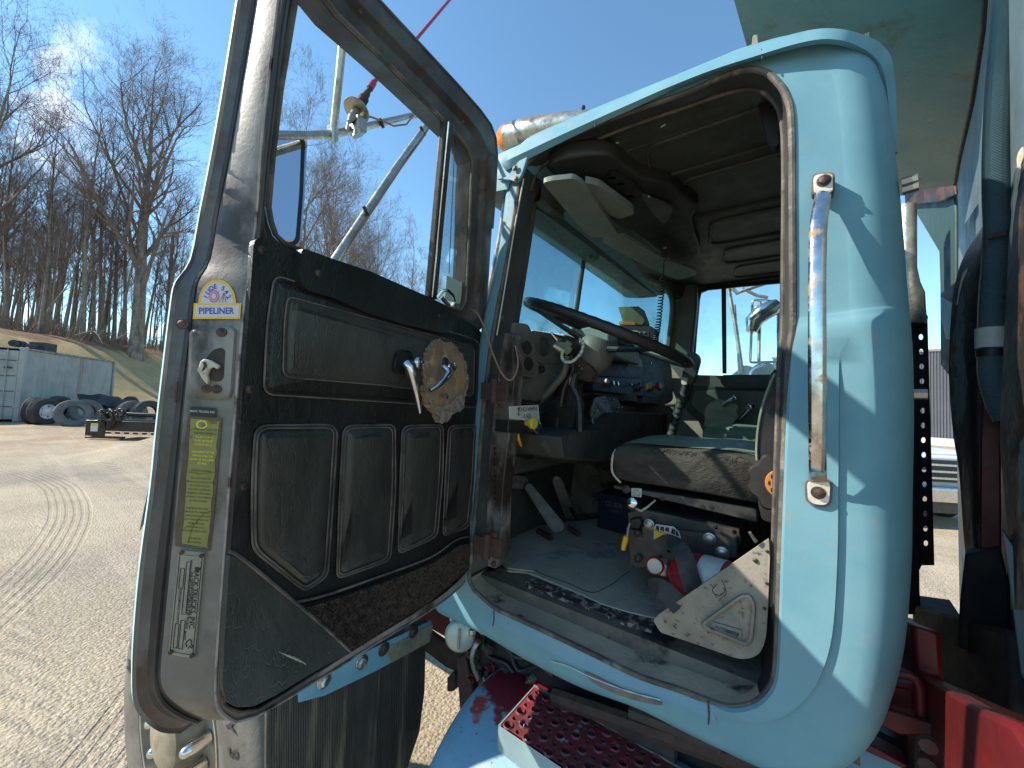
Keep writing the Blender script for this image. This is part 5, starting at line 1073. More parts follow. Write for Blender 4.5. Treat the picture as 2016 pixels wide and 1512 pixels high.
gc = onY(1290, 1113, .985)
sub(MB().lathe(gc, V((.15, -1, .25)), [(0, .019), (.012, .019), (.016, .017), (.014, .013), (.014, 0)], 20).build('pressure_gauge', M['cream'], None), ex)
sub(MB().lathe(gc, V((.15, -1, .25)), [(-.002, .021), (.013, .0205), (.0165, .0175), (.0165, .0165)], 20, cap=False).build('gauge_rim', M['red'], None), ex)
sub(MB().cbox(onY(1302, 1116, 1.02), .04, .04, .035).build('valve_body', M['silver'], None, bev=.006), ex)
sub(MB().tube([onY(1292, 1106, 1.0), onY(1284, 1098, .99), onY(1300, 1096, .98)], [.004, .005, .003], 6).build('pull_pin', M['chrome'], None), ex)
st2 = root('rubber_strap', 'wide black rubber strap looped over the red fire extinguisher', 'strap', loc=tuple(onY(1350, 1100, .97)))
def ribbon(pts, w, matl, name='strap'):
    P = [onY(*p) for p in catmull(pts, 6)]; rows = []
    for i, p in enumerate(P):
        t = (P[min(i+1, len(P)-1)]-P[max(0, i-1)]).normalized(); s_ = t.cross(V((.35, -.75, .5))).normalized()
        s2 = t.cross(s_).normalized()*.002
        rows.append([p-s_*w/2-s2, p+s_*w/2-s2, p+s_*w/2+s2, p-s_*w/2+s2])
    m_ = MB(); m_.grid(rows, cv=True); return m_.build(name, matl, None, smooth=50)
sub(ribbon([(1296, 1088, 1.0), (1312, 1070, 1.0), (1332, 1074, .97), (1348, 1100, .95), (1356, 1130, .935), (1366, 1162, .93)], .042, M['strap']), st2)
sub(ribbon([(1280, 1160, .93), (1296, 1158, .915), (1316, 1170, .91), (1340, 1196, .90)], .042, M['strap'], 'strap_tail'), st2)
sub(slab('buckle_pad', PY(1.0), [(1386, 1118), (1404, 1116), (1402, 1128), (1388, 1128)], 0, .01, M['silver'], None, bev=.002), st2)
cool = root('cooler_box', 'dark navy box with white letters on the cab floor behind the pedals', 'box', loc=tuple(onY(1215, 1000, 1.6)))
mb = MB(); cA_ = onY(1184, 1000, 1.62); cz = 1.12; mb.box(V((cA_.x, 1.58, cz)), V((.26, -.02, 0)), V((0, .2, 0)), V((0, 0, .15)), 0)
O = onY(1209, 996, 1.56); mb.text('GUERS', V((O.x, 1.573, O.z)), V((1, -.05, 0)), V((0, 0, 1)), .030, 1); mb.text('DAIRY', V((O.x+.0, 1.573, O.z-.026)), V((1, -.05, 0)), V((0, 0, 1)), .014, 1)
sub(mb.build('crate', [M['navybox'], M['dash']], None, smooth=0), cool)
tw = root('towel', 'crumpled pale green cloth stuffed against the passenger door', 'cloth', loc=tuple(onY(1415, 815, 2.28)))
rnd = random.Random(8); rows = []
for i in range(9):
    rows.append([]) 
    for j in range(9):
        u, v = i/8, j/8; x = 1388+(1452-1388)*u-12*v*(1-u)*0+(0 if v > .3 else (18*(.3-v)/.3*(1-u))); y = 785+55*v+10*u*(1-v); rows[-1].append(onY(x+rnd.uniform(-2, 2), y+rnd.uniform(-2, 2), 2.29+rnd.uniform(-.03, .01)))
sub(MB().grid(rows).build('cloth_sheet', M['cloth'], None, smooth=180, sub=1), tw)
for a, b, z_ in [((1422, 798), (1448, 783), 2.24), ((1444, 838), (1478, 800), 2.2)]:
    mb = MB(); mb.tube([onY(a[0], a[1], 2.25), onY(b[0], b[1], z_)], [.011, .012], 10); mb.ball(onY(b[0], b[1], z_), .017, 0, 10); mb.build('door_lever', M['chrome'], inter)
# ---- gusset plate at lower rear of the opening
gp = PY(.905)
gs = tp('rear_gusset')
slab('gusset_plate', gp, rounded([(1286, 1222), (1296, 1210), (1514, 1060), (1516, 1100), (1512, 1200), (1508, 1262), (1494, 1292), (1460, 1300), (1380, 1272), (1300, 1245)], [3, 3, 3, 3, 3, 20, 20, 20, 5, 5], 3), .004, .006, M['galv'], gs, bev=.002)
tri = [(1378, 1226), (1458, 1168), (1478, 1168), (1490, 1190), (1484, 1262), (1470, 1276), (1384, 1240)]
def ringpoly(mb, pts, lv, fn, rc):
    rows = []
    for d, o in lv: rows.append([fn(x, y, o) for x, y in offs(rounded(pts, rc, 4), d)])
    mb.grid(rows, cv=True); mb.poly(rows[-1])
mb = MB(); ringpoly(mb, tri, [(0, .004), (3, .013), (8, .014), (12, .008), (15, .0055)], gp, [8, 14, 10, 14, 12, 12, 8]); mb.build('stamped_triangle', M['galv'], gs, smooth=60)
mb = MB(); q = [(1399, 1222), (1460, 1240), (1461, 1264), (1399, 1243)]; mb.tube([gp(x, y, .0065) for x, y in q], .0007, 4, 0, closed=True)
O, U, W_ = fr(gp, 1430, 1243, 17.5, .0070); mb.text('O12388958', O, U, W_, 10.5, 0, bold=.02); mb.build('stamped_number', M['ink'], gs, smooth=0)
for x, y, r in [(1487, 1103, .0045), (1510, 1085, .003), (1505, 1198, .003), (1509, 1148, .003)]: screw(x, y, r, .005, M['bolt'], gs, fn=gp, nrm=V((0, -1, 0)), ring=False)
MB().tube([gp(1488, 1066, .01), gp(1476, 1048, .02)], [.0035, .0028], 8).build('toggle_rod', M['silver'], gs)
mb = MB()
for pts in [[(1412, 1150), (1402, 1163), (1412, 1176)], [(1420, 1140), (1428, 1160), (1418, 1172), (1408, 1170)], [(1405, 1158), (1398, 1150)], [(1424, 1158), (1430, 1165), (1426, 1176)]]: mb.tube([gp(x, y, .005) for x, y in catmull(pts, 3)], .0007, 4)
mb.build('scratch_marks', M['ink'], gs, smooth=0)

# ---- passenger side mirror seen through the far window
pm = tp('passenger_mirror', 'chrome passenger side mirror on tube arms')
YM = PY(2.75)
for pts, r in [([(1434, 566), (1448, 640), (1462, 735)], .012), ([(1446, 600), (1452, 680), (1456, 740)], .008), ([(1440, 566), (1452, 578), (1462, 572)], .012), ([(1455, 575), (1500, 560), (1530, 550)], .012), ([(1462, 568), (1490, 582), (1512, 586)], .010)]:
    MB().tube([YM(x, y) for x, y in pts], r, 8).build('arm', M['steel'], pm)
MB().tube([YM(x, y) for x, y in rounded([(1482, 590), (1532, 594), (1532, 712), (1477, 714)], 6, 3)], .008, 8, closed=True).build('mirror_frame', M['chrome'], pm)
MB().tube([YM(1496, 594, -.01), YM(1494, 712, -.01)], .010, 8).build('strut', M['steel'], pm)
MB().tube([YM(x, y, .02) for x, y in [(1480, 654), (1484, 632), (1500, 616), (1520, 606), (1534, 596)]], [.03, .05, .055, .05, .03], 16).build('convex_mirror', M['chrome'], pm, smooth=60)
m = MB(); m.prism([YM(x, y) for x, y in [(1434, 742), (1466, 718), (1530, 732), (1560, 748)]], V((0, .12, 0))); m.build('lamp_lens', mat('pale lens', (.5, .52, .55), rough=.15), pm, bev=.01)
MB().lathe(YM(1505, 742), V((.1, -1, .2)), [(0, .09), (.02, .085), (.03, .06), (.035, 0)], 20).build('side_lamp', M['chrome'], pm, smooth=60)
# ================================================================== roof lamp
rl = tp('roof_lamp', 'bullet shaped chrome roof lamp with amber lens')
l0, l1 = onY(985, 276, 1.0), onY(1165, 232, 1.0); la = (l1-l0).normalized(); LL = (l1-l0).length
MB().lathe(l0, la, [(-.012, 0), (-.006, .016), (.006, .032), (.024, .043), (.045, .046)], 20).build('amber_lens', M['amber'], rl, smooth=60)
body = mat('pitted lamp shell', (.50, .48, .42), (.34, .31, .25), sc1=26, rough=.3, metal=.7, c3=(.12, .09, .07), sc3=30, th3=.60)
MB().lathe(l0, la, [(.045, .047), (.05, .048), (.10, .046), (.105, .0475), (.16, .044), (LL*.75, .034), (LL*.95, .024), (LL*1.05, .008), (LL*1.06, 0)], 24).build('shell', body, rl, smooth=60)
for t, a in [(.06, 0), (.115, 0), (LL*.62, 0), (LL*.93, 0)]: MB().ball(l0+la*t+V((0, -.01, .041-.01*(t > .2))), .007, seg=8).build('bolt', M['bolt'], rl)
MB().tube([l0+la*.055+V((0, 0, -.04)), l0+la*.055+V((0, 0, -.09))], .01, 8).build('stem', M['silver'], rl)
# ================================================================== dump body and what stands behind the cab
dbod = tp('dump_body', 'dull green dump body with overhanging cab shield')
sa, sb, sc3_ = V((.4, 1.2, 2.8)), V((.4, 2.2, 2.8)), V((-.6, 1.2, 2.8+.466))
SH = P3(sa, sb, sc3_)
slab('cab_shield', SH, [(1400, -130), (1445, 0), (1470, 90), (1500, 150), (1560, 390), (1780, 385), (1875, 372), (1915, 200), (1942, 0), (1960, -160)], 0, .02, M['teal'], dbod)
hb0, hb1 = SH(1942, 0), SH(1880, 372)
HB = P3(V((hb0.x, hb0.y, 2)), V((hb1.x, hb1.y, 2)), V((hb0.x, hb0.y, 3)))
slab('headboard', HB, [(1942, -150), (1942, 0), (1915, 200), (1878, 372), (1876, 560), (1884, 900), (1890, 1240), (1960, 1340), (2300, 1700), (2300, -300)], 0, .02, M['teal_dk'], dbod)
m = MB(); m.box(V((.80, .75, 1.35)), V((4.8, 0, 0)), V((0, 2.2, 0)), V((0, 0, 1.5)))
for k in range(6): m.box(V((1.3+k*.8, .68, 1.38)), V((.10, 0, 0)), V((0, .08, 0)), V((0, 0, 1.44)))
m.box(V((.78, .66, 2.85)), V((4.86, 0, 0)), V((0, .12, 0)), V((0, 0, .12))); m.build('body_tub', M['teal'], dbod, bev=.01)
# angled bead where shield meets headboard
MB().tube([HB(x, y, .004) for x, y in [(1944, -60), (1936, 60), (1915, 200), (1890, 310), (1879, 372)]], .006, 6).build('corner_bead', M['rust'], dbod)
slab('cross_brace', PX(.42), [(1780, 378), (1878, 366), (1880, 384), (1850, 398), (1782, 404)], 0, .008, mat('rusty red brace', (.05, .014, .012), (.035, .045, .045), sc1=9, rough=.6, c3=RUST, sc3=12, th3=.55), dbod, bev=.004)
slab('gusset_web', PX(.44), [(1792, 400), (1878, 380), (1880, 420), (1880, 740), (1868, 740), (1852, 720), (1851, 560), (1849, 496)], 0, .008, M['shade_teal'], dbod, bev=.003)  # web coloured dark so it looks shaded by the cab
slab('brace_foot', PX(.425), [(1851, 585), (1862, 592), (1876, 600), (1872, 672), (1862, 668), (1852, 630)], 0, .006, M['skin'], dbod, bev=.003)
# ribbed stiffener posts with peeled paint (two bowed channels)
post = tp('front_post', 'bowed steel post with peeling paint behind the cab')
def bowed(name, L, R, o, matl, par, bulge=.05):
    a, b = catmull(L, 5), catmull(R, 5); rows = []
    n = min(len(a), len(b))
    for i in range(n):
        row = []
        for k in range(9):
            t = k/8; x = a[i][0]*(1-t)+b[i][0]*t; y = a[i][1]*(1-t)+b[i][1]*t; row.append(RH(o-.12*t)(x, y, bulge*math.sin(pi*t)))
        rows.append(row)
    m_ = MB(); m_.grid(rows); return m_.build(name, matl, par, smooth=60)
bowed('post_shell', [(1945, 430), (1900, 500), (1880, 560), (1871, 640), (1868, 740), (1876, 850), (1888, 930), (1896, 1040), (1902, 1120), (1896, 1200)], [(1962, 430), (1962, 500), (1958, 560), (1950, 640), (1946, 740), (1944, 850), (1940, 930), (1930, 1040), (1935, 1120), (1930, 1200)], 1.52, M['peel'], post)
MB().tube([RH(1.46)(x, y) for x, y in catmull([(1950, 480), (1925, 515), (1905, 530), (1893, 555), (1884, 600)], 4)], [.002, .003, .004, .003, .002, .003, .004, .003, .002, .003, .004, .003, .002, .002, .001, .001, .001], 5).build('peeled_edge', M['cream'], post)
bowed('post_shell', [(2035, 250), (2010, 330), (1990, 430), (1982, 560), (1975, 700), (1968, 850), (1975, 950), (1985, 1060), (1990, 1200)], [(2070, 250), (2070, 330), (2060, 430), (2060, 560), (2060, 700), (2060, 850), (2060, 950), (2060, 1060), (2060, 1200)], 1.16, M['peel'], post, bulge=.05)
MB().tube([RH(1.14)(x, y) for x, y in catmull([(2014, 290), (2004, 340), (1998, 400), (1996, 480), (2000, 560)], 4)], [.002+.003*abs(math.sin(i)) for i in range(17)], 5).build('peeled_edge', M['cream'], post)
slab('red_recess', RH(1.36), [(1936, 760), (1970, 790), (1972, 1100), (1928, 1090), (1930, 860)], 0, .03, M['redframe'], post, bev=.003)
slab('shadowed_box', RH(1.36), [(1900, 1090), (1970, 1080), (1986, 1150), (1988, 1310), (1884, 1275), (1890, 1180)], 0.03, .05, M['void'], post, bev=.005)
slab('side_plate', RH(1.13), [(1972, 1040), (1990, 1070), (2080, 1130), (2080, 1420), (2010, 1330), (1985, 1130)], 0, .02, M['teal_dk'], post, bev=.003)
# corrugated hose
hs = tp('corrugated_hose', 'blue grey corrugated hose strapped down the body front')
hp = catmull([(1990, -160), (1985, -80), (1982, 0), (1974, 100), (1966, 200), (1962, 300), (1962, 380), (1964, 450), (1960, 520), (1954, 600), (1952, 680), (1953, 740), (1966, 790), (1985, 830)], 24)
P = [RH(1.27)(x, y) for x, y in hp]; L_ = [0]
for i in range(1, len(P)): L_.append(L_[-1]+(P[i]-P[i-1]).length)
NR = int(L_[-1]/.0034); pts, rs = [], []
j = 0
for i in range(NR*2):
    d = i*.0017
    while j < len(L_)-2 and L_[j+1] < d: j += 1
    t = min(1, (d-L_[j])/max(1e-6, L_[j+1]-L_[j])); pts.append(P[j].lerp(P[j+1], t)); rs.append(.0205 if i % 2 else .0182)
MB().tube(pts, rs, 16).build('hose', M['hose'], hs, smooth=30)
MB().tube([RH(1.27)(x, y) for x, y in [(1952.5, 646), (1952.5, 685)]], .023, 18).build('hose_cuff', M['white'], hs)
MB().tube([RH(1.27)(x, y) for x, y in [(1952.5, 688), (1952.5, 702)]], .022, 18).build('hose_clamp', M['black'], hs)
slab('hose_strap', RH(1.235), [(1938, 462), (1985, 450), (1984, 462), (1945, 472)], 0, .006, M['rust'], hs, bev=.002)
# exhaust stack and perforated heat guard
stk = tp('exhaust_stack', 'exhaust pipe with perforated black guard behind the cab')
MB().tube([RH(1.75)(1785, 405), RH(1.75)(1785, 530), RH(1.75)(1786, 560), RH(1.75)(1786, 580), RH(1.75)(1786, 640)], [.024, .024, .030, .040, .044], 16).build('pipe', M['steel'], stk)
GD = lambda x, y, o=0: hit(x, y, V((.33, 1.75, 1.5))+V((-.3, -.95, 0)).normalized()*o, V((-.3, -.95, 0)).normalized())
GD.n = V((-.3, -.95, 0)).normalized()
# strip with real holes: rows of frames
m = MB(); gy = [620+i*29.0 for i in range(18)]
def gx(y): return 1790+(1812-1806)*0, 1806+(y-620)*.022, 1821+(y-620)*.024, 1826+(y-620)*.028
for i in range(len(gy)-1):
    y0, y1 = gy[i], gy[i+1]; hx = lambda y: 1812+(y-620)*.024
    A_ = [(gx(y0)[0], y0), (gx(y0)[3], y0), (gx(y1)[3], y1), (gx(y1)[0], y1)]
    c = (hx((y0+y1)/2)+.0, (y0+y1)/2); N_ = 16
    outer, inner = [], []
    x0a, x1a = c[0]-9, c[0]+9
    for k in range(N_):
        a = 2*pi*k/N_+pi/4; ca, sa_ = math.cos(a), math.sin(a); s_ = 1/max(abs(ca), abs(sa_)); outer.append((c[0]+ca*s_*9, c[1]+sa_*s_*(y1-y0)/2)); inner.append((c[0]+ca*4.2, c[1]+sa_*5.5))
    m.grid([T(GD, outer), T(GD, inner)], cv=True)
    m.grid([T(GD, inner), T(GD, inner, -.006)], cv=True)
    m.poly([GD(gx(y0)[0], y0), GD(x0a, y0), GD(x0a, y1), GD(gx(y1)[0], y1)]); m.poly([GD(x1a, y0), GD(gx(y0)[3], y0, -.004), GD(gx(y1)[3], y1, -.004), GD(x1a, y1)])
m.build('guard', M['void'], stk, smooth=0)
slab('guard_top', GD, [(1788, 612), (1796, 616), (1806, 610), (1822, 606), (1823, 618), (1826, 622), (1822, 640), (1788, 645)], .005, .02, M['rust'], stk, bev=.002)
slab('guard_foot', GD, [(1788, 1090), (1836, 1080), (1836, 1112), (1818, 1106), (1806, 1130), (1812, 1210), (1788, 1210)], .0, .02, M['void'], stk, bev=.002)
slab('guard_inner', GD, [(1780, 630), (1803, 632), (1808, 1200), (1780, 1200)], .01, .03, M['void'], stk)
# ---- chassis, red brackets behind / under the cab rear corner
ch = tp('chassis', 'red painted frame and brackets under the cab')
CX0 = PY(1.25)
def box3(mb, x0, x1, y0, y1, z0, z1, m_=0): mb.box(V((x0, y0, z0)), V((x1-x0, 0, 0)), V((0, y1-y0, 0)), V((0, 0, z1-z0)), m_)
for y0 in (1.22, 2.0):
    mb = MB(); box3(mb, -2.6, 6.5, y0, y0+.09, .62, .90); mb.build('frame_rail', M['redframe'], ch, bev=.006)
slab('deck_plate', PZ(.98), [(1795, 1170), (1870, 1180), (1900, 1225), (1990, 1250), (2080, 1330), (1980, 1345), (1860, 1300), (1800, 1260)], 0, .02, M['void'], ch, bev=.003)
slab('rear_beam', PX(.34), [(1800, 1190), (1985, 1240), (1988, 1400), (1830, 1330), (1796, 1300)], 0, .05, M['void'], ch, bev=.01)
slab('red_bulkhead', PX(.22), [(1730, 1200), (1795, 1230), (1800, 1320), (1900, 1380), (1990, 1420), (2100, 1600), (1600, 1600), (1640, 1460), (1700, 1380), (1760, 1310)], 0, .04, M['redframe'], ch, bev=.008)
slab('red_shelf', PZ(.95), [(1690, 1392), (1775, 1440), (1842, 1440), (1845, 1452), (1770, 1462), (1680, 1410)], 0.01, .02, M['redframe'], ch, bev=.003)
slab('shelf_lip', PY(1.0), [(1700, 1384), (1842, 1428), (1845, 1450), (1775, 1448), (1690, 1404)], 0, .012, M['redframe'], ch, bev=.003)
slab('red_box', PY(1.05), rounded([(1745, 1340), (1806, 1350), (1808, 1428), (1748, 1410)], 10, 3), 0, .06, M['redframe'], ch, bev=.008)
slab('red_box_panel', PY(1.045), rounded([(1752, 1352), (1796, 1360), (1798, 1418), (1754, 1402)], 8, 3), 0, .01, M['redframe'], ch, bev=.004)
MB().tube([onY(x, y, 1.02) for x, y in catmull([(1748, 1324), (1780, 1328), (1805, 1340), (1812, 1370), (1813, 1425)], 4)], .008, 10).build('guard_loop', M['redframe'], ch)
slab('red_gusset', PY(1.02), [(1636, 1460), (1700, 1470), (1780, 1505), (1780, 1620), (1630, 1620)], 0, .02, M['tank'], ch, bev=.004)
slab('gusset_rib', PY(1.0), [(1640, 1456), (1700, 1460), (1790, 1510), (1780, 1515), (1700, 1478), (1640, 1466)], 0.01, .04, M['redframe'], ch, bev=.003)
slab('red_hanger', PY(1.06), [(1800, 1430), (1845, 1435), (1850, 1600), (1800, 1600)], 0, .05, M['rust'], ch, bev=.004)
slab('side_skirt', PY(1.08), [(1848, 1440), (1850, 1390), (1950, 1420), (2100, 1500), (2100, 1700), (1850, 1700)], 0, .03, M['redframe'], ch, bev=.006)
for x, y in [(1824, 1462), (1822, 1500)]: MB().lathe(onY(x, y, .945), V((0, -1, 0)), [(0, .012), (.01, .012), (.012, 0)], 8).build('bolt', M['rust'], ch)
# body mounts and clutter below the sill
mb = MB(); box3(mb, -.9, .3, .98, 1.2, .80, .96); mb.build('cab_subframe', M['void'], ch, bev=.01)
for (x0, y0, x1, y1, y, r, mt) in [(1090, 1370, 1500, 1512, .93, .02, 'rust'), (1240, 1400, 1420, 1470, .91, .012, 'grime'), (1100, 1385, 1330, 1480, .96, .02, 'grime')]:
    MB().tube([onY(x0, y0, y), onY(x1, y1, y)], r, 8).build('air_pipe', M[mt], ch)
rnd = random.Random(21)
for i in range(16):
    x = rnd.uniform(1260, 1530); y = 1392+(x-1260)*.36+rnd.uniform(2, 16); p = onY(x, y, rnd.uniform(.93, 1.0)); MB().cbox(p, rnd.uniform(.02, .05), .02, rnd.uniform(.01, .035), rz=rnd.uniform(-.3, .3)).build('clip', M[rnd.choice(['grime', 'void', 'rust', 'intdark'])], ch, bev=.003)
# steering box area
sb_ = tp('steering_gear', 'grimy steering gear and brake parts')
slab('red_mount', PY(1.05), [(940, 1270), (1000, 1290), (1010, 1340), (1000, 1420), (950, 1420), (935, 1340)], 0, .10, M['grime'], sb_, bev=.01)
slab('red_bracket', PY(1.0), [(1000, 1255), (1040, 1275), (1060, 1330), (990, 1330)], 0, .08, M['redframe'], sb_, bev=.006)
slab('link', PY(1.02), [(898, 1295), (915, 1290), (930, 1360), (925, 1400), (905, 1400), (900, 1340)], 0, .04, M['rust'], sb_, bev=.006)
rnd = random.Random(31)
for i in range(26):
    x, y = rnd.uniform(930, 1060), rnd.uniform(1265, 1345); p = onY(x, y, rnd.uniform(.96, 1.04))
    mb = MB(); mb.lathe(p, V((rnd.uniform(-.5, .5), -1, rnd.uniform(-.5, .8))), [(0, .014), (.02, .014), (.022, .009), (.035, .008), (.036, 0)], 8); mb.build('fitting', M[rnd.choice(['grime', 'rust', 'void', 'redframe', 'silver'])], sb_)
for pts in [[(985, 1250), (1010, 1290), (1050, 1300), (1090, 1330)], [(950, 1240), (960, 1290), (1000, 1310), (1030, 1360)], [(1000, 1260), (1020, 1320), (1060, 1310)]]:
    MB().tube([onY(x, y, .97) for x, y in catmull(pts, 4)], .007, 8).build('air_line', M['black'], sb_)
fc = onY(905, 1253, .90)
fa = V((.55, -.8, .1)).normalized()
MB().lathe(fc, -fa, [(-.012, 0), (-.012, .020), (-.008, .028), (-.006, .038), (0, .046), (.006, .048), (.012, .044), (.06, .04)], 28).build('filler_cap', mat('pale cap', (.34, .42, .42), (.42, .45, .38), sc1=30, rough=.4, metal=.4, c3=(.35, .26, .12), sc3=30, th3=.62), sb_, smooth=50)
MB().box(fc+fa*.014-DZ*.030-fa.cross(DZ)*.004, fa.cross(DZ)*.008, DZ*.06, fa*.006).build('cap_rib', M['galv'], sb_, bev=.002)
slab('cap_bracket', PY(.93), [(884, 1215), (915, 1225), (918, 1236), (885, 1224)], 0, .03, M['skin'], sb_, bev=.003)
hp2 = catmull([(942, 1262), (934, 1275), (930, 1295), (934, 1315), (944, 1338)], 20); Pq = [onY(x, y, .93) for x, y in hp2]
MB().tube(Pq, [.0095 if i % 2 else .008 for i in range(len(Pq))], 10).build('braided_hose', M['silver'], sb_, smooth=30)
for x, y in [(930, 1245), (950, 1240)]: MB().ball(onY(x, y, .92), .013, seg=8).build('brass_fitting', M['silver'], sb_)
# leaf spring and axle
for i in range(5):
    MB().tube([onX(800, 1268+i*9, -1.25)*0+V((-1.9, 1.28, .60-i*.018)), V((-1.2, 1.28, .54-i*.018)), V((-.80+i*.04, 1.28, .60-i*.016))], .016, 4).build('spring_leaf', M['grime'], ch)
slab('spring_clip', PY(1.20), [(880, 1335), (892, 1322), (896, 1330), (892, 1362), (880, 1362)], .0, .08, M['grime'], ch, bev=.003)
MB().tube([V((-1.65, .7, .48)), V((-1.65, 2.5, .48))], .06, 12).build('axle', M['grime'], ch)
# ---- fuel tank (blue over red) with step plate
tk = tp('fuel_tank', 'blue tank with flaked red patches and perforated step')
ty, tz, tr = .94, .50, .345
prof = [(-.74, 0), (-.74, .18), (-.735, .26), (-.72, .305), (-.69, .333), (-.64, tr), (.34, tr), (.38, .33), (.39, .2), (.39, 0)]
o = MB().lathe(V((0, ty, tz)), V((1, 0, 0)), prof, 72).build('tank_shell', M['tank'], tk, smooth=60)
# step plate with real raised holes
SZ = .858
def stp(px, py, o=0): return onZ(px, py, SZ+o)
p00, p10, p11, p01 = stp(1086, 1366), stp(1410, 1535), stp(1196, 1640), stp(985, 1434)
ux = V((1, 0, 0)); 
c0_ = V((-.60, .885, SZ)); LXs, LYs = .70, .20
q0 = stp(1080, 1368); q1 = stp(985, 1430)
x0s, y1s = min(q0.x, q1.x), q0.y; y0s = q1.y
m = MB(); nx = 26; pit = .0285; ny = max(5, int(round((y1s-y0s)/pit)))
pity = (y1s-y0s)/ny
def cell(cx, cy, r, px_, py_, hgt):
    N_ = 12; outer, r1, r2, r3 = [], [], [], []
    for k in range(N_):
        a = 2*pi*k/N_+pi/4; ca, sa_ = math.cos(a), math.sin(a); s_ = 1/max(abs(ca), abs(sa_))
        outer.append(V((cx+ca*s_*px_/2, cy+sa_*s_*py_/2, SZ))); r1.append(V((cx+ca*(r+.0032), cy+sa_*(r+.0032), SZ))); r2.append(V((cx+ca*(r+.001), cy+sa_*(r+.001), SZ+hgt))); r3.append(V((cx+ca*r, cy+sa_*r, SZ-.006)))
    m.grid([outer, r1, r2, r3], cv=True)
for i in range(nx):
    for j in range(ny):
        big = (i+j) % 2 == 0; cell(x0s+pit*(i+.5), y0s+pity*(j+.5), .0098 if big else .0052, pit, pity, .0035 if big else .0008)
m.build('step_plate', M['step'], tk, smooth=30)
mb = MB(); box3(mb, x0s-.006, x0s+pit*nx, y1s, y1s+.004, SZ-.02, SZ+.003); mb.build('plate_edge', M['galv'], tk)
mb = MB(); fl = [V((x0s-.002, y0s, SZ)), V((x0s+pit*nx, y0s, SZ)), V((x0s+pit*nx, y0s-.012, SZ-.16)), V((x0s+.10, y0s-.012, SZ-.16)), V((x0s+.085, y0s-.008, SZ-.075)), V((x0s+.05, y0s-.005, SZ-.052)), V((x0s+.015, y0s-.005, SZ-.06)), V((x0s-.002, y0s-.004, SZ-.07))]
mb.prism(fl, V((0, .005, 0))); mb.prism([V((x0s-.002, y0s, SZ)), V((x0s-.002, y1s, SZ)), V((x0s-.002, y1s, SZ-.02)), V((x0s-.002, y0s, SZ-.07))], V((-.004, 0, 0)))
mb.build('step_front', M['stepside'], tk, bev=.001)
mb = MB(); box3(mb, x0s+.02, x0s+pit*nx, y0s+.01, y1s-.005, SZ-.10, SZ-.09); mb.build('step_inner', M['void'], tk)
# ---- fender, hood, flap and front wheel
fd = tp('fender', 'pale blue front fender with ribbed rubber flap')
FXp = PX(-1.05)
slab('flap', FXp, [(526, 1290), (600, 1275), (700, 1258), (840, 1222), (838, 1260), (836, 1360), (826, 1440), (806, 1500), (780, 1580), (530, 1700), (524, 1500)], 0, .012, M['flap'], fd)
mb = MB()
for i in range(64):
    x = 532+i*4.75
    if x > 826: break
    if 700 < x < 740 or 752 < x < 768: continue
    y0 = 1300 if x < 600 else 1278-(x-600)*.22; mb.tube([FXp(x, y0, .0015), FXp(x+.0, 1640 if x < 780 else 1440, .0015)], .0020, 4)
mb.build('flap_ribs', M['flap'], fd)
slab('flap_strip', FXp, [(588, 1384), (588, 1345), (700, 1295), (850, 1222), (852, 1240), (845, 1262), (740, 1322), (640, 1370)], .012, .008, M['blue_chip'], fd, bev=.002)
slab('strip_end', FXp, [(760, 1278), (853, 1228), (850, 1250), (846, 1264), (770, 1306)], .016, .006, M['galv'], fd, bev=.002)
for x, y in [(638, 1341), (713, 1304), (756, 1278), (814, 1244)]:
    MB().lathe(FXp(x, y, .015), XN, [(0, .021), (.002, .020), (.003, .014), (.004, .014), (.008, .012), (.01, .007), (.0105, 0)], 20).build('bolt', M['chrome_rust'] if x < 740 else M['bolt'], fd)
# fender shell over the wheel, made taller to shade the tank
m = MB(); rows = []
for i in range(17):
    a = math.radians(36+116*i/16); rows.append([V((-1.74+math.cos(a)*.66, y, .55+min(1, math.sin(a)*1.25)*.84)) for y in (.44, .46, .50, 1.05, 1.12)])
for r_ in rows: r_[0] = r_[0]-V((0, 0, .05))
m.grid(rows); m.build('fender_shell', M['blue'], fd, smooth=60)
mb = MB(); box3(mb, -1.11, -1.095, .34, 1.12, .92, 1.36); mb.build('tank_shade_plate', M['blue'], fd, bev=.005)  # unseen plate added behind the flap to throw shade on the tank
hd_ = tp('hood'); m = MB(); m.prism([V((-.95, y, z)) for y, z in [(1.12, .95), (1.12, 1.5), (1.2, 1.66), (1.35, 1.70), (1.85, 1.70), (2.0, 1.66), (2.08, 1.5), (2.08, .95)]], V((-1.55, 0, 0))); m.build('hood_shell', M['blue'], hd_, bev=.02)
m = MB(); m.prism([V((-.93, y, z)) for y, z in [(.90, 1.12), (.90, 1.72), (2.4, 1.72), (2.4, 1.12)]], V((-.13, 0, 0))); m.build('cowl', M['blue'], hd_, bev=.02)
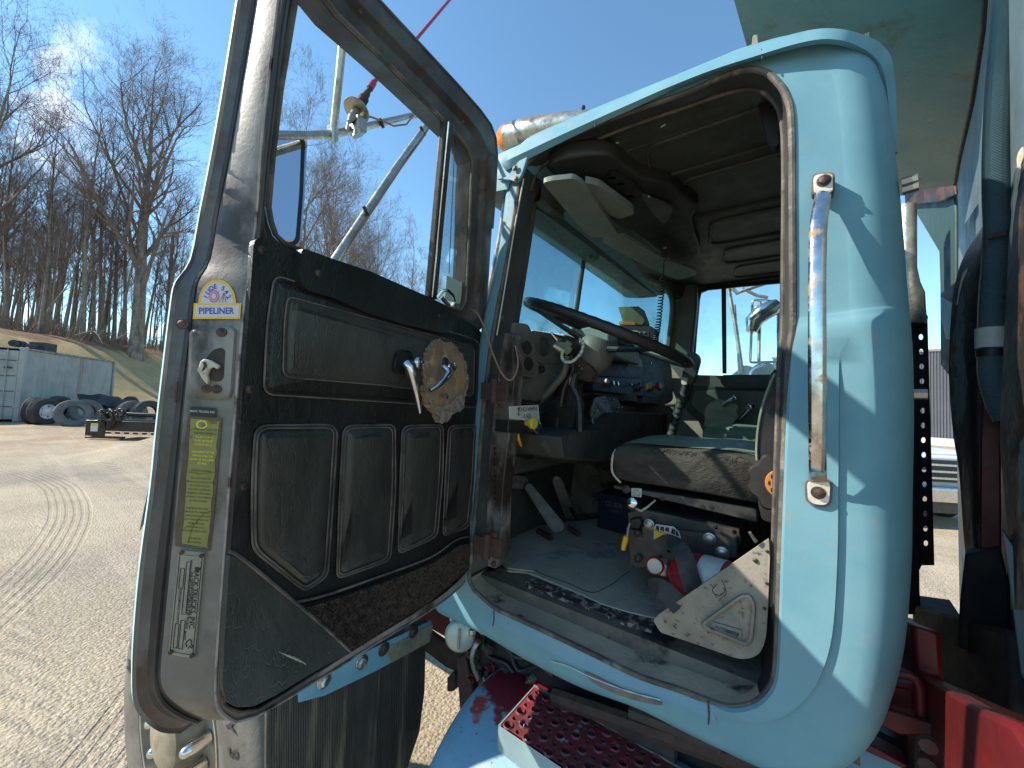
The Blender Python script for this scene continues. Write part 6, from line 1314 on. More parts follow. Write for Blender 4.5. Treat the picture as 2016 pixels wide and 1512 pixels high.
def wheel(name, par_label, cx, cy, cz, R, tm, par):
    w = tp(name, par_label); ph_ = math.radians(5); nY = V((math.sin(ph_), -math.cos(ph_), 0)); eX = V((math.cos(ph_), math.sin(ph_), 0)); c = V((cx, cy, cz))
    MB().lathe(c, nY, [(-.02, R-.222), (.005, R-.226), (.004, R-.236), (-.05, R-.25), (-.075, .20), (-.045, .17), (-.04, .12), (.0, .105), (.03, .10), (.04, .08), (.045, 0)], 48, cap=False).build('rim', M['hubsteel'], w, smooth=40)
    for i in range(10):
        a = 2*pi*i/10+.15; p = c+eX*math.cos(a)*.143+DZ*math.sin(a)*.143; mb = MB(); mb.lathe(p+nY*-.04, nY, [(0, .022), (.02, .021), (.05, .018), (.068, .015), (.075, .009), (.077, 0)], 14); mb.build('lug_nut', M['chrome'], w, smooth=60)
    mb = MB(); mb.lathe(c, nY, [(-.26, R-.06), (-.24, R-.02), (-.20, R), (-.03, R), (-.012, R-.012), (.0, R-.045), (.008, R-.10), (.010, R-.17), (.004, R-.215), (-.02, R-.225), (-.1, R-.23)], 64, cap=False)
    for i, ch_ in enumerate('MICHELIN      XZY3      '):
        if ch_ == ' ': continue
        a = math.radians(172-i*9); e = eX*math.cos(a)+DZ*math.sin(a); t_ = eX*math.sin(a)-DZ*math.cos(a); mb.text(ch_, c+e*(R-.115)+nY*.0115, t_, e, .062, 1, bold=.02)
    mb.build('tyre', [tm, M['tyre_old']], w, smooth=40)
wheel('front_wheel', 'dusty front wheel with chrome nut covers', -1.63, .44, .50, .535, M['tyre'], truck)
# ================================================================== yard
def hq(x, y): return (x+26)*-.83+(y+1)*-.55
def ss(a, b, x): t = max(0, min(1, (x-a)/(b-a))); return t*t*(3-2*t)
def hill(x, y):
    q = hq(x, y); base = 4.6*ss(-0.5, 9, q)*ss(-60, -6, -y*0+0+1) + (max(0, q-8)*.06)
    return base
def hgt(x, y):
    h = hill(x, y)
    n = .05*math.sin(x*.7+y*.3)*math.sin(y*.55-x*.2)*min(1, max(0, (math.hypot(x, y)-4)/8))
    # low gravel heap by the door side
    d = math.hypot((x+12.2)/1.9, (y-2.6)/1.4); n += .45*max(0, 1-d)**1.2
    return h+n
def dome_mat(name, build):
    m_ = bpy.data.materials.new(name); m_.use_nodes = True; build(m_.node_tree); return m_
# ground material: gravel with tracks, leaf litter; grass on the bank
def ground_nodes(nt):
    N, L = nt.nodes, nt.links; b = N['Principled BSDF']; b.inputs['Roughness'].default_value = .95; b.inputs['Specular IOR Level'].default_value = .2
    tc = N.new('ShaderNodeTexCoord'); P_ = tc.outputs['Object']
    def noise(s, d=6, r=.6, st=None):
        n = N.new('ShaderNodeTexNoise'); n.inputs['Scale'].default_value = s; n.inputs['Detail'].default_value = d; n.inputs['Roughness'].default_value = r
        if st: q = N.new('ShaderNodeMapping'); q.inputs['Scale'].default_value = st[0]; q.inputs['Rotation'].default_value = (0, 0, st[1]); L.new(P_, q.inputs['Vector']); L.new(q.outputs[0], n.inputs['Vector'])
        else: L.new(P_, n.inputs['Vector'])
        return n.outputs['Fac']
    def rg(x, a, c, d0=0, d1=1):
        q = N.new('ShaderNodeMapRange'); q.inputs['From Min'].default_value = a; q.inputs['From Max'].default_value = c; q.inputs['To Min'].default_value = d0; q.inputs['To Max'].default_value = d1; L.new(x, q.inputs['Value']); return q.outputs['Result']
    def mx(f, a, c):
        q = N.new('ShaderNodeMix'); q.data_type = 'RGBA'
        L.new(f, q.inputs['Factor']) if not isinstance(f, float) else setattr(q.inputs['Factor'], 'default_value', f)
        for k, v_ in (('A', a), ('B', c)):
            if isinstance(v_, tuple): q.inputs[k].default_value = v_
            else: L.new(v_, q.inputs[k])
        return q.outputs['Result']
    def mul(a, c, op='MULTIPLY'):
        q = N.new('ShaderNodeMath'); q.operation = op
        for i, v_ in enumerate((a, c)):
            if isinstance(v_, (int, float)): q.inputs[i].default_value = v_
            else: L.new(v_, q.inputs[i])
        return q.outputs[0]
    vo = N.new('ShaderNodeTexVoronoi'); vo.inputs['Scale'].default_value = 55; L.new(P_, vo.inputs['Vector'])
    vo2 = N.new('ShaderNodeTexVoronoi'); vo2.inputs['Scale'].default_value = 140; L.new(P_, vo2.inputs['Vector'])
    sp = N.new('ShaderNodeSeparateColor'); L.new(vo.outputs['Color'], sp.inputs[0]); sp2 = N.new('ShaderNodeSeparateColor'); L.new(vo2.outputs['Color'], sp2.inputs[0])
    g = mx(rg(noise(.6), .38, .62), (.52, .425, .295, 1), (.40, .325, .225, 1))
    g = mx(rg(noise(.23, 4), .52, .66), g, (.27, .235, .185, 1))
    g = mx(mul(rg(sp.outputs[0], .55, .9), .35), g, (.55, .50, .42, 1)); g = mx(mul(rg(sp2.outputs[1], .6, .75), .5), g, (.10, .09, .08, 1))
    # wheel tracks: bands along a direction
    g = mx(mul(rg(noise(1.2, 3, .5, ((.15, 3.0, 1), 1.9)), .5, .7), .4), g, (.54, .45, .33, 1))
    def arc(cx, cy, R, w):
        vd = N.new('ShaderNodeVectorMath'); vd.operation = 'DISTANCE'; vd.inputs[1].default_value = (cx, cy, 0); fl_ = N.new('ShaderNodeVectorMath'); fl_.operation = 'MULTIPLY'; fl_.inputs[1].default_value = (1, 1, 0); L.new(P_, fl_.inputs[0]); L.new(fl_.outputs[0], vd.inputs[0])
        dd_ = mul(vd.outputs['Value'], mul(noise(.3, 1), .10), 'ADD'); e = mul(mul(dd_, R+.05, 'SUBTRACT'), 0, 'ADD'); ab = mul(e, 0, 'ABSOLUTE'); band = rg(ab, w, w*.8)
        sn = mul(mul(dd_, 95.0), 0, 'SINE'); return mul(band, rg(sn, -.2, .5))
    arcs = mul(arc(-8.5, -11.3, 12.1, .22), arc(-9.5, -10.0, 12.6, .2), 'MAXIMUM')
    g = mx(mul(mul(arcs, rg(noise(1.6, 3), .42, .6)), .26), g, (.17, .13, .09, 1))
    # leaf litter near the tyres
    sx = N.new('ShaderNodeSeparateXYZ'); L.new(P_, sx.inputs[0])
    lx = rg(sx.outputs['X'], -13, -16.5); lm = mul(mul(lx, rg(noise(1.1, 5), .42, .6)), rg(sp.outputs[1], .3, .6)); g = mx(lm, g, (.33, .20, .10, 1))
    z = sx.outputs['Z']
    gr = mx(rg(noise(1.3), .35, .65), (.47, .33, .17, 1), (.34, .26, .125, 1)); gr = mx(mul(rg(noise(22, 5, .8), .4, .7), .6), gr, (.46, .36, .19, 1))
    gr = mx(rg(noise(2.5, 8, .8), .62, .72), gr, (.14, .09, .05, 1))
    lf = mx(rg(noise(9, 8, .8), .4, .65), (.17, .10, .06, 1), (.30, .19, .12, 1))
    g = mx(rg(z, .25, .7), g, gr); zn = mul(z, mul(noise(.8), 2.4), 'ADD'); g = mx(rg(zn, 5.0, 5.5), g, lf)
    L.new(g, b.inputs['Base Color'])
    h1 = mul(vo.outputs['Distance'], -.9); h2 = mul(noise(60, 4, .7), .8); h3 = mul(noise(3, 6, .7), 1.5)
    tr = N.new('ShaderNodeTexWave'); tr.inputs['Scale'].default_value = 3.2; tr.inputs['Distortion'].default_value = 1.5; q = N.new('ShaderNodeMapping'); q.inputs['Rotation'].default_value = (0, 0, 1.2); L.new(P_, q.inputs['Vector']); L.new(q.outputs[0], tr.inputs['Vector'])
    trm = mul(mul(tr.outputs['Fac'], rg(noise(.8, 2, .5, ((.12, 2.4, 1), 1.9)), .54, .6)), 1.3)
    h = mul(mul(mul(h1, h2, 'ADD'), mul(h3, trm, 'ADD'), 'ADD'), mul(arcs, -.6), 'ADD')
    bp_ = N.new('ShaderNodeBump'); bp_.inputs['Strength'].default_value = .7; bp_.inputs['Distance'].default_value = .012; L.new(h, bp_.inputs['Height']); L.new(bp_.outputs[0], b.inputs['Normal'])
gm_ = dome_mat('gravel yard and bank', ground_nodes)
xs = []; x = 0; st_ = .25
while x < 900: xs.append(x); x += st_; st_ = st_*1.07
ax_ = [-v for v in reversed(xs[1:])]+xs
rows = [[V((x, y, hgt(x, y) if math.hypot(x, y) < 400 else hgt(x/max(1, math.hypot(x, y)/400), y/max(1, math.hypot(x, y)/400)))) for y in ax_] for x in ax_]
g_ = MB().grid(rows).build('ground', gm_, None, smooth=180); tag(g_, kind='structure')
# ---- shipping container
cdir = V((-6.6, 3.5, 0)).normalized(); cwid = V((-cdir.y, cdir.x, 0)); 
if cwid.dot(V((0, -1, 0))) < 0: cwid = -cwid
C0 = V((-24.1, .82, 0)); LC, WC, HC = 7.2, 2.44, 2.896
cm = mat('faded grey container paint', (.27, .275, .265), (.34, .34, .325), sc1=1.6, rough=.6, c3=(.22, .13, .10), sc3=2.2, th3=.62, soft3=.05, st3=(1, 1, .06), c4=(.30, .31, .30), sc4=3, th4=.62)
ct = root('shipping_container', 'pale grey corrugated shipping container streaked with rust beside the grassy bank', 'shipping container', loc=tuple(C0))
def csub(o): o.location = -C0; o.parent = ct; return o
# long corrugated side (faces the camera side)
mb = MB(); rows = [[], []]; nco = 22
for i in range(nco):
    x0 = .16+(LC-.32)*i/nco; w = (LC-.32)/nco
    for t, d in [(0, 0), (.32, 0), (.5, .036), (.82, .036)]:
        p = C0+cdir*(x0+w*t)+cwid*(.03+d); rows[0].append(p+DZ*.15); rows[1].append(p+DZ*(HC-.10))
mb.grid(rows); csub(mb.build('side_wall', cm, None, smooth=0))
def cb_(name, a0, a1, w0, w1, z0, z1, m_=None, bev=.01): return csub(MB().box(C0+cdir*a0+cwid*w0+DZ*z0, cdir*(a1-a0), cwid*(w1-w0), DZ*(z1-z0)).build(name, m_ or cm, None, bev=bev))
cb_('corner_post', 0, .16, -.003, .15, .118, HC-.118); cb_('corner_post', LC-.16, LC, -.003, .15, .118, HC-.118); cb_('corner_post', 0, .16, WC-.15, WC, .118, HC-.118); cb_('corner_post', LC-.16, LC, WC-.15, WC, .118, HC-.118)
for a in (0, LC-.18):
    for w in (-.008, WC-.15):
        for z in (0, HC-.118): cb_('corner_casting', a-.008, a+.18, w, w+.16, z, z+.118, bev=.012)
cb_('top_rail', .18, LC-.18, 0, .07, HC-.09, HC-.01, mat('rusty rail', (.20, .12, .09), (.30, .30, .31), sc1=4, rough=.7)); cb_('bottom_rail', .18, LC-.18, 0, .06, .02, .16)
cb_('roof', .05, LC-.05, .05, WC-.05, HC-.06, HC-.03); cb_('back_wall', LC-.1, LC-.06, .1, WC-.1, .1, HC-.1); cb_('far_wall', .1, LC-.1, WC-.08, WC-.04, .1, HC-.1); cb_('floor', .05, LC-.05, .05, WC-.05, .08, .16)
for k in (0, 1):
    w0 = .16+k*1.06; cb_('container_door', -.005+.02, .06, w0, w0+1.05, .16, HC-.14)
    for z in (.55, 1.15, 1.75, 2.35): cb_('door_groove', .003, .012, w0+.04, w0+1.0, z, z+.035, M['intdark'], bev=0)
    for w in (.28, .72):
        csub(MB().tube([C0+cwid*(w0+w)-cdir*.03+DZ*.1, C0+cwid*(w0+w)-cdir*.03+DZ*(HC-.1)], .017, 8).build('lock_bar', cm, None))
    for z in (.5, 1.2, 1.9, 2.3): cb_('door_hinge', -.015, .02, w0-.10 if k == 0 else w0+1.03, w0+.06 if k == 0 else w0+1.19, z, z+.06)
cb_('bar_bracket', -.02, .01, .3, .5, 2.05, 2.12, M['rust'], .0); cb_('bar_bracket', -.02, .01, .7, .84, 2.03, 2.14, M['rust'], .0)
# concrete slabs and steel behind / on the container
conc = mat('weathered concrete', (.20, .20, .19), (.27, .26, .22), sc1=2, rough=.9, c3=(.10, .11, .08), sc3=4, th3=.6)
for i, (a0, a1, z0, z1, w) in enumerate([(.25, 2.5, 2.8, 3.62, 3.4), (2.55, 5.4, 2.75, 3.60, 3.4)]):
    P_ = C0+cdir*(a0-.2)+cwid*w; sl = root('concrete_block', ['long dark concrete block on the bank just behind the container roof, left one', 'mossy concrete block on the bank behind the container roof, right one'][i], 'concrete block', loc=tuple(P_))
    o = MB().box(P_*0, cdir*(a1-a0), cwid*.9, DZ*(z1-1.0)).build('block', conc, None, bev=.03); o.location = (0, 0, 1.0-.0); o.parent = sl
ca = root('steel_axle', 'dark steel axle with hubs lying on top of the container', 'axle', loc=tuple(C0+cdir*.3+cwid*.5+DZ*HC))
mb = MB(); mb.tube([V((0, 0, .16)), cdir*2.1+V((0, 0, .16))], .07, 10); 
for t in (0, .22, .44): mb.lathe(cdir*t+V((0, 0, .16)), cdir, [(0, .14), (.12, .14), (.13, .1)], 14)
mb.box(cdir*1.5+V((0, 0, 0))-cwid*.2, cdir*.8, cwid*.5, DZ*.38); o = mb.build('axle_beam', M['tyre_old'], None, bev=.02); o.parent = ca
# ---- tyres
def tyre_mesh(R, w, m_, hub=None, name='tyre'):
    objs = []
    n = 48
    prof = [(-w/2+.03, R*.56), (-w/2+.005, R*.62), (-w/2, R*.78), (-w/2+.01, R*.93), (-w/2+.035, R*.985), (-w/2+.06, R)]
    prof += [(-w/2+.06+(w-.12)*k/8, R-(.010 if k % 2 else 0)) for k in range(1, 8)]
    prof += [(-p[0], p[1]) for p in prof[5::-1]] + [(w/2-.03, R*.53), (w/2-.05, R*.60), (w/2-.04, R*.85), (-w/2+.04, R*.85), (-w/2+.05, R*.60), (-w/2+.03, R*.56)]
    o = MB().lathe(V((0, 0, 0)), V((0, -1, 0)), prof, n, cap=False).build(name, m_, None, smooth=40); objs.append(o)
    if hub:
        mb = MB(); mb.lathe(V((0, 0, 0)), V((0, -1, 0)), [(w/2-.03, R*.55), (w/2-.01, R*.52), (w/2-.06, R*.49), (w/2-.10, R*.46), (w/2-.09, R*.30), (w/2-.05, R*.24), (w/2-.02, R*.16), (w/2-.02, 0)], 32, cap=False)
        h = mb.build('rim', M['rimw'], None, smooth=40); h.parent = o
        for k in range(5):
            a = k*2*pi/5; q = MB().lathe(V((math.cos(a)*R*.38, -(w/2-.088), math.sin(a)*R*.38)), V((0, -1, 0)), [(0, R*.055), (.004, R*.055), (.0045, 0)], 10).build('rim_hole', M['ink'], None); q.parent = o
    return o
TY = []
def place_tyre(px, py_base, D_, R, w, yaw, lean, m_, label, hub=None, h0=0, cat='tyre', name='tyre'):
    py_base += 6 if px < 120 else 2
    b_ = onZ(px, py_base, 0) if not D_ else atD(px, py_base, D_); o = tyre_mesh(R, w, m_, hub, name)
    if D_: o.location = b_
    else: o.location = V((b_.x, b_.y, R*math.cos(lean)*.98+h0+.01))
    d = V((b_.x, b_.y, 0)).normalized()  # view direction; hole axis towards the eye = -d
    ang = math.atan2(-d.y, -d.x)+pi/2+yaw
    o.rotation_euler = (lean, 0, ang); tag(o, label, cat, 'used tyres heaped beside the container'); TY.append(o); return o
place_tyre(66, 829, 0, .50, .27, 1.05, 0, M['tyre_old'], 'dark worn tyre nearest the container door end, seen at the left end of the heap')
place_tyre(86, 831, 0, .50, .27, .75, 0, M['tyre_old'], 'dark mounted truck tyre with a white rim', hub=True)
place_tyre(112, 824, 0, .52, .27, .7, .0, M['tyre_old'], 'dark tyre wedged directly behind the big grey tyre')
place_tyre(142, 838, 0, .50, .26, .22, -.30, M['tyre_grey'], 'big bleached grey tyre leaning at the front of the heap')
place_tyre(167, 832, 0, .49, .26, .35, -.25, M['tyre_grey'], 'grey tyre tucked right behind the front leaning tyre')
place_tyre(150, 815, 0, .50, .27, .2, 0, M['tyre_old'], 'dark tyre at the back below the rubber sheet')
place_tyre(221, 822, 0, .52, .27, 1.0, 0, M['tyre_old'], 'black tyre standing right of the white wheel rim')
place_tyre(236, 826, 0, .48, .28, .9, -.05, M['tyre_old'], 'dark tyre partly hidden behind the standing grey tyre')
place_tyre(258, 836, 0, .50, .24, .55, -.12, M['tyre_grey'], 'grey edged tyre behind the black mower attachment, left of two')
place_tyre(290, 838, 0, .52, .26, .55, -.12, M['tyre_old'], 'dark edged tyre behind the black attachment, nearest the door edge')
place_tyre(255, 812, 0, .48, .27, .9, 0, M['tyre_old'], 'small dark tyre topmost at the back right of the heap')
wr0 = onZ(197, 824, 0); wr = root('wheel_rim', 'bare pale steel wheel rim lying on its side among the tyres', 'wheel rim', loc=(wr0.x, wr0.y, .45))
d = V((wr0.x, wr0.y, 0)).normalized(); axr = (-d*.75+V((-d.y, d.x, 0))*-.6).normalized()
o = MB().lathe(V((0, 0, 0)), axr, [(-.13, .33), (-.11, .31), (-.10, .29), (.10, .29), (.12, .31), (.14, .33), (.145, .32), (.12, .28), (-.05, .27), (-.06, .1)], 36, cap=False).build('rim_barrel', mat('pale rim', (.42, .42, .38), (.55, .54, .50), rough=.5), None); o.parent = wr
bs_ = onZ(170, 822, 0); rs_ = root('rubber_sheet', 'folded black rubber sheet draped over the back tyres', 'rubber sheet', loc=tuple(bs_))
rows = []
for i in range(9):
    row = []
    for j in range(5):
        p = atD(150+i*9+j*2, 776+1.5*math.sin(i*.9)+j*5+(4 if i > 5 else 0), 17.5-j*.3); row.append(p-bs_+V((0, 0, .05*math.sin(i*1.3+j))))
    rows.append(row)
o = MB().grid(rows).build('sheet', M['tyre_old'], None, smooth=180, sub=1); o.parent = rs_
# ---- black mower attachment
mw0 = onZ(166, 862, 0); mw1 = onZ(310, 866, 0)
md_ = V((mw1.x-mw0.x, mw1.y-mw0.y, 0)).normalized(); mn = V((md_.y, -md_.x, 0)); mn = mn if mn.dot(-mw0) > 0 else -mn
mow = root('mower_attachment', 'glossy black flail mower attachment on the leaf strewn ground by the tyres', 'mower attachment', loc=tuple(mw0))
mwm = mat('dirty black paint', (.012, .011, .010), (.03, .025, .02), sc1=8, rough=.35, c3=(.08, .055, .04), sc3=12, th3=.66)
def mp(a, n_, z): return md_*a+mn*n_+DZ*z
def mbx(name, a0, a1, n0, n1, z0, z1, m_=None, bev=.01): o = MB().box(mp(a0, n0, z0), md_*(a1-a0), mn*(n1-n0), DZ*(z1-z0)).build(name, m_ or mwm, None, bev=bev); o.parent = mow; return o
mbx('end_plate', 0, .5, -.05, 0, .02, .52); mbx('housing', .45, 3.0, -.9, -.03, .22, .50); mbx('top_plate', .0, 3.0, -1.0, 0.02, .50, .53); mbx('front_lip', .48, 3.0, -.02, .01, .14, .2); mbx('skid', .02, 1.0, -.1, .02, 0, .06)
mbx('upper_frame', .6, 2.2, -.75, -.6, .62, .72, M['blackmetal']); mbx('upper_frame', .7, 2.3, -.55, -.42, .68, .76, M['blackmetal'])
mbx('decal', .14, .33, .0, .004, .20, .44, M['white'], 0)
mbx('decal_stripe', .16, .31, .004, .006, .36, .42, M['yknob'], 0)
for i in range(9):
    o = MB().lathe(mp(.75+i*.24, .012, .17), mn, [(0, .055), (.004, .055), (.0045, 0)], 12).build('cutter_disc', M['chrome'], None); o.parent = mow
rnd = random.Random(6)
for i in range(16):
    o = MB().cbox(mp(rnd.uniform(.35, .85), rnd.uniform(-.5, .04), rnd.uniform(.5, .85)), rnd.uniform(.06, .16), rnd.uniform(.06, .12), rnd.uniform(.06, .16), rz=rnd.uniform(0, 1)).build('drive_part', mwm, None, bev=.01); o.parent = mow
for i in range(5):
    z = rnd.uniform(.55, .8); a = .3+i*.1
    o = MB().tube([mp(*q) for q in catmull([(a, .05, z), (a+.15, .1, z+.05), (a+.25, .08, z-.2), (a+.1, .05, z-.45)], 4)], .018, 6).build('hydraulic_hose', mwm, None); o.parent = mow
for i in range(8):
    o = MB().cbox(mp(2.15+rnd.uniform(0, .5), rnd.uniform(-.3, 0), .58+rnd.uniform(-.03, .12)), .1, .1, .07, rz=rnd.uniform(0, 2)).build('fitting', M['galv'], None, bev=.01); o.parent = mow
# ---- pickup seen behind the cab, building beyond
pb_ = onZ(1850, 1046, 0); pk_ = root('pickup', 'white pickup truck with chrome bumper parked beyond the cab', 'pickup', loc=(pb_.x, pb_.y, 0))
vd_ = V((pb_.x, pb_.y, 0)).normalized(); pu = V((.85, .5, 0)).normalized(); pn = V((pu.y, -pu.x, 0)); pn = pn if pn.dot(-vd_) > 0 else -pn   # pu: along the width, pn: towards us
def pq(a, b, z): return pu*a-pn*b+DZ*z
def pbx(name, a0, a1, b0, b1, z0, z1, m_, bev=.02): o = MB().box(pq(a0, b0, z0), pu*(a1-a0), -pn*(b1-b0), DZ*(z1-z0)).build(name, m_, None, bev=bev, seg=3); o.parent = pk_; return o
wp = flat('white car paint', (.75, .77, .78), rough=.25)
pbx('body', -1.0, 1.0, .12, 5.4, .62, 1.12, wp, .05); pbx('hood', -.95, .95, .15, 1.5, 1.08, 1.17, wp, .04)
m = MB(); m.prism([pq(-.85, b, z) for b, z in [(1.45, 1.12), (2.2, 1.74), (3.9, 1.76), (4.2, 1.12)]], pu*1.7); o = m.build('cabin', flat('car glass dark', (.02, .03, .035), rough=.05), None, bev=.04); o.parent = pk_
pbx('car_roof', -.8, .8, 2.2, 3.95, 1.74, 1.80, wp, .03)
pbx('grille', -.8, .8, .06, .14, .72, 1.05, M['black']); 
for z in (.76, .86, .96): pbx('grille_bar', -.8, .8, .04, .08, z, z+.035, M['chrome'], .005)
pbx('bumper', -1.02, 1.02, -.02, .2, .42, .66, M['chrome'], .04); pbx('air_dam', -.95, .95, .1, .3, .24, .42, M['blackmetal'])
for a in (-.98, .74): pbx('headlight', a, a+.24, .05, .15, .80, 1.04, flat('lamp glass', (.7, .7, .72), rough=.05), .02)
for a in (-1.0, .76):
    for b in (1.0, 4.4): o = MB().lathe(pq(a, b, .38), pu, [(0, .1), (0, .36), (.03, .39), (.2, .39), (.23, .36), (.23, .1)], 28).build('wheel', M['tyre_old'], None); o.parent = pk_
pbx('wing_mirror', -1.25, -1.0, 1.5, 1.6, 1.1, 1.3, M['black'])
bb = V((math.sin(math.radians(12.5)), math.cos(math.radians(12.5)), 0)); 
bu = root('warehouse', 'dark grey corrugated metal warehouse beyond the pickup', 'building', loc=tuple(bb*38))
bw = V((bb.y, -bb.x, 0)); mb = MB(); rows = [[], []]
bmz = mat('charcoal cladding', (.085, .09, .105), (.10, .105, .12), sc1=1, rough=.6)
for i in range(140):
    w = -9+i*.14
    for t, dd_ in [(0, 0), (.05, 0), (.07, .05), (.12, .05)]: p = bw*(w+t)+bb*dd_; rows[0].append(p+DZ*.0); rows[1].append(p+DZ*6.3)
mb.grid(rows); o = mb.build('wall', bmz, None, smooth=0); o.parent = bu
o = MB().box(bw*-9+bb*.1, bw*19.6, bb*14, DZ*6.25).build('wall', bmz, None); o.parent = bu
o = MB().box(bw*-9.1-bb*.05+DZ*6.3, bw*19.8, bb*14.3, DZ*.15).build('roof', M['galv'], None); o.parent = bu
o = MB().box(bw*-9.1-bb*.5+DZ*0, bw*19.8, bb*.45, DZ*.5).build('curb', M['white'], None); o.parent = bu
# ================================================================== trees
def tree_mesh(seed, height, spread, lean=0, twig=4, r0_=.2, first=.35, nb=7, up_=.6, name='tree'):
    R = random.Random(seed); tv = []; tf = []; bv = []; bf = []
    def seg(vs, fs, pts, rs, n):
        b0 = len(vs); prev = None
        t = (pts[1]-pts[0]).normalized(); a = t.orthogonal().normalized()
        for i, p in enumerate(pts):
            t = (pts[min(len(pts)-1, i+1)]-pts[max(0, i-1)]).normalized(); a = (a-t*a.dot(t)).normalized(); b = t.cross(a)
            for k in range(n): vs.append(p+(a*math.cos(2*pi*k/n)+b*math.sin(2*pi*k/n))*rs[i])
        for i in range(len(pts)-1):
            for k in range(n): fs.append([b0+i*n+k, b0+i*n+(k+1) % n, b0+(i+1)*n+(k+1) % n, b0+(i+1)*n+k])
    def grow(p, d, L, r, lvl):
        n = 5 if lvl < 2 else 3; pts = [p]; q = p.copy(); dd_ = d.copy(); k = n
        dirs = [dd_.copy()]
        for i in range(k):
            dd_ = (dd_+V((R.uniform(-1, 1), R.uniform(-1, 1), R.uniform(-.6, .9)))*(.16+.05*lvl)+DZ*.07).normalized(); q = q+dd_*(L/k); pts.append(q.copy()); dirs.append(dd_.copy())
        rs = [r*(1-.72*i/k) for i in range(k+1)]
        seg(bv, bf, pts, rs, 5 if lvl < 1 else (4 if lvl < 2 else 3))
        if lvl >= twig: return
        m_ = {0: 8, 1: 6, 2: 5, 3: 4}.get(lvl, 3)
        for i in range(m_):
            t = R.uniform(.22, 1.0) if i else 1.0; ii = min(k-1, int(t*k)); fr_ = t*k-ii; pp = pts[ii].lerp(pts[ii+1], fr_)
            side = V((R.uniform(-1, 1), R.uniform(-1, 1), R.uniform(-.5, 1))); side = (side-dirs[ii]*side.dot(dirs[ii])).normalized()
            nd_ = (dirs[ii]*R.uniform(.5, 1.1)+side*R.uniform(.5, 1.0)).normalized()
            grow(pp, nd_, L*R.uniform(.42, .66)*(1.15-t*.35), max(.0045, r*(1-.72*t)*R.uniform(.5, .75)), lvl+1)
    pts = [V((0, 0, -.3))]; q = V((0, 0, -.3)); d = V((lean, 0, 1)).normalized(); k = 12; dirs = []
    for i in range(k):
        d = (d+V((R.uniform(-1, 1), R.uniform(-1, 1), 0))*.05+DZ*.03).normalized(); q = q+d*((height*.86+.3)/k); pts.append(q.copy()); dirs.append(d.copy())
    dirs.append(d)
    rs = [r0_*(1.25 if i == 0 else (1-.85*(i/k)**1.1)) for i in range(k+1)]
    seg(tv, tf, pts, rs, 8)
    for i in range(nb):
        t = first+(1-first)*((i+.5)/nb)*.98; ii = min(k-1, int(t*k)); pp = pts[ii].lerp(pts[ii+1], t*k-ii); a = i*2.4+R.uniform(-.5, .5)
        side = V((math.cos(a), math.sin(a), 0)); nd_ = (side*(1-up_)+DZ*up_).normalized()
        grow(pp, nd_, spread*R.uniform(.75, 1.15)*(1.1-.5*t), max(.02, rs[ii]*R.uniform(.45, .62)), 0)
    grow(pts[-1], dirs[-1], spread*.7, rs[-1], 0)
    def mk(nm, vs, fs):
        me = bpy.data.meshes.new(nm); me.from_pydata([tuple(v_) for v_ in vs], [], fs); me.update(); return me
    return mk('trunk', tv, tf), mk('branches', bv, bf)
bark = mat('grey brown bark', (.19, .15, .115), (.28, .235, .185), sc1=3, rough=.9, bump=.5, bsc=14, c3=(.12, .09, .07), sc3=4, th3=.55, st3=(1, 1, .2))
twm = mat('twig bark', (.16, .115, .09), (.23, .18, .15), sc1=1.5, rough=.9)
protos = []
specs = [(1, 19, 4.6, 0, .22, .30, 11, .66), (2, 17, 3.4, .03, .15, .45, 9, .72), (3, 21, 4.0, -.02, .19, .42, 10, .74), (4, 15, 2.6, .05, .10, .35, 9, .74), (5, 18, 3.6, -.05, .14, .48, 9, .66), (6, 13, 2.4, .08, .08, .30, 9, .7)]
for s_ in specs:
    a, b = tree_mesh(s_[0], s_[1], s_[2], s_[3], 3, s_[4], s_[5], s_[6], s_[7]); a.materials.append(bark); b.materials.append(twm); protos.append((a, b))
bigm = tree_mesh(77, 23, 8.6, -.03, 4, .42, .22, 17, .66); bigm[0].materials.append(bark); bigm[1].materials.append(twm)
midm = tree_mesh(78, 17, 6.4, .02, 4, .26, .28, 11, .58); midm[0].materials.append(bark); midm[1].materials.append(twm)
def put_tree(pr, x, y, sc_=1, rz=0, label=None, group='bare trees of the wood', z=None):
    e = empty('bare_tree', (x, y, hgt(x, y)-.1 if z is None else z)); e.rotation_euler = (0, 0, rz); e.scale = (sc_, sc_, sc_)
    for nm, me in (('trunk', pr[0]), ('branches', pr[1])):
        o = bpy.data.objects.new(nm, me); COL.objects.link(o); o.parent = e
    tag(e, label or 'bare grey brown tree standing in the wood on the bank', 'tree', group); return e
def at_dir(px, depth):
    r = ray(px, 756); h = V((r.x, r.y, 0)); p = h*(depth/F); return p.x, p.y
x, y = at_dir(262, 27.5); put_tree(bigm, x, y, 1.0, 0.6, 'largest wide crowned bare tree at the edge of the wood, beside the open door', group='tall trees at the wood edge')
x, y = at_dir(-90, 24); put_tree(midm, x, y, 1.15, 2.2, 'bare tree with long limbs reaching in from the left at the wood edge', group='tall trees at the wood edge')
rnd = random.Random(44); spots = [(x, y)]
cnt = 0
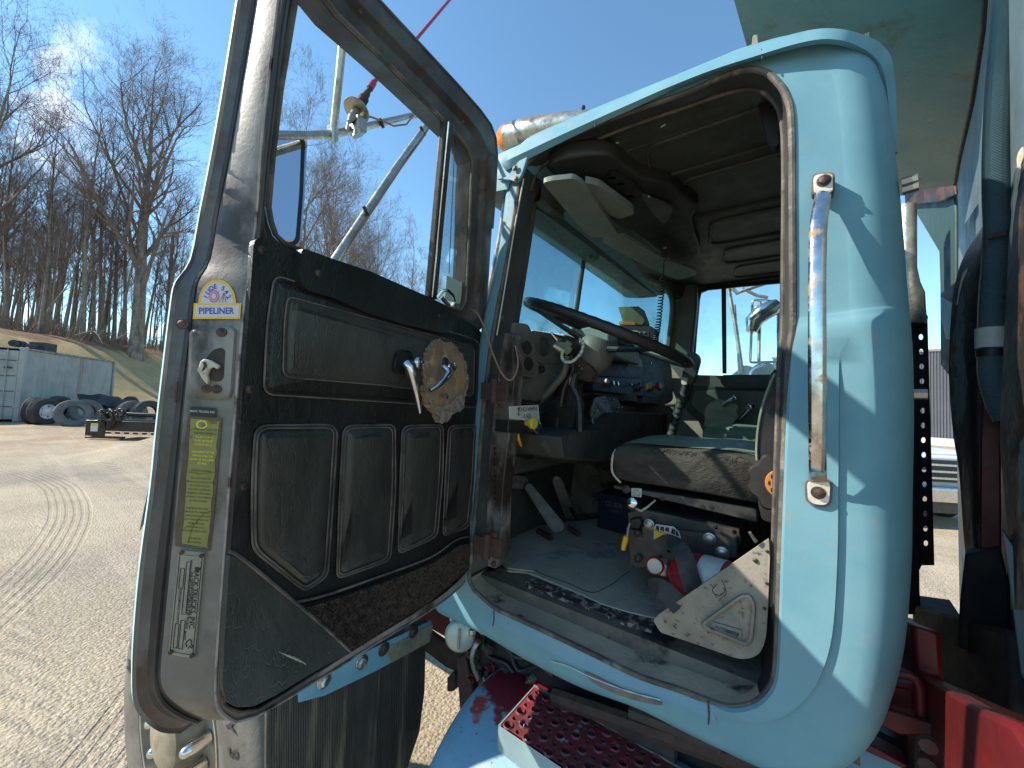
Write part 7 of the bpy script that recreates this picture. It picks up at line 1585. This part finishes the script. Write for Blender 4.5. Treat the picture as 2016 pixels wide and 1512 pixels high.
for px in range(-120, 345, 15):
    for dpt in (27, 33, 40, 49):
        pxx = px+rnd.uniform(-9, 9)+(dpt*3 % 14); dp = dpt+rnd.uniform(-1.6, 1.6); X_, Y_ = at_dir(pxx, dp)
        if hq(X_, Y_) < 8.2: continue
        if abs(pxx-262) < 10 and dp < 34: continue
        i = rnd.choice([1, 2, 3, 4, 5, 3, 5, 0, 2]); sc_ = rnd.uniform(.75, 1.0)*(.93 if dpt < 40 else .9)
        put_tree(protos[i], X_, Y_, sc_, rnd.uniform(0, 6.28)); cnt += 1
print('wood trees', cnt)
# trees seen through the open door window and the cab glass
for i, (px, dp, topy, k, lab) in enumerate([(575, 27, 195, 0, 'bare tree whose top shows left of the door mirror'), (618, 36, 300, 0, 'bare spreading tree seen just right of the door mirror'), (665, 46, 330, 2, 'bare tree seen through the open door window left of the mirror brace'), (738, 42, 415, 0, 'low spreading bare tree seen through the middle of the door window'), (785, 52, 440, 4, 'bare tree seen right of the mirror brace'), (700, 60, 430, 2, 'far bare tree low behind the mirror brace'), (820, 60, 520, 0, 'small bare tree beside the vent window divider'), (905, 75, 540, 0, 'bare tree seen through the vent glass'), (870, 80, 570, 4, 'far bare tree behind the vent divider')]):
    X_, Y_ = at_dir(px, dp); k = {0: 6, 2: 7}.get(k, k); hor = 790+.045*(px-1008); H_ = 1.65+(hor-topy)/F*dp; e = put_tree((protos+[midm, bigm])[k], X_, Y_, H_/([19, 17, 21, 15, 18, 13, 19, 26][k]), i*1.3, lab, group='trees beyond the truck', z=-.1)
for i in range(44):
    px = 560+i*18.5+rnd.uniform(-6, 6); dp = rnd.uniform(95, 150); X_, Y_ = at_dir(px, dp)
    if px > 1420: break
    put_tree(protos[rnd.choice([0, 2, 4])], X_, Y_, rnd.uniform(.95, 1.4)*dp/110, rnd.uniform(0, 6.28), 'small distant bare tree in the far tree line', 'distant tree line', z=-.2)
# undergrowth and fallen branches at the foot of the wood
rnd = random.Random(15); mb = MB()
tv, tf = [], []
for i in range(5200):
    px = rnd.uniform(-60, 342); dp = rnd.uniform(24.5, 38); X_, Y_ = at_dir(px, dp)
    if hq(X_, Y_) < 7.2: continue
    p = V((X_, Y_, hgt(X_, Y_))); h_ = rnd.uniform(.3, 1.6); a = rnd.uniform(0, 6.28); q = p+V((math.cos(a)*h_*.5, math.sin(a)*h_*.5, h_)); w = V((-math.sin(a), math.cos(a), 0))*rnd.uniform(.006, .02); b = len(tv)
    md3 = p.lerp(q, .55)+V((rnd.uniform(-.15, .15), rnd.uniform(-.15, .15), 0)); tv += [p-w, p+w, md3+w*.7, md3-w*.7, q]; tf += [[b, b+1, b+2, b+3], [b+3, b+2, b+4]]
o = MB().add(tv, tf).build('undergrowth', mat('dry brush', (.16, .11, .075), (.26, .20, .15), sc1=2, rough=.95), None, smooth=0); tag(o, kind='stuff')
fb_ = mat('bleached dead wood', (.34, .28, .21), (.24, .19, .15), rough=.9)
for i, (a, b, d0, d1, lab) in enumerate([((75, 640), (132, 563), 26, 30, 'pale fallen trunk leaning up among the trees'), ((147, 660), (208, 651), 24, 25, 'thin pale branch lying on the grass edge'), ((185, 652), (202, 676), 24.5, 24.2, 'short forked branch beside the wood edge'), ((228, 668), (262, 655), 25, 26, 'crooked dead branch by the foot of the big tree'), ((280, 684), (325, 660), 25, 26, 'dead branch nearest the open door at the wood edge')]):
    A_, B_ = atD(*a, d0), atD(*b, d1); e = root('fallen_branch', lab, 'branch', loc=tuple(A_)); m_ = (A_.lerp(B_, .5)-A_)+V((0, 0, .12)); mb = MB()
    r_ = .09 if i == 0 else .035; mb.tube([V((0, 0, 0)), m_, B_-A_], [r_, r_*.8, r_*.4], 7); mb.tube([m_, m_+V((.2, .2, .5))*(1.5 if i == 0 else 1)], [r_*.5, r_*.15], 5); mb.tube([m_*.6, m_*.6+V((-.3, .1, .35))], [r_*.4, r_*.12], 5)
    o = mb.build('limb', fb_, None); o.parent = e
# ================================================================== light and sky
W_ = bpy.data.worlds.new('World'); sc.world = W_; W_.use_nodes = True; nt = W_.node_tree; N, L = nt.nodes, nt.links
bg = N['Background']; sky = N.new('ShaderNodeTexSky'); sky.sky_type = 'NISHITA'; sky.sun_disc = False
SUN = V((-1.3, -1.0, 1.25)).normalized()
el = math.asin(SUN.z); az = math.atan2(SUN.x, SUN.y)
sky.sun_elevation = el; sky.sun_rotation = az; sky.altitude = 120; sky.air_density = 1.0; sky.dust_density = .0; sky.ozone_density = 2.6
tc = N.new('ShaderNodeTexCoord'); nz = N.new('ShaderNodeTexNoise'); nz.inputs['Scale'].default_value = 7; nz.inputs['Detail'].default_value = 8; L.new(tc.outputs['Generated'], nz.inputs['Vector'])
cd = ray(15, 120).normalized(); vm = N.new('ShaderNodeVectorMath'); vm.operation = 'DOT_PRODUCT'; vm.inputs[1].default_value = cd; L.new(tc.outputs['Generated'], vm.inputs[0])
r1 = N.new('ShaderNodeMapRange'); r1.inputs['From Min'].default_value = .984; r1.inputs['From Max'].default_value = .9995; L.new(vm.outputs['Value'], r1.inputs['Value'])
r2 = N.new('ShaderNodeMapRange'); r2.inputs['From Min'].default_value = .50; r2.inputs['From Max'].default_value = .68; L.new(nz.outputs['Fac'], r2.inputs['Value'])
mu = N.new('ShaderNodeMath'); mu.operation = 'MULTIPLY'; L.new(r1.outputs[0], mu.inputs[0]); L.new(r2.outputs[0], mu.inputs[1])
mx = N.new('ShaderNodeMix'); mx.data_type = 'RGBA'; L.new(mu.outputs[0], mx.inputs['Factor']); tn = N.new('ShaderNodeMix'); tn.data_type = 'RGBA'; tn.blend_type = 'MULTIPLY'; tn.inputs['Factor'].default_value = 1; tn.inputs['B'].default_value = (.90, 1.10, 1.06, 1); L.new(sky.outputs[0], tn.inputs['A']); L.new(tn.outputs['Result'], mx.inputs['A']); mx.inputs['B'].default_value = (7.5, 7.5, 7.8, 1)
L.new(mx.outputs['Result'], bg.inputs['Color']); bg.inputs['Strength'].default_value = .132
sl_ = bpy.data.lights.new('sun', 'SUN'); sl_.energy = 4.0; sl_.angle = math.radians(.53); sl_.color = (1, .92, .80); so = bpy.data.objects.new('sun', sl_); COL.objects.link(so)
so.rotation_euler = SUN.to_track_quat('Z', 'Y').to_euler()
sc.view_settings.view_transform = 'Standard'; sc.view_settings.look = 'None'; sc.view_settings.exposure = .95; sc.view_settings.gamma = 1
sc.render.engine = 'CYCLES'; cy = sc.cycles; cy.max_bounces = 8; cy.diffuse_bounces = 6; cy.glossy_bounces = 4; cy.transparent_max_bounces = 16; cy.caustics_reflective = False; cy.caustics_refractive = False; cy.sample_clamp_indirect = 8
try: cy.use_denoising = True; cy.denoiser = 'OPENIMAGEDENOISE'
except Exception: pass
TL = V((-.3, 1.5, 0)); truck.location = TL
for o in list(COL.objects):
    if o.parent is truck: o.location = o.location-TL
